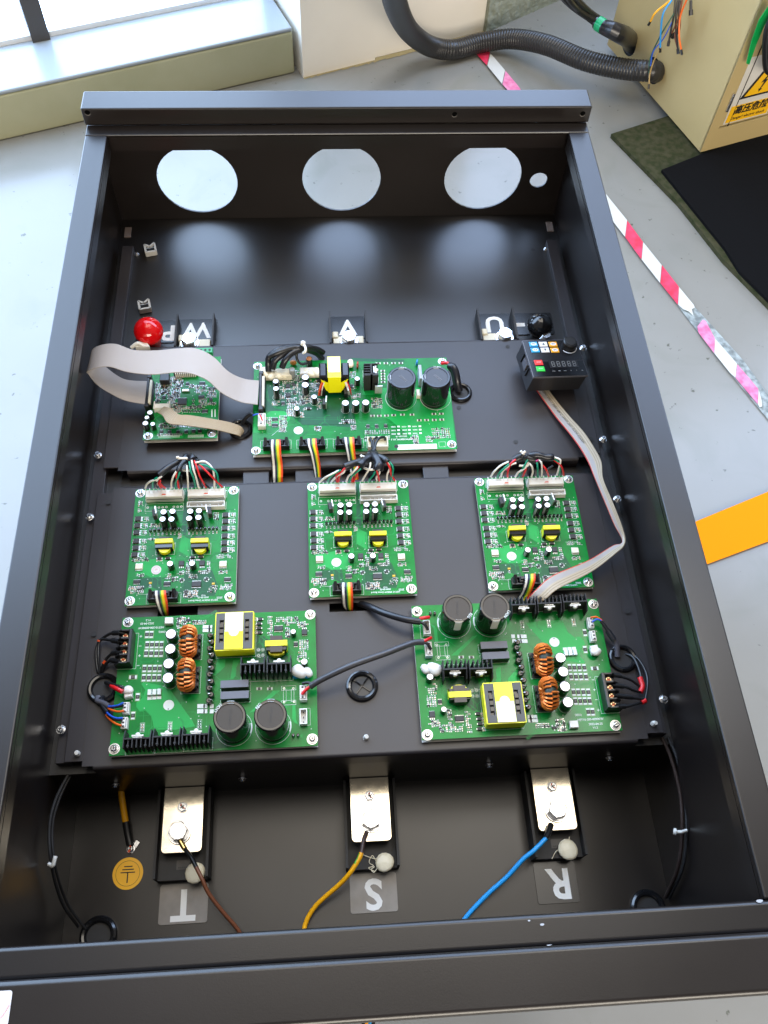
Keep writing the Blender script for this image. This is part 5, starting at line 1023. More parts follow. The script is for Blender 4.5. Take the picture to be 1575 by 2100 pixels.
D.field(15.40, 30.90, 5.00, 19.30, 2.3, .6); D.field(31.80, 43.80, -2.60, 15.30, 2.2, .9); D.field(32.60, 44.50, -14.90, -10.50, 2.2, .9); D.field(21.50, 31.90, -19.80, -4.00, 2.3, .7); D.field(-28.20, -7.60, -51.80, -42.40, 2.1, .9); D.field(-7.70, 28.00, -50.20, -44.20, 2.1, .85); D.field(-29.90, 2.80, -62.80, -60.30, 1.9, .8, 90); D.field(6.60, 19.40, 14.20, 21.40, 2.3, .6); D.field(29.50, 44.60, -54.40, -49.30, 2.2, .8)
for (x, y) in ((14.20, -5.80), (14.20, -12.00), (11.30, -16.70), (16.50, -16.80), (2.30, -24.20), (6.50, -24.30), (11.00, -24.50), (35.80, 13.50), (40.00, 13.40), (41.10, -13.70), (15.80, -24.60), (19.30, -24.80), (23.10, -24.90)): D.sot(x, y, 0, 1.1)
trace_bundle(o, [(-28.30, -64.90), (3.00, -65.50)], 1, 1, 2.0, PCBL); trace_bundle(o, [(39.30, -22.80), (39.80, -34.00)], 1, 1, 1.6, SILK); trace_bundle(o, [(43.50, -22.90), (43.90, -34.20)], 1, 1, 1.2, SILK)
for k in range(24): 
    x, y = -27.60, -64.00; o.box((x + k * 1.15) * mm, y * mm, .0001, .0004, .0045, .00005, SILK)
for k in range(18):
    x, y = 10.40, -64.90; o.box((x + k * 1.15) * mm, y * mm, .0001, .0004, .0045, .00005, SILK)
route(D, 96, 137, 60, 8)
o.build('small_components', CB, smooth=0, kind='stuff')
# ================================================================ GROMMETS
def grommet(x, y, z, r, label, cross=False, inner=True, rz=0):
    e = empty('cable_grommet', (x, y, z), rz)
    o = MB(); o.lathe(0, 0, [(r, 0), (r * 1.0, r * .10), (r * .95, r * .22), (r * .84, r * .28), (r * .72, r * .26), (r * .66, r * .18), (r * .63, r * .05)], BLACKG, 40); o.build('rim', e, smooth=80)
    o = MB(); o.disc(0, 0, .0010 if cross else .0007, r * .64, BLACK if cross else BLACKM, 32)
    if cross:
        o.build('membrane', e, smooth=0)
        for a in (45, 135): o = MB(); o.box(0, 0, .0008, r * 1.26, r * .10, .0016, BLACKG, a, ch=.0004); o.build('rib', e, smooth=0)
    else: o.build('opening', e, smooth=0)
    return tag(e, label, 'grommet', 'black rubber grommets')
grommet(-.0030, .1868, PZ + .0003, .0185, 'closed black rubber grommet with a cross slit between the two lower green boards', True, rz=8)
grommet(-.2935, .1975, PZ + .0003, .0180, 'black rubber grommet with cables left of the lower left green board')
grommet(-.1488, .5490, PZ + .0003, .0160, 'black rubber grommet swallowing the beige ribbon between the small board and the main board')
grommet(.1525, .6010, PZ + .0003, .0165, 'black rubber grommet beside the rightmost big capacitor of the main board')
grommet(.3030, .2060, PZ + .0003, .0170, 'black rubber grommet right of the lower right green board')
grommet(-.3070, -.0430, -.0895, .0210, 'black rubber grommet in the dark near left corner of the housing')
grommet(.3200, -.0500, -.0895, .0210, 'black rubber grommet in the dark near right corner of the housing')

# ================================================================ TERMINALS AND PLAQUES
def uchan(parent, w_, y0, y1, z0, zw, th=.0030, m=BLACKM, cy=0):
    o = MB(); o.box(0, (y0 + y1) / 2 - cy, 0, w_ - 2 * th, y1 - y0, z0, m)
    for s in (-1, 1): o.box(s * (w_ / 2 - th / 2), (y0 + y1) / 2 - cy, 0, th, y1 - y0 - .001, zw, m)
    return o.build('insulating_channel', parent, smooth=0)
HX = MB(); HX.cyl(0, 0, 0, .0135, .0022, STEEL, 32, .0004); HX.cyl(0, 0, .0022, .0118, .0016, STEEL, 30, .0003)
HX.cyl(0, 0, .0038, .0112, .0082, STEEL, 6, .0010); HX.cyl(0, 0, .0119, .0094, .0004, STEEL, 28, .0002); HEX = HX.mesh('hex_bolt', 25)
SX_ = MB(); SX_.cyl(0, 0, 0, .0062, .0010, STEEL, 20, .0003); SX_.cyl(0, 0, .0010, .0054, .0032, STEEL, 6, .0006); SX_.box(0, 0, .0041, .0055, .0012, .00025, BLACKM, 15); SX_.box(0, 0, .00405, .0055, .0012, .00025, BLACKM, 105); SMALLHEX = SX_.mesh('small_hex_bolt', 25)
RM = MB(); RM.poly([(-.0025, .0012), (-.0004, .0042), (.0008, .0030), (-.0006, .0012)], .0045, ORED); RM.poly([(.0002, -.0010), (.0018, -.0034), (.0030, -.0028), (.0016, -.0006)], .0045, ORED); RMK = RM.mesh('paint_mark', 0)
ZT = -.090
def terminal(x, yb, letter, label, rb, gx, gy, mark=True, bolt_a=0, boltp=None, smallp=None, glue_r=.0115):
    e = empty('input_terminal', (x, .045, ZT))
    uchan(e, .0620, .0085, .1075, .0150, .0300, cy=.045)
    o = MB(); pts = []; r = .0050; w2 = .0232; y0 = yb - .045; y1 = .1084 - .045
    for cxx, cyy, a0 in ((-w2 + r, y0 + r, 180), (w2 - r, y0 + r, 270)): pts += [(cxx + r * math.cos(R(a0 + k * 18)), cyy + r * math.sin(R(a0 + k * 18))) for k in range(6)]
    pts += [(w2, y1), (-w2, y1)]; o.poly(pts, .0270, BAR, .0050); bevel(o.build('busbar', e, smooth=0), .0005)
    bx, by = boltp; b = link('hex_bolt', HEX, e, (bx - x, by - .045, .0321), bolt_a)
    sx, sy = smallp; b = link('small_bolt', SMALLHEX, e, (sx - x, sy - .045, .0321), rb)
    if mark: link('paint_mark', RMK, b)
    return tag(e, label, 'terminal', 'three plated input terminals')
terminal(-.2152, .0352, 'T', 'plated copper bar terminal above the letter T with a brown wire under its bolt', 20, 0, 0, True, 8, (-0.2181, 0.0571), (-0.2161, 0.0849))
terminal(.0030, .0358, 'S', 'plated copper bar terminal above the letter S with a yellow wire under its bolt', 0, 0, 0, True, 25, (0.0029, 0.0584), (0.0028, 0.0864))
terminal(.2222, .0366, 'R', 'plated copper bar terminal above the letter R with a blue wire under its bolt', 10, 0, 0, True, 12, (0.2225, 0.0585), (0.2221, 0.086))
def plaque(x, y, sx, sy, letter, m, label, lsx=1.0, size=.046, z=ZT, lx=0, ly=0, group='letter plaques at the terminals', bold=.0011):
    e = empty('letter_plaque', (x, y, z)); o = MB(); r = .003; pts = []
    for cxx, cyy, a0 in ((sx/2 - r, sy/2 - r, 0), (-sx/2 + r, sy/2 - r, 90), (-sx/2 + r, -sy/2 + r, 180), (sx/2 - r, -sy/2 + r, 270)): pts += [(cxx + r * math.cos(R(a0 + k * 22.5)), cyy + r * math.sin(R(a0 + k * 22.5))) for k in range(5)]
    o.poly(pts, .0002, m, .0012); o.build('plate', e, smooth=0)
    t = text('letter', letter, size, LTR, e, (lx, ly, .0016), 180, bold=bold); t.scale = (lsx, 1, 1)
    return tag(e, label, 'letter plaque', group)
plaque(-.2145, -.0150, .0550, .0420, 'T', PLQG, 'grey film plaque with the upside down letter T beside the brown wire')
plaque(.0030, -.0155, .0545, .0420, 'S', PLQG, 'grey film plaque with the upside down letter S between the letters T and R')
plaque(.2175, -.0160, .0490, .0450, 'R', PLQ, 'black plaque with the upside down letter R at the blue wire', lx=.004)
# code plates on the terminal feet
for x, l in ((-.2150, 'tiny grey rating plate at the foot of the T terminal'), (.2222, 'tiny grey rating plate at the foot of the R terminal')):
    o = MB(); o.box(0, 0, 0, .0150, .0100, .0004, mat('code_plate', (.05, .045, .04), .5)); rnd = random.Random(5)
    for i in range(5): o.box(-.0045 + i * .0022, -.0030, .0004, .0014, .0016, .0001, BLACKM)
    p = o.build('rating_plate', None, (x, .0245, ZT + .0152), smooth=0); tag(p, l, 'plate', 'rating plates on the terminal feet')
# hot glue discs
def glued(x, y, z, r, label, strings=(), seed=1):
    e = empty('glue_dab', (x, y, z)); link('dab', blob(r, seed, GLUE, .34, amp=.25), e)
    for s_ in strings: o = MB(); o.tube(s_, .00045, GLUE, 5, 5); o.build('glue_string', e)
    tag(e, label, 'glue', 'glue dabs on the terminals')
glued(-0.2002, 0.0145, -.0749, .0118, 'pale glue dab half behind the brown wire at the T terminal', (), 31)
glued(0.017, 0.0143, -.0749, .0110, 'round pale glue dab with curly strings at the S terminal', ([(-.010, .004, .004), (-.016, .006, .003), (-.026, .010, .003)], [(-.010, .002, .003), (-.014, .008, .004), (-.018, .001, .003), (-.013, -.003, .002), (-.019, -.005, .002), (-.012, -.009, .002)], [(-.009, -.006, .003), (-.013, -.010, .003), (-.016, -.007, .003), (-.012, -.004, .003)]), 32)
glued(0.2328, 0.0166, -.0749, .0120, 'round pale glue dab with one loose string at the R terminal', ([(-.009, .002, .004), (-.015, -.002, .003), (-.020, -.009, .002)], [(.002, .008, .005), (.004, .014, .005)]), 33)
# wires at the terminals
def cable(name, pts, r, m, label, cat='wire', group=None, sub=8, n=10):
    o = MB(); o.tube(pts, r, m, n, sub); return tag(o.build(name, smooth=60), label, cat, group)
def wire2(name, label, parts, group=None, cat='wire'):   # parts: (part name, pts, r, m)
    e = empty(name, parts[0][1][0])
    for pn, pts, r, m in parts:
        o = MB(); o.tube([tuple(Vector(p) - e.location) for p in pts], r, m, 10, 7); o.build(pn, e, smooth=60)
    return tag(e, label, cat, group)
wire2('brown_wire', 'brown wire running from the T terminal bolt toward the near rim', [('lug', [(-0.217, 0.0485, -0.053), (-0.2109, 0.0387, -0.053)], .0030, mat('brass_lug', (.75, .55, .22), .3, metal=1)), ('sleeve', [(-0.2096, 0.0374, -0.052), (-0.2019, 0.0281, -0.048), (-0.1948, 0.0161, -0.045)], .0024, BPVC), ('insulation', [(-0.1954, 0.0171, -0.045), (-0.1884, 0.0046, -0.045), (-0.1809, -0.0103, -0.05), (-0.1671, -0.0279, -0.06), (-0.1494, -0.0484, -0.075), (-0.1444, -0.0653, -0.082)], .0023, BROWN)])
wire2('yellow_wire', 'yellow wire with green stripe running from the S terminal bolt toward the near rim', [('sleeve', [(-0.0027, 0.0456, -0.052), (-0.0066, 0.0367, -0.049), (-0.0101, 0.0217, -0.046)], .0026, mat('brown_sleeve', (.055, .03, .028), .4)), ('insulation', [(-0.0101, 0.0223, -0.046), (-0.0131, 0.0157, -0.046), (-0.0236, 0.0024, -0.05), (-0.0367, -0.0085, -0.06), (-0.0622, -0.0258, -0.075), (-0.0749, -0.0421, -0.082), (-0.0796, -0.0615, -0.084)], .0027, YEL), ('green_stripe', [(-0.0112, 0.0222, -0.0455), (-0.0148, 0.0152, -0.0455), (-0.0178, 0.0108, -0.046)], .0016, LGRN)])
wire2('blue_wire', 'bright blue wire running from the R terminal bolt toward the near rim', [('sleeve', [(0.2128, 0.0424, -0.052), (0.2085, 0.0349, -0.048), (0.2023, 0.0259, -0.044)], .0036, BPVC), ('insulation', [(0.203, 0.0264, -0.044), (0.1865, 0.0137, -0.045), (0.1739, 0.0057, -0.05), (0.1554, -0.0102, -0.06), (0.1336, -0.0254, -0.07), (0.109, -0.0455, -0.08), (0.0968, -0.0591, -0.083)], .0027, SKY)])
# protective earth
wire2('earth_wire', 'short yellow wire with a black end coming down to the round yellow sticker', [('insulation', [(-0.2929, 0.1292, -0.06), (-0.2924, 0.1151, -0.066), (-0.2896, 0.0953, -0.074), (-0.2857, 0.0751, -0.08)], .0038, YEL), ('sleeve', [(-0.2858, 0.0768, -0.08), (-0.283, 0.0634, -0.083), (-0.2796, 0.051, -0.085)], .0044, BPVC)])
e = empty('earth_screw', (-0.2792, 0.0473, ZT)); link('head', SCREW, e); o = MB(); o.box(.0055, .0045, .001, .0050, .0085, .0015, STEEL, -35); o.poly([(-.0030, -.0040), (-.0005, -.0048), (.0012, -.0018), (-.0010, -.0010)], .0062, ORED); o.poly([(-.001, .0012), (.001, .001), (.0008, .0036), (-.0012, .0034)], .0062, ORED); o.build('ring_lug', e, smooth=0); tag(e, 'shiny screw with red paint marks just above the round yellow sticker', 'screw')
e = empty('earth_sticker', (-0.2806, 0.0207, ZT)); STY = mat('sticker_yellow', (.95, .50, .008), .4, var=.05)
o = MB(); o.cyl(0, 0, .0002, .0175, .0004, STY, 48); o.build('disc', e, smooth=0); o = MB(); o.ring(0, 0, .0008, .0135, .00035, BLACKM, 48)
for y, w_ in ((.0010, .0165), (.0042, .0130), (.0075, .0095)): o.box(0, y, .0007, w_, .0011, .0002, BLACKM)
o.box(0, -.0045, .0007, .0013, .0115, .0002, BLACKM); o.build('earth_symbol', e, smooth=0); tag(e, 'round yellow sticker with the black earth symbol left of the T plaque', 'sticker')
# dark cables in the near corners
wire2('corner_cable', 'thin black cable with a white tie along the near left corner of the housing', [('cable', [(-0.3247, 0.1161, 0.025), (-0.3377, 0.0831, 0.025), (-0.3414, 0.0537, 0.022), (-0.3378, 0.0188, 0.01), (-0.3375, -0.0116, -0.04), (-0.3285, -0.033, -0.08)], .0017, BLACKM), ('cable', [(-0.3235, 0.1173, 0.02), (-0.3357, 0.084, 0.02), (-0.3402, 0.0547, 0.016), (-0.3361, 0.0196, 0.004), (-0.3338, -0.0113, -0.045), (-0.3202, -0.036, -0.08)], .0015, BLACKM), ('tie', [(-0.3398, 0.0198, 0.014), (-0.3349, 0.0179, 0.016), (-0.3331, 0.0237, 0.018), (-0.3325, 0.0266, 0.018)], .0022, WHITE)])
wire2('corner_cable', 'black cables with a white tie along the near right corner of the housing', [('cable', [(0.3359, 0.1163, 0.03), (0.343, 0.0908, 0.025), (0.3465, 0.0546, 0.018), (0.3434, 0.0177, 0.008), (0.34, -0.0161, -0.02), (0.3404, -0.0398, -0.08)], .0021, mat('dark_brown_pvc', (.035, .022, .018), .35)), ('cable', [(0.3426, 0.116, 0.03), (0.3485, 0.0898, 0.028), (0.3499, 0.0536, 0.022), (0.3468, 0.0168, 0.012), (0.3437, -0.017, -0.015), (0.3434, -0.0412, -0.078)], .0018, BLACKM), ('tie', [(0.3317, 0.0169, 0.016), (0.3379, 0.0157, 0.018), (0.3451, 0.0171, 0.017)], .0018, WHITE), ('tie', [(0.3307, 0.017, 0.016), (0.3334, 0.0161, 0.017)], .0036, WHITE)])

# upper output terminals behind the upper plate
def out_term(x, letter, label, bx, by, lcol=CREAM):
    e = empty('output_terminal', (x, .715, .028))
    for s in (-1, 1): o = MB(); o.box(s * .0262, .0120, 0, .0026, .060, .0190, BLACKM); o.build('channel_wall', e, smooth=0)
    o = MB(); o.box(0, -.028, .001, .0440, .058, .0090, mat('bar_cream', (.62, .55, .40), .4)); o.box(-.019, .0030, .001, .0090, .0120, .0115, MATS['bar_cream'], ch=.0015); bevel(o.build('busbar', e, smooth=0), .001)
    link('hex_bolt', HEX, e, (bx - x, by - .715, .0101), 15)
    return tag(e, label, 'terminal', 'output terminals behind the upper plate')
out_term(-.2190, 'W', 'cream bar terminal with a hex bolt below the upside down letter W', -0.2254, 0.7079)
out_term(.0015, 'V', 'cream bar terminal with a hex bolt below the upside down letter V', 0.0023, 0.7063)
out_term(.2205, 'U', 'cream bar terminal with a hex bolt below the upside down letter U', 0.2292, 0.7057)
BP = dict(z=.0283, m=PLQ)
def plaque2(x, y, sx, sy, letter, label, **k): plaque(x, y, sx, sy, letter, PLQ, label, z=.0283, group='letter plaques behind the upper plate', **k)
plaque2(-.2190, .7405, .0580, .0420, 'W', 'black plaque with the upside down letter W behind the wide grey ribbon', size=.040, ly=.0010, lsx=.95)
plaque2(.0015, .7405, .0560, .0420, 'V', 'black plaque with the upside down letter V at the middle of the far side', size=.040, ly=.0010)
plaque2(.2205, .7405, .0520, .0420, 'U', 'black plaque with the upside down letter U left of the black knob', size=.042, ly=.0010)
plaque2(.2785, .7405, .0600, .0420, '-', 'black plaque with a minus mark left of the black knob', size=.050, lx=-.0200, ly=-.0060)
plaque2(-.2780, .7395, .0560, .0420, 'P', 'black plaque with an upside down P and plus right of the red knob', size=.040, lx=.0190, ly=-.002)
def knob(x, y, z, r, m, label, name):
    e = empty(name, (x, y, .0282)); o = MB(); zc = z - .0282
    prof = [(r * .62, 0), (r * .72, zc - r * .7)] + [(r * math.cos(R(a)), zc + r * .95 * math.sin(R(a))) for a in range(-35, 90, 9)] + [(r * .12, zc + r * .95)]
    o.lathe(0, 0, prof, m, 40); o.disc(0, 0, zc + r * .948, r * .13, m, 20); o.build('knob', e, smooth=80); return tag(e, label, 'insulator')
knob(-.2812, .7165, .0560, .0205, REDK, 'glossy red round insulator knob at the left behind the wide ribbon', 'insulator_knob')
k_ = knob(.2815, .7180, .0500, .0185, BLACKG, 'glossy black round insulator knob behind the keypad', 'insulator_knob')
o = MB(); [o.cyl(.0035 + i * .0010, -.0185 - .0 * i, .0150 + i * .0022, .0062, .0017, STEEL, 16, .0003) for i in range(4)]; o.build('thread', k_)
# white wire tie base by the red knob, adhesive cable clips, pan screws
e = empty('tie_base', (-0.2899, 0.6936, PZ + .0004)); o = MB(); o.poly([(-.008, -.004), (.012, -.004), (.004, .010), (-.001, .011)], 0, WHITE, .009); o.build('wedge', e, smooth=0); o = MB(); o.tube([(-.014, -.003, .006), (-.004, 0, .0115), (.004, -.003, .008)], .0026, WHITE, 8, 4); o.build('strap', e); tag(e, 'white plastic tie base in front of the red knob', 'tie base')
def clip(x, y, label):
    e = empty('cable_clip', (x, y, .0282), 12); CLW = mat('clip_white', (.50, .48, .44), .45)
    o = MB(); o.box(0, 0, 0, .0170, .0175, .0012, CLW); pts = [(-.0075, .0085), (-.0075, -.0085), (.0075, -.0085), (.0075, .0085)]
    for a, b in zip(pts[:-1], pts[1:]): 
        mx, my = (a[0] + b[0]) / 2, (a[1] + b[1]) / 2; o.box(mx, my, .001, max(abs(a[0] - b[0]), .0028), max(abs(a[1] - b[1]), .0028), .0085, CLW)
    o.box(-.0045, .0062, .006, .0078, .0026, .0035, CLW, -38); o.box(.0040, .0062, .006, .0095, .0026, .0035, CLW, 40); o.box(0, 0, .0012, .0125, .0140, .0002, BLACKM); o.build('clip_body', e, smooth=0)
    return tag(e, label, 'cable clip', 'white adhesive cable clips')
clip(-0.2969, 0.9032, 'upper white open cable clip on the dark pan near the left wall'); clip(-0.2967, 0.7861, 'lower white open cable clip on the dark pan above the red knob')
for (x, y), l in (((-0.3185, 0.8984), 'small shiny screw left of the upper cable clip'), ((0.3222, 0.896), 'small shiny screw near the right rail of the dark pan')):
    s_ = link('pan_screw', SCREWS, None, (x, y, .0281)); tag(s_, l, 'screw', 'small screws in the far pan')
for (x, y) in ((0.3013, 0.8958), (0.2998, 0.7776)): h_ = link('drilled_hole', HOLE, hs, (x, y - .42, .0284 + .10))

# ================================================================ KEYPAD
kpd = empty('keypad', (.2807, .6232, .0902)); kpd.rotation_euler = (.0436, .1345, .1176)
KW, KH_, KD = .0810, .0630, .0330
KBL = mat('keypad_case', (.022, .022, .025), .42); KFR = mat('keypad_face', (.012, .012, .014), .25); KFB = mat('keypad_face_low', (.006, .006, .007), .18); EDG = mat('keypad_edge', (.10, .10, .115), .4)
def kb(name, x, y, z, sx, sy, sz, m, ch=0, mt=None): o = MB(); o.box(x, y, z, sx, sy, sz, m, ch=ch, mtop=mt); return o.build(name, kpd, smooth=0)
kb('case', 0, 0, -KD, KW - .003, KH_ - .003, KD - .0032, KBL); bevel(kb('bezel', 0, 0, -.0032, KW, KH_, .0032, EDG), .0006)
kb('upper_face', 0, .0130, .0001, KW - .0022, .0348, .0003, KFR); kb('lower_face', 0, -.0180, .0001, KW - .0022, .0255, .0003, KFB)
for y in (-.012, .012): kb('side_clip', -KW / 2 + .0005, y, -.022, .0022, .0012, .016, BLACKG)
kb('side_latch', -KW / 2 + .0002, 0, -.018, .0024, .0130, .012, EDG)
LBK = mat('key_blue', (.02, .33, .68), .4); OBK = mat('key_orange', (.85, .38, .01), .4); WK = mat('key_white', (.70, .70, .74), .4); RK = mat('key_red', (.75, .03, .02), .4); GK = mat('key_green', (.03, .55, .06), .4)
def key(x, y, m, lab=None, ov=None, shape=None):
    o = MB(); o.box(0, 0, 0, .0118, .0082, .0011, m, ch=.0004); k = o.build('key', kpd, (x, y, .0004), smooth=0)
    if ov: o = MB(); o.poly([(.0045 * math.cos(R(a)), .0026 * math.sin(R(a))) for a in range(0, 360, 20)], .00125, WK); o.build('key_oval', k, smooth=0)
    if shape: o = MB(); [o.poly(s_, .0014, BLACKM) for s_ in shape]; o.build('arrow', k, smooth=0)
    if lab: text('lettering', lab, .0026, BLACKM if m is not RK and m is not GK else WK, k, (0, 0, .0014), 0)
    return k
key(-.0262, .0235, LBK, 'PRG', True); key(-.0118, .0232, WK, None, None, [[(-.0018, -.0016), (.0018, -.0016), (0, .0020)]]); key(.0026, .0228, OBK, 'ENT', True)
key(-.0262, .0135, LBK, None, True, [[(-.0020, 0), (-.0004, .0012), (-.0004, -.0012)], [(.0004, 0), (.0020, .0012), (.0020, -.0012)]]); key(-.0118, .0132, WK, None, None, [[(-.0018, .0016), (.0018, .0016), (0, -.0020)]]); key(.0026, .0126, OBK, 'JOG', True)
key(-.0270, -.0078, RK, 'STOP'); key(-.0270, -.0186, GK, 'RUN')
o = MB(); o.cyl(0, 0, 0, .0098, .0100, BLACK, 36, .0012); o.cyl(0, 0, .0100, .0072, .0006, BLACKM, 30, .0003); [o.box(.0097 * math.cos(R(a)), .0097 * math.sin(R(a)), 0, .0008, .0006, .0085, BLACK, a) for a in range(0, 360, 12)]; o.build('dial', kpd, (.0245, .0195, .0004), smooth=30)
o = MB(); o.ring(0, 0, .0006, .0112, .0013, WK, 24, 215, 345); o.build('dial_scale', kpd, (.0245, .0190, 0), smooth=0)
DW = mat('display_window', (.018, .018, .020), .2); kb('display', .0090, -.0110, .0004, .0420, .0125, .0003, DW)
SEG = mat('segment_grey', (.14, .14, .14), .5)
for i in range(5):
    o = MB(); cx_ = -.0065 + i * .0078; sw, sh = .0038, .0080
    for a, b, c, d_ in ((0, sh / 2, sw, .0009), (0, 0, sw, .0009), (0, -sh / 2, sw, .0009), (-sw / 2, sh / 4, .0009, sh / 2 - .001), (sw / 2, sh / 4, .0009, sh / 2 - .001), (-sw / 2, -sh / 4, .0009, sh / 2 - .001), (sw / 2, -sh / 4, .0009, sh / 2 - .001)): o.box(a + b * .0 + b * .12 * 0, b, 0, c, d_, .0001, SEG)
    o.build('digit', kpd, (cx_, -.0110, .0008), smooth=0)
for i, s_ in enumerate(('RUN', 'REV', 'LOC', 'A', 'V', 'Hz')): text('lettering', s_, .0020, mat('print_dim', (.35, .35, .35), .5), kpd, (-.0085 + i * .0084, -.0225, .0006))
tag(kpd, 'small black keypad with blue, white, orange, red and green keys and a round dial', 'keypad')

# ================================================================ RIBBON CABLES
def ribbon_print(ob, A, B, body, size, start, across, flip, m, side=1):
    # flat print that follows the ribbon: text x runs along it, text y across it
    c = bpy.data.curves.new('t', 'FONT'); c.body = body; c.size = size; c.resolution_u = 2; c.extrude = 0
    t_ = bpy.data.objects.new('t', c); COL.objects.link(t_); dg = bpy.context.evaluated_depsgraph_get(); me = bpy.data.meshes.new_from_object(t_.evaluated_get(dg)); bpy.data.objects.remove(t_)
    M_ = [(a + b) / 2 for a, b in zip(A, B)]; cum = [0]
    for i in range(len(M_) - 1): cum.append(cum[-1] + (M_[i + 1] - M_[i]).length)
    wid = (B[0] - A[0]).length
    for v in me.vertices:
        s_ = start + (-v.co.x if flip else v.co.x); y = across * wid + (-v.co.y if flip else v.co.y) * 1.0; s_ = min(max(s_, 0), cum[-1] - 1e-5)
        i = max(k for k in range(len(cum)) if cum[k] <= s_); i = min(i, len(M_) - 2); f = (s_ - cum[i]) / max(1e-9, cum[i + 1] - cum[i])
        a, b = A[i].lerp(A[i + 1], f), B[i].lerp(B[i + 1], f); w_ = (b - a); nn = (M_[i + 1] - M_[i]).cross(w_).normalized(); v.co = a + w_ * (y / wid) + nn * (.00115 * side)
    me.materials.clear(); me.materials.append(m); link('printing', me, ob)
INKB = mat('ribbon_ink', (.10, .10, .10), .6)
def ribbon(name, stations, mats, label, ridge=.00018, th=.0011, sub=6, group=None, cat='ribbon cable', prt=None):
    A = spline([s[0] for s in stations], sub); B = spline([s[1] for s in stations], sub); n = len(mats); o = MB(); K = 2 * n + 1
    top, bot = [], []
    for i in range(len(A)):
        t = (A[min(i + 1, len(A) - 1)] + B[min(i + 1, len(A) - 1)] - A[max(i - 1, 0)] - B[max(i - 1, 0)]); w_ = B[i] - A[i]; nn = t.cross(w_).normalized()
        for k in range(K):
            p = A[i].lerp(B[i], k / (K - 1)); r_ = ridge if k % 2 else 0; top.append(p + nn * (th / 2 + r_)); bot.append(p - nn * (th / 2 + r_))
    N = len(A)
    for j in range(n):
        for kk in (2 * j, 2 * j + 1):
            o.add([top[i * K + kk + q_] for i in range(N) for q_ in (0, 1)], [(2 * i, 2 * i + 2, 2 * i + 3, 2 * i + 1) for i in range(N - 1)], mats[j])
            o.add([bot[i * K + kk + q_] for i in range(N) for q_ in (0, 1)], [(2 * i + 1, 2 * i + 3, 2 * i + 2, 2 * i) for i in range(N - 1)], mats[j])
    for kk, m in ((0, mats[0]), (K - 1, mats[-1])):
        o.add([q_[i * K + kk] for i in range(N) for q_ in (top, bot)], [(2 * i, 2 * i + 1, 2 * i + 3, 2 * i + 2) for i in range(N - 1)], m)
    ob = tag(o.build(name, smooth=50), label, cat, group)
    if prt: ribbon_print(ob, A, B, *prt)
    return ob
ribbon('wide_ribbon_cable', [((-0.2712, 0.6118, 0.0745), (-0.2715, 0.5737, 0.0745)), ((-0.2886, 0.6111, 0.077), (-0.2973, 0.579, 0.077)), ((-0.3032, 0.6125, 0.081), (-0.3181, 0.5894, 0.081)), ((-0.3211, 0.6246, 0.086), (-0.3334, 0.5988, 0.087)), ((-0.334, 0.6358, 0.095), (-0.3429, 0.6089, 0.096)), ((-0.338, 0.6381, 0.108), (-0.3403, 0.6023, 0.108)), ((-0.3243, 0.64, 0.116), (-0.3277, 0.6018, 0.116)),
    ((-0.3049, 0.6394, 0.118), (-0.31, 0.602, 0.118)), ((-0.282, 0.6305, 0.116), (-0.2863, 0.5942, 0.116)), ((-0.2535, 0.6306, 0.114), (-0.2556, 0.5909, 0.114)), ((-0.2255, 0.634, 0.113), (-0.2275, 0.5941, 0.113)), ((-0.2032, 0.636, 0.11), (-0.2074, 0.5943, 0.11)), ((-0.1815, 0.628, 0.103), (-0.1868, 0.5881, 0.103)), ((-0.1618, 0.6109, 0.092), (-0.1689, 0.5754, 0.092)), ((-0.1425, 0.6077, 0.08), (-0.1467, 0.5696, 0.08)), ((-0.123, 0.6094, 0.073), (-0.1244, 0.5694, 0.073))],
    [GRIB] * 34, 'wide grey ribbon cable looping from the small control board over to the main board', sub=7, prt=('AWM 2651 105°C 300V VW-1   AWM 2651 105°C 300V VW-1', .0040, .085, .03, False, INKB))
ribbon('beige_ribbon_cable', [((-0.2458, 0.5689, 0.0745), (-0.254, 0.5596, 0.0745)), ((-0.2362, 0.5613, 0.08), (-0.2454, 0.5498, 0.08)), ((-0.2253, 0.5507, 0.081), (-0.2375, 0.5371, 0.081)), ((-0.2108, 0.5509, 0.078), (-0.2193, 0.5356, 0.078)), ((-0.1809, 0.5495, 0.07), (-0.1835, 0.534, 0.07)), ((-0.1597, 0.5491, 0.062), (-0.1643, 0.5336, 0.062)), ((-0.1476, 0.5474, 0.055), (-0.1511, 0.5334, 0.055)), ((-0.1445, 0.5459, 0.047), (-0.1482, 0.5357, 0.047))],
    [BEIGER, BEIGER2] * 10, 'narrow beige ribbon cable from the small control board into the grommet')
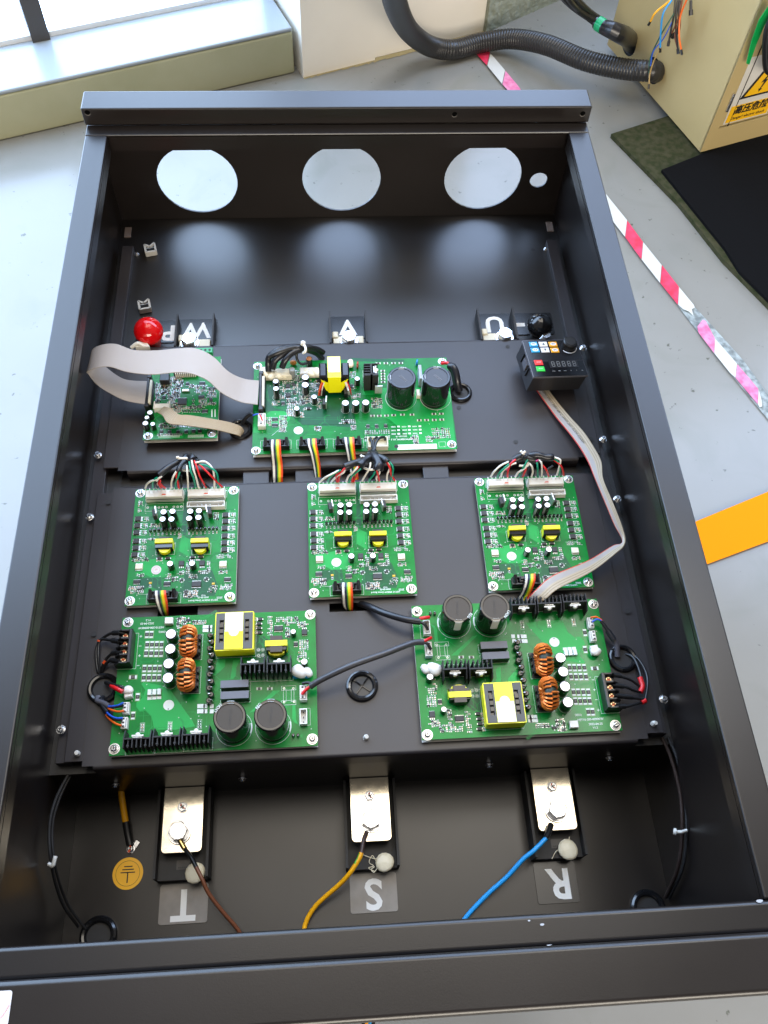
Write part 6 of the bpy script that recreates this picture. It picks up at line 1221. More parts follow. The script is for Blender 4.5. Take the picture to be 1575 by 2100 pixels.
ribbon('keypad_ribbon_cable', [((0.2552, 0.6087, 0.05), (0.2724, 0.6081, 0.05)), ((0.2668, 0.5803, 0.05), (0.284, 0.5814, 0.05)), ((0.2786, 0.5502, 0.052), (0.2977, 0.5512, 0.052)), ((0.2914, 0.5194, 0.056), (0.3106, 0.5228, 0.056)), ((0.2999, 0.4935, 0.06), (0.3181, 0.496, 0.06)), ((0.3054, 0.4676, 0.064), (0.3226, 0.4693, 0.064)), ((0.3083, 0.4415, 0.067), (0.3183, 0.4399, 0.069)), ((0.3147, 0.4028, 0.068), (0.3231, 0.405, 0.071)),
    ((0.3208, 0.3733, 0.066), (0.3279, 0.3771, 0.07)), ((0.3279, 0.3546, 0.063), (0.3297, 0.3568, 0.069)), ((0.325, 0.3484, 0.062), (0.3256, 0.3423, 0.071)), ((0.3141, 0.3461, 0.062), (0.3138, 0.3316, 0.073)), ((0.2758, 0.3219, 0.073), (0.2779, 0.3064, 0.075)), ((0.228, 0.2999, 0.082), (0.2322, 0.2826, 0.082)), ((0.2069, 0.2853, 0.077), (0.2179, 0.2735, 0.077)), ((0.195, 0.2762, 0.065), (0.2073, 0.2688, 0.062))],
    [RIBR, BEIGER] + [GRIB, GRIB, GRIB] * 2 + [BEIGER, BEIGER, BEIGER2] * 3, 'grey ribbon cable with red edge from the keypad, folded over the right driver board', sub=8, prt=('E332041 VW-1 300V 105°C AWM 2651 ROHS E332041', .0048, .005, .38, False, INKB))
RB = [BPVC, WPVC, WPVC, NAVY, NAVY, LGRN, YRIB, YRIB, ORANGE, mat('ribbon_red_orange', (.72, .05, .01), .4)]
def rb(stations, label, g): ribbon('rainbow_ribbon_cable', stations, RB, label, .00022, .0012, 6, g)
G1 = 'rainbow ribbons from the main board'; G2 = 'rainbow ribbons at the driver boards'
rb([((-0.1069, 0.5144, 0.07), (-0.0943, 0.514, 0.07)), ((-0.1075, 0.5045, 0.07), (-0.0937, 0.504, 0.07)), ((-0.1072, 0.4956, 0.064), (-0.0935, 0.4952, 0.064)), ((-0.107, 0.4875, 0.05), (-0.0925, 0.4877, 0.05)), ((-0.1071, 0.4766, 0.04), (-0.0931, 0.4761, 0.04)), ((-0.1078, 0.4663, 0.03), (-0.0938, 0.4658, 0.03))], 'rainbow ribbon from the leftmost header of the main board down into the gap', G1)
rb([((-0.0603, 0.5144, 0.07), (-0.0476, 0.5139, 0.07)), ((-0.0598, 0.5044, 0.07), (-0.0472, 0.504, 0.07)), ((-0.0564, 0.4939, 0.064), (-0.0451, 0.4935, 0.064)), ((-0.0539, 0.4856, 0.05), (-0.0437, 0.486, 0.05)), ((-0.0519, 0.4746, 0.04), (-0.0436, 0.4743, 0.04)), ((-0.0511, 0.4642, 0.03), (-0.0435, 0.4639, 0.03))], 'rainbow ribbon from the middle header of the main board down into the gap', G1)
rb([((-0.0127, 0.5151, 0.07), (0.0013, 0.5146, 0.07)), ((-0.0118, 0.5043, 0.07), (0.0014, 0.5038, 0.07)), ((-0.0097, 0.4945, 0.063), (0.0023, 0.494, 0.063)), ((-0.0075, 0.4863, 0.05), (0.004, 0.4858, 0.05)), ((-0.0053, 0.4744, 0.04), (0.0055, 0.474, 0.04)), ((-0.0045, 0.464, 0.03), (0.0058, 0.4636, 0.03))], 'rainbow ribbon from the rightmost header of the main board, half hidden by the black wires', G1)
rb([((-0.0223, 0.3064, 0.07), (-0.0097, 0.3059, 0.07)), ((-0.0231, 0.2993, 0.0705), (-0.0094, 0.2987, 0.0705)), ((-0.0229, 0.2913, 0.066), (-0.0091, 0.2907, 0.066)), ((-0.022, 0.2862, 0.052), (-0.0093, 0.2837, 0.052)), ((-0.0186, 0.285, 0.04), (-0.0099, 0.2821, 0.04))], 'rainbow ribbon from the middle driver board into the slot below it', G2)
rb([((-0.2407, 0.3049, 0.07), (-0.2272, 0.3049, 0.07)), ((-0.2401, 0.2984, 0.0705), (-0.2261, 0.2984, 0.0705)), ((-0.2385, 0.2901, 0.064), (-0.2251, 0.2908, 0.064)), ((-0.2371, 0.2867, 0.052), (-0.2264, 0.2874, 0.052)), ((-0.2358, 0.2849, 0.04), (-0.228, 0.2864, 0.04))], 'rainbow ribbon from the left driver board into the slot below it', G2)
rb([((0.1968, 0.3083, 0.07), (0.2105, 0.3084, 0.07)), ((0.1956, 0.3003, 0.0705), (0.2092, 0.3004, 0.0705)), ((0.1937, 0.2935, 0.066), (0.2067, 0.2936, 0.066)), ((0.1908, 0.2884, 0.058), (0.2038, 0.2878, 0.058)), ((0.1856, 0.2833, 0.05), (0.1998, 0.2827, 0.05))], 'rainbow ribbon bending left from the right driver board behind the heatsinks', G2)

# ================================================================ WIRE HARNESSES
def harness(label, origin, wires, sleeves, tie, name='wire_harness'):
    e = empty(name, origin)
    for m, pts in wires: o = MB(); o.tube([tuple(Vector(p) - e.location) for p in pts], .00125, m, 7, 6); o.build('wire', e, smooth=60)
    for r, pts, *m in sleeves: o = MB(); o.tube([tuple(Vector(p) - e.location) for p in pts], r, m[0] if m else SLEEVE, 10, 6, rr=lambda t, r=r: r * (1 + .12 * math.sin(t * 9))); o.build('sleeve', e, smooth=60)
    for pts in tie: o = MB(); o.tube([tuple(Vector(p) - e.location) for p in pts], .0016, WHITE, 7, 4); o.build('cable_tie', e, smooth=60)
    return tag(e, label, 'wire harness', 'white, red and green wire harnesses of the driver boards')
K = .066; 
harness('wire harness of the left driver board with its knot tied above the gap', (-0.2083, 0.4792, 0.085),
 [(WPVC, [(-0.2434, 0.4444, 0.092), (-0.251, 0.4452, 0.088), (-0.2585, 0.447, 0.078), (-0.2627, 0.4491, 0.066)]), (GREEN, [(-0.2426, 0.4465, 0.094), (-0.2472, 0.4451, 0.09), (-0.2509, 0.4468, 0.08), (-0.2535, 0.4488, 0.066)]), (WPVC, [(-0.2369, 0.4473, 0.095), (-0.2418, 0.4457, 0.092), (-0.2455, 0.4474, 0.082), (-0.2483, 0.4486, 0.066)]), (RED, [(-0.24, 0.4456, 0.09), (-0.241, 0.4446, 0.084), (-0.2396, 0.4461, 0.074), (-0.2381, 0.4482, 0.066)]), (RED, [(-0.2397, 0.4448, 0.088), (-0.2427, 0.444, 0.084), (-0.2424, 0.4455, 0.074), (-0.2429, 0.448, 0.066)]), (BPVC, [(-0.2422, 0.4476, 0.088), (-0.247, 0.446, 0.08), (-0.2473, 0.4485, 0.066)]),
  (WPVC, [(-0.2197, 0.4532, 0.096), (-0.2244, 0.4484, 0.09), (-0.2284, 0.4479, 0.078), (-0.2302, 0.4479, 0.066)]), (GREEN, [(-0.2152, 0.453, 0.096), (-0.218, 0.4495, 0.09), (-0.2231, 0.4491, 0.078), (-0.2256, 0.4478, 0.066)]), (RED, [(-0.2193, 0.4558, 0.094), (-0.2206, 0.4509, 0.09), (-0.2205, 0.4491, 0.08), (-0.2212, 0.4472, 0.066)]), (BPVC, [(-0.2154, 0.4539, 0.085), (-0.2182, 0.4482, 0.066)]),
  (WPVC, [(-0.2074, 0.4622, 0.095), (-0.207, 0.4532, 0.092), (-0.2073, 0.4488, 0.084), (-0.2097, 0.4472, 0.066)]), (GREEN, [(-0.2044, 0.4663, 0.097), (-0.2024, 0.4539, 0.095), (-0.1998, 0.4487, 0.086), (-0.2006, 0.4475, 0.066)]), (WPVC, [(-0.2015, 0.4676, 0.098), (-0.199, 0.4558, 0.096), (-0.197, 0.4499, 0.086), (-0.1965, 0.4467, 0.066)]), (RED, [(-0.1981, 0.4668, 0.098), (-0.1945, 0.457, 0.096), (-0.1915, 0.4491, 0.087), (-0.187, 0.447, 0.066)]), (RED, [(-0.1916, 0.4611, 0.098), (-0.1835, 0.4526, 0.096), (-0.1765, 0.4479, 0.088), (-0.1673, 0.447, 0.066)]), (WPVC, [(-0.1962, 0.464, 0.098), (-0.1846, 0.4636, 0.1), (-0.1757, 0.4557, 0.096), (-0.1751, 0.4489, 0.082), (-0.1771, 0.446, 0.066)]), (GREEN, [(-0.1916, 0.4611, 0.098), (-0.1812, 0.458, 0.098), (-0.1719, 0.4521, 0.094), (-0.1707, 0.4488, 0.082), (-0.1727, 0.4458, 0.066)]), (BPVC, [(-0.1958, 0.4522, 0.078), (-0.1916, 0.4465, 0.066)]), (BPVC, [(-0.1876, 0.4476, 0.074), (-0.1829, 0.4455, 0.066)])],
 [(.0040, [(-0.2065, 0.4778, 0.088), (-0.2158, 0.4714, 0.092), (-0.2282, 0.4609, 0.095), (-0.2406, 0.4498, 0.094)]), (.0032, [(-0.209, 0.4725, 0.092), (-0.2139, 0.4625, 0.097), (-0.2172, 0.4531, 0.096)]), (.0060, [(-0.2119, 0.4773, 0.086), (-0.2056, 0.4772, 0.09), (-0.1994, 0.4688, 0.094)]), (.0045, [(-0.206, 0.4791, 0.084), (-0.2084, 0.4752, 0.06), (-0.2116, 0.4767, 0.04)]), (.0038, [(-0.201, 0.4722, 0.092), (-0.1932, 0.4652, 0.096)], BPVC)],
 [[(-0.2072, 0.4719, 0.096), (-0.2147, 0.4708, 0.098), (-0.2183, 0.4703, 0.1)], [(-0.2165, 0.4707, 0.101), (-0.2199, 0.4704, 0.101)], [(-0.2145, 0.4653, 0.08), (-0.206, 0.4607, 0.085)]])
harness('wire harness of the middle driver board with thick black sleeves fed from the main board', (0.0238, 0.4785, 0.085),
 [(WPVC, [(-0.0202, 0.45, 0.092), (-0.0296, 0.4474, 0.088), (-0.0384, 0.4473, 0.08), (-0.0446, 0.4501, 0.066)]), (GREEN, [(-0.0179, 0.45, 0.093), (-0.0261, 0.448, 0.088), (-0.032, 0.4471, 0.08), (-0.0348, 0.4498, 0.066)]), (RED, [(-0.0114, 0.4526, 0.095), (-0.018, 0.4485, 0.09), (-0.0238, 0.4483, 0.082), (-0.0228, 0.4493, 0.066)]), (WPVC, [(-0.0111, 0.4525, 0.093), (-0.0151, 0.4489, 0.088), (-0.0227, 0.4482, 0.082), (-0.0292, 0.4509, 0.066)]), (RED, [(-0.0132, 0.4532, 0.092), (-0.0197, 0.4494, 0.08), (-0.021, 0.4493, 0.066)]), (BPVC, [(-0.018, 0.4506, 0.078), (-0.0254, 0.4494, 0.066)]),
  (RED, [(0.0047, 0.4527, 0.096), (0.0018, 0.4505, 0.09), (-0.0028, 0.4495, 0.08), (-0.004, 0.4486, 0.066)]), (WPVC, [(0.0035, 0.4521, 0.096), (-0.0029, 0.4479, 0.09), (-0.0081, 0.449, 0.08), (-0.0113, 0.4496, 0.066)]), (GREEN, [(0.007, 0.4505, 0.094), (0.0017, 0.4478, 0.09), (-0.004, 0.4488, 0.08), (-0.0073, 0.4492, 0.066)]), (RED, [(0.003, 0.4505, 0.09), (0.0013, 0.4499, 0.078), (-0.0022, 0.449, 0.066)]),
  (WPVC, [(0.0197, 0.4603, 0.092), (0.0179, 0.4527, 0.09), (0.0129, 0.4496, 0.08), (0.009, 0.4496, 0.066)]), (GREEN, [(0.0249, 0.4483, 0.09), (0.0226, 0.4467, 0.084), (0.0187, 0.4464, 0.076), (0.0175, 0.4492, 0.066)]), (WPVC, [(0.0301, 0.4496, 0.092), (0.0302, 0.4479, 0.086), (0.0269, 0.4476, 0.078), (0.0274, 0.4493, 0.066)]), (RED, [(0.0267, 0.4503, 0.09), (0.0285, 0.4465, 0.084), (0.0309, 0.4488, 0.066)]), (BPVC, [(0.0285, 0.4495, 0.088), (0.0262, 0.4489, 0.066)]),
  (RED, [(0.0399, 0.459, 0.094), (0.0437, 0.4518, 0.09), (0.0452, 0.4498, 0.08), (0.0505, 0.4488, 0.066)]), (WPVC, [(0.0422, 0.4589, 0.094), (0.0433, 0.4531, 0.088), (0.0405, 0.45, 0.08), (0.0404, 0.4491, 0.066)]), (GREEN, [(0.0428, 0.4589, 0.095), (0.047, 0.4531, 0.092), (0.0472, 0.4499, 0.082), (0.0455, 0.4489, 0.066)])],
 [(.0062, [(0.0221, 0.4802, 0.082), (0.0275, 0.4656, 0.092), (0.0298, 0.4559, 0.094), (0.0279, 0.4496, 0.09)]), (.0048, [(0.0229, 0.4747, 0.086), (0.0128, 0.4634, 0.094), (0.0053, 0.4527, 0.097)]), (.0048, [(0.019, 0.4686, 0.088), (0.0033, 0.4603, 0.094), (-0.0132, 0.4526, 0.095)]), (.0040, [(0.0273, 0.4705, 0.09), (0.0355, 0.4641, 0.096), (0.0403, 0.4577, 0.096)]), (.0058, [(0.0196, 0.4783, 0.084), (0.0215, 0.469, 0.084), (0.0262, 0.4718, 0.088)]), (.0045, [(0.0229, 0.473, 0.08), (0.0226, 0.478, 0.055), (0.0226, 0.4704, 0.04)])],
 [[(0.0153, 0.4668, 0.094), (0.0094, 0.4671, 0.096)], [(0.0077, 0.4679, 0.098), (0.0091, 0.4651, 0.098)], [(0.0121, 0.4575, 0.084), (0.017, 0.4526, 0.088), (0.024, 0.4524, 0.088)]])
harness('wire harness of the right driver board spreading from a low black bundle', (0.2136, 0.4682, 0.085),
 [(WPVC, [(0.1942, 0.4568, 0.09), (0.184, 0.4526, 0.088), (0.1762, 0.4488, 0.08), (0.1741, 0.4502, 0.066)]), (GREEN, [(0.1944, 0.4534, 0.09), (0.1882, 0.4495, 0.086), (0.1827, 0.4473, 0.078), (0.1826, 0.449, 0.066)]), (RED, [(0.2031, 0.4579, 0.093), (0.1966, 0.4533, 0.09), (0.1941, 0.449, 0.08), (0.1958, 0.4486, 0.066)]), (WPVC, [(0.2036, 0.4541, 0.091), (0.1953, 0.4522, 0.088), (0.1876, 0.4492, 0.08), (0.1874, 0.4497, 0.066)]), (PINK, [(0.2011, 0.4577, 0.092), (0.1954, 0.453, 0.088), (0.1916, 0.4495, 0.082)]),
  (GREEN, [(0.2196, 0.46, 0.094), (0.2153, 0.4522, 0.092), (0.2112, 0.4484, 0.08), (0.2108, 0.4489, 0.066)]), (WPVC, [(0.221, 0.457, 0.092), (0.2152, 0.4494, 0.086), (0.2079, 0.4481, 0.078), (0.206, 0.449, 0.066)]), (RED, [(0.2166, 0.4543, 0.09), (0.2163, 0.449, 0.084), (0.2148, 0.4462, 0.078), (0.2155, 0.4484, 0.066)]), (WPVC, [(0.2182, 0.4551, 0.09), (0.2224, 0.4499, 0.09), (0.2259, 0.4478, 0.08), (0.2266, 0.448, 0.066)]), (GREEN, [(0.2294, 0.4559, 0.092), (0.2302, 0.4496, 0.09), (0.2321, 0.4476, 0.08), (0.2349, 0.448, 0.066)]), (WPVC, [(0.2319, 0.4562, 0.094), (0.2347, 0.451, 0.094), (0.2369, 0.4482, 0.084), (0.2402, 0.4487, 0.066)]), (RED, [(0.2367, 0.4502, 0.09), (0.2418, 0.4451, 0.086), (0.2492, 0.4483, 0.066)]), (PINK, [(0.2279, 0.4538, 0.094), (0.231, 0.4554, 0.094)]),
  (GREEN, [(0.2507, 0.4581, 0.094), (0.2567, 0.4524, 0.092), (0.2607, 0.4487, 0.082), (0.2631, 0.4487, 0.066)]), (WPVC, [(0.2517, 0.4575, 0.096), (0.2588, 0.4531, 0.096), (0.2589, 0.4495, 0.086), (0.2603, 0.4496, 0.066)]), (RED, [(0.2509, 0.4568, 0.092), (0.2595, 0.4494, 0.09), (0.2654, 0.4477, 0.078), (0.2689, 0.4485, 0.066)]), (BPVC, [(0.2416, 0.4498, 0.076), (0.2526, 0.454, 0.082)])],
 [(.0050, [(0.2021, 0.4603, 0.088), (0.2117, 0.4624, 0.092), (0.2212, 0.4587, 0.092), (0.233, 0.4588, 0.09)], BPVC), (.0044, [(0.2214, 0.4625, 0.094), (0.2319, 0.4604, 0.097), (0.2417, 0.4579, 0.096), (0.2505, 0.4582, 0.095)]), (.0040, [(0.21, 0.4629, 0.094), (0.2176, 0.4587, 0.096)]), (.0048, [(0.2226, 0.461, 0.086), (0.2296, 0.4657, 0.06), (0.2334, 0.4663, 0.04)], BPVC)],
 [[(0.2151, 0.4613, 0.096), (0.2111, 0.463, 0.1), (0.2088, 0.4646, 0.102)], [(0.2102, 0.4607, 0.101), (0.2144, 0.4631, 0.103)], [(0.2079, 0.453, 0.086), (0.218, 0.4514, 0.088), (0.2213, 0.4567, 0.09)]])
# black wires from the main board connector to the middle harness
wire2('black_wires', 'three black wires arching from the white main board connector to the middle harness', [('wire', [(0.0226, 0.5096, 0.068), (0.0225, 0.5103, 0.074), (0.0234, 0.5029, 0.076), (0.0241, 0.492, 0.078), (0.0247, 0.4809, 0.082)], .0016, BPVC), ('wire', [(0.0316, 0.5114, 0.068), (0.0305, 0.5111, 0.074), (0.0265, 0.5036, 0.078), (0.025, 0.4927, 0.08), (0.0251, 0.4802, 0.083)], .0016, BPVC), ('wire', [(0.0418, 0.5111, 0.068), (0.0398, 0.5108, 0.074), (0.0322, 0.5041, 0.08), (0.0276, 0.4934, 0.082), (0.0259, 0.4795, 0.084)], .0018, BPVC), ('sleeve', [(0.0239, 0.4819, 0.082), (0.025, 0.4781, 0.083), (0.0256, 0.4743, 0.084)], .0062, SLEEVE)])
# main board: thick black cables arching over its far edge, and the one at the right grommet
wire2('black_power_cables', 'thick black sleeved cables arching over the far edge of the main board', [
 ('cable', [(-0.111, 0.6307, 0.066), (-0.1109, 0.6384, 0.074), (-0.1089, 0.6424, 0.082), (-0.0993, 0.6466, 0.088), (-0.0845, 0.6533, 0.088), (-0.0662, 0.6575, 0.084), (-0.0508, 0.6642, 0.07), (-0.0399, 0.6695, 0.052)], .0042, SLEEVE), ('cable', [(-0.1047, 0.6332, 0.07), (-0.1016, 0.6367, 0.08), (-0.093, 0.6421, 0.086), (-0.0809, 0.6496, 0.088), (-0.0643, 0.6539, 0.086), (-0.048, 0.6617, 0.07), (-0.039, 0.667, 0.052)], .0046, SLEEVE), ('cable', [(-0.0921, 0.6324, 0.072), (-0.0868, 0.637, 0.082), (-0.0773, 0.6453, 0.086), (-0.0626, 0.6532, 0.084), (-0.0463, 0.6626, 0.066), (-0.0372, 0.6649, 0.05)], .0044, SLEEVE),
 ('cable', [(-0.1087, 0.6419, 0.084), (-0.0954, 0.6435, 0.09), (-0.0771, 0.6508, 0.09), (-0.0579, 0.6566, 0.084), (-0.0442, 0.6653, 0.07), (-0.035, 0.6675, 0.06)], .0038, BPVC), ('cable', [(-0.0569, 0.6447, 0.066), (-0.0652, 0.6392, 0.07), (-0.071, 0.6432, 0.074), (-0.0715, 0.6473, 0.082), (-0.0664, 0.6532, 0.082)], .0018, BPVC), ('white_end', [(-0.1108, 0.6319, 0.066), (-0.1112, 0.6384, 0.074), (-0.1098, 0.6435, 0.08)], .0024, WPVC), ('cable_tie', [(-0.0624, 0.6397, 0.092), (-0.059, 0.6398, 0.096), (-0.0593, 0.6469, 0.096), (-0.0621, 0.6535, 0.094)], .0018, WHITE), ('cable_tie', [(-0.0625, 0.6521, 0.095), (-0.062, 0.6563, 0.095)], .0034, WHITE)], cat='cables')
wire2('capacitor_lead', 'black sleeved lead with a red end from the main board corner into a grommet', [('red_end', [(0.1273, 0.6365, 0.068), (0.1341, 0.6353, 0.07), (0.14, 0.6298, 0.072)], .0024, RED), ('sleeve', [(0.1371, 0.6287, 0.072), (0.1421, 0.6239, 0.074), (0.1455, 0.6164, 0.07), (0.1475, 0.6085, 0.062), (0.151, 0.6024, 0.05)], .0052, SLEEVE), ('sleeve', [(0.1386, 0.6302, 0.068), (0.1429, 0.6233, 0.066), (0.1454, 0.6137, 0.06), (0.1484, 0.6049, 0.05)], .0045, BPVC)], cat='cable')
wire2('sensor_lead', 'thin black lead with blue and red wires into the left edge of the main board', [('cable', [(-0.1464, 0.5566, 0.05), (-0.1402, 0.5587, 0.06), (-0.1339, 0.5589, 0.066), (-0.1298, 0.5565, 0.068)], .0024, BPVC), ('blue_wire', [(-0.1308, 0.5557, 0.068), (-0.1244, 0.5562, 0.07), (-0.1203, 0.5563, 0.066)], .0010, BLUE), ('red_wire', [(-0.1227, 0.5569, 0.069), (-0.1199, 0.5522, 0.07), (-0.1182, 0.547, 0.068)], .0010, RED), ('white_wire', [(-0.1236, 0.5564, 0.069), (-0.1212, 0.55, 0.07), (-0.1195, 0.5459, 0.068)], .0010, WPVC)], cat='cable')

# ================================================================ CABLES AT THE POWER BOARDS
wire2('link_cable', 'grey black sleeved cable with red ends linking the two power boards', [('red_wire', [(-0.0705, 0.174, 0.066), (-0.0655, 0.1787, 0.068), (-0.059, 0.1831, 0.069)], .0019, RED), ('black_wire', [(-0.0699, 0.1863, 0.066), (-0.0644, 0.1864, 0.068), (-0.0589, 0.1847, 0.069)], .0017, BPVC), ('sleeve', [(-0.0612, 0.1815, 0.069), (-0.0479, 0.1876, 0.074), (-0.0151, 0.199, 0.082), (0.0236, 0.2116, 0.082), (0.0553, 0.2254, 0.074), (0.0686, 0.2276, 0.07)], .0036, mat('sleeve_grey', (.045, .043, .047), .34, bump=.3, bscale=60, bumpd=.002)), ('black_wire', [(0.0653, 0.2277, 0.07), (0.073, 0.226, 0.069), (0.0773, 0.2199, 0.066)], .0018, BPVC), ('red_wire', [(0.0686, 0.2284, 0.071), (0.0733, 0.2304, 0.07), (0.0785, 0.2341, 0.066)], .0019, RED)], cat='cable')
wire2('supply_cable', 'black printed sleeve cable from the plate slot to the lower right power board', [('sleeve', [(-0.0024, 0.2926, 0.04), (0.0087, 0.2838, 0.05), (0.0277, 0.2684, 0.062), (0.0496, 0.2575, 0.068), (0.0674, 0.2533, 0.069)], .0040, SLEEVE), ('black_wire', [(0.0651, 0.2534, 0.069), (0.0717, 0.2501, 0.069), (0.0759, 0.2438, 0.066)], .0018, BPVC), ('red_wire', [(0.0664, 0.2566, 0.07), (0.0722, 0.2575, 0.07), (0.0783, 0.2592, 0.067)], .0021, RED)], cat='cable')
def tw(pts): return pts
wire2('terminal_wires', 'four black wires looping left from the terminal block of the lower left power board', [
 ('wire', [(-0.2709, 0.2547, 0.066), (-0.2779, 0.2563, 0.066), (-0.2851, 0.2581, 0.062), (-0.2956, 0.2561, 0.056), (-0.3029, 0.2505, 0.052), (-0.3053, 0.2398, 0.05), (-0.3025, 0.2204, 0.047), (-0.3005, 0.2157, 0.044)], .0017, BPVC), ('lug_sleeve', [(-0.2768, 0.2561, 0.066), (-0.2851, 0.2576, 0.062)], .0030, BPVC), ('wire', [(-0.2714, 0.2436, 0.066), (-0.2782, 0.2464, 0.064), (-0.2863, 0.2495, 0.06), (-0.2952, 0.2527, 0.056), (-0.3004, 0.2534, 0.054), (-0.3026, 0.2472, 0.052), (-0.3018, 0.2314, 0.05), (-0.2998, 0.2165, 0.044)], .0017, BPVC), ('lug_sleeve', [(-0.276, 0.2454, 0.065), (-0.2855, 0.2495, 0.06)], .0030, BPVC),
 ('wire', [(-0.2712, 0.2322, 0.066), (-0.2777, 0.2328, 0.064), (-0.284, 0.2338, 0.06), (-0.2919, 0.2295, 0.054), (-0.296, 0.223, 0.05), (-0.299, 0.2164, 0.044)], .0017, BPVC), ('lug_sleeve', [(-0.276, 0.2326, 0.065), (-0.284, 0.2338, 0.06)], .0030, BPVC), ('wire', [(-0.2716, 0.2209, 0.066), (-0.2785, 0.2232, 0.063), (-0.2853, 0.2265, 0.058), (-0.2922, 0.2234, 0.053), (-0.2982, 0.2156, 0.044)], .0017, BPVC), ('lug_sleeve', [(-0.276, 0.2223, 0.064), (-0.2853, 0.2265, 0.058)], .0030, BPVC), ('red_mark', [(-0.3024, 0.253, 0.054), (-0.3028, 0.2512, 0.0535)], .0020, ORED), ('red_mark', [(-0.2926, 0.2277, 0.0535), (-0.2948, 0.2251, 0.052)], .0020, ORED)], cat='wires')
wire2('signal_wires', 'red, blue and orange wires from the left grommet into the lower left power board', [('red_wire', [(-0.2664, 0.1854, 0.068), (-0.2714, 0.1883, 0.068), (-0.2759, 0.1911, 0.066), (-0.2814, 0.1953, 0.06)], .0026, RED), ('black_wire', [(-0.266, 0.1896, 0.068), (-0.2713, 0.1917, 0.067), (-0.2787, 0.1953, 0.062), (-0.2905, 0.2031, 0.05)], .0024, BPVC), ('blue_wire', [(-0.2647, 0.1737, 0.066), (-0.2713, 0.1712, 0.065), (-0.2821, 0.1722, 0.06), (-0.2914, 0.1776, 0.054)], .0012, BLUE), ('orange_wire', [(-0.2635, 0.1645, 0.066), (-0.2706, 0.1644, 0.065), (-0.2803, 0.169, 0.06), (-0.2899, 0.1775, 0.054)], .0012, ORANGE), ('blue_wire', [(-0.2642, 0.1566, 0.066), (-0.2721, 0.1573, 0.065), (-0.2812, 0.1634, 0.06), (-0.2895, 0.1736, 0.054)], .0012, BLUE), ('orange_wire', [(-0.2649, 0.1484, 0.066), (-0.2718, 0.1516, 0.064), (-0.2813, 0.1598, 0.058), (-0.2892, 0.1705, 0.054)], .0012, ORANGE), ('black_wire', [(-0.2644, 0.1706, 0.066), (-0.2714, 0.17, 0.064), (-0.2839, 0.1713, 0.058)], .0012, BPVC), ('black_wire', [(-0.2644, 0.1542, 0.066), (-0.273, 0.1558, 0.064), (-0.2832, 0.1637, 0.058)], .0012, BPVC),
 ('sleeve', [(-0.2816, 0.1725, 0.059), (-0.29, 0.1783, 0.054), (-0.2973, 0.1822, 0.05), (-0.2995, 0.1867, 0.046), (-0.2972, 0.1884, 0.044)], .0030, mat('sleeve_grey2', (.10, .10, .12), .4)), ('sleeve', [(-0.2834, 0.166, 0.058), (-0.2896, 0.1744, 0.054), (-0.2937, 0.1828, 0.05), (-0.2931, 0.1875, 0.045)], .0032, SLEEVE)], cat='wires')
wire2('terminal_wires', 'four black wires with red sleeves looping right from the lower right power board', [
 ('wire', [(0.2788, 0.1809, 0.066), (0.2937, 0.1774, 0.064), (0.3042, 0.1742, 0.06), (0.3133, 0.1686, 0.056)], .0016, BPVC), ('wire', [(0.2783, 0.1683, 0.066), (0.2934, 0.1662, 0.064), (0.3039, 0.163, 0.06), (0.3127, 0.1629, 0.056), (0.3172, 0.1712, 0.055), (0.3172, 0.1927, 0.053), (0.3138, 0.2067, 0.05), (0.3063, 0.2125, 0.044)], .0017, BPVC), ('red_sleeve', [(0.3121, 0.1616, 0.057), (0.3162, 0.1687, 0.0565), (0.3155, 0.1792, 0.056)], .0030, RED), ('wire', [(0.278, 0.1566, 0.066), (0.2931, 0.1548, 0.064), (0.3125, 0.1532, 0.058), (0.3172, 0.1556, 0.056), (0.3249, 0.1795, 0.054), (0.3207, 0.2017, 0.051), (0.3093, 0.2167, 0.044)], .0017, BPVC), ('wire', [(0.2766, 0.1444, 0.066), (0.2889, 0.1438, 0.064), (0.3054, 0.1481, 0.058), (0.3149, 0.151, 0.055)], .0016, BPVC), ('red_sleeve', [(0.3161, 0.1519, 0.057), (0.311, 0.1495, 0.057)], .0028, RED), ('lug_sleeve', [(0.282, 0.1807, 0.065), (0.291, 0.1792, 0.064)], .0028, BPVC), ('lug_sleeve', [(0.2816, 0.1683, 0.065), (0.2916, 0.1669, 0.064)], .0028, BPVC), ('lug_sleeve', [(0.2812, 0.1564, 0.065), (0.2996, 0.1545, 0.062)], .0028, BPVC), ('lug_sleeve', [(0.2788, 0.144, 0.065), (0.2892, 0.1441, 0.063)], .0028, BPVC)], cat='wires')
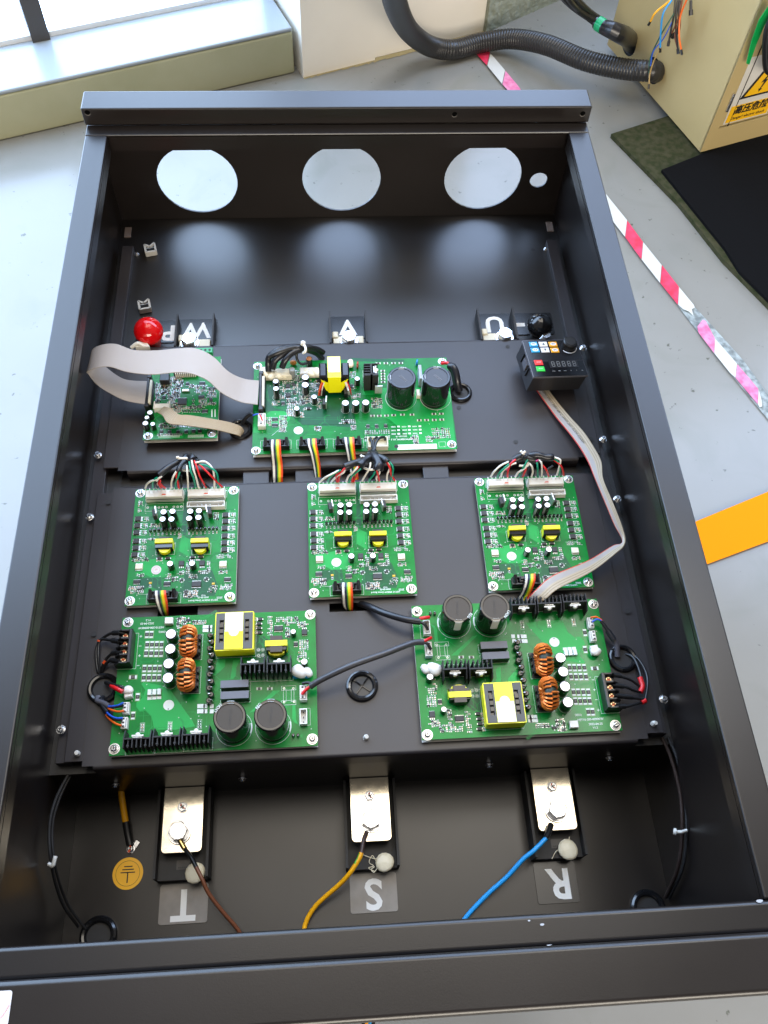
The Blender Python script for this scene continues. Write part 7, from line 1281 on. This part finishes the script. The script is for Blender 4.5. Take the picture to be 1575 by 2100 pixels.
wire2('signal_wires', 'thin blue and orange wires in a sleeve going to the lower right power board', [('blue_wire', [(0.2692, 0.2451, 0.067), (0.2756, 0.2477, 0.068), (0.2818, 0.245, 0.066)], .0011, BLUE), ('orange_wire', [(0.2681, 0.2506, 0.067), (0.2751, 0.2506, 0.068), (0.282, 0.2458, 0.066)], .0011, ORANGE), ('wire', [(0.2799, 0.2462, 0.066), (0.2851, 0.238, 0.064), (0.2885, 0.2311, 0.062)], .0022, BPVC), ('sleeve', [(0.2879, 0.2333, 0.062), (0.292, 0.2274, 0.06), (0.2964, 0.2195, 0.055), (0.2971, 0.2082, 0.048)], .0034, mat('sleeve_grey2', (.10, .10, .12), .4)), ('sleeve', [(0.2867, 0.2353, 0.0625), (0.2926, 0.224, 0.0605)], .0036, SLEEVE)], cat='wires')

# small cut wires below the near rim and the label on the rim
o = MB(); 
for x, m in ((-.050, LGRN), (-.046, YRIB), (-.012, YEL), (-.008, SKY), (-.004, BPVC), (-.016, BPVC)): o.tube([(x, -.18, ZF + .30), (x + .002, -.155, ZF + .30), (x + .006, -.10, ZF + .31)], .0022, m, 6, 3)
tag(o.build('stray_wires', smooth=60), 'short ends of coloured wires showing past the near edge of the housing', 'wires')
e = empty('rim_label', (-0.2883, -0.1152, .2462)); o = MB(); r = .002; pts = []
for cxx, cyy, a0 in ((.0068 - r, .0115 - r, 0), (-.014, .0115, 90), (-.014, -.0115, 180), (.0068 - r, -.0115 + r, 270)):
    pts += [(cxx + (r if cxx > 0 else 0) * math.cos(R(a0 + k * 30)), cyy + (r if cxx > 0 else 0) * math.sin(R(a0 + k * 30))) for k in range(4)] if cxx > 0 else [(cxx, cyy)]
o.poly(pts, .0002, mat('label_white', (.50, .49, .51), .5), .0003); o.build('paper', e, smooth=0); o = MB(); o.tube([(-.002, -.002, .0007), (.001, -.006, .0007), (.006, .002, .0007)], .0003, mat('stamp_pink', (.55, .28, .28), .6), 5, 4); o.build('red_scribble', e, smooth=0); tag(e, 'small white label with a faint red scribble on the near rim at the lower left', 'label')
# dark cooling blocks that show through the gap between the plates
for i, (x, l) in enumerate(((-.128, 'dark blue grey block edge in the gap left of the rainbow ribbons'), (-.060, 'dark blue grey block edge in the gap between the two left rainbow ribbons'), (.108, 'dark blue grey block edge in the gap right of the middle harness'))):
    o = MB(); o.box(0, 0, 0, .034, .026, .012, PLATE); b = bevel(o.build('cooling_block', None, (x, .4730, .0282), smooth=0), .001); tag(b, l, 'cooling block', 'block edges in the gap between the plates')
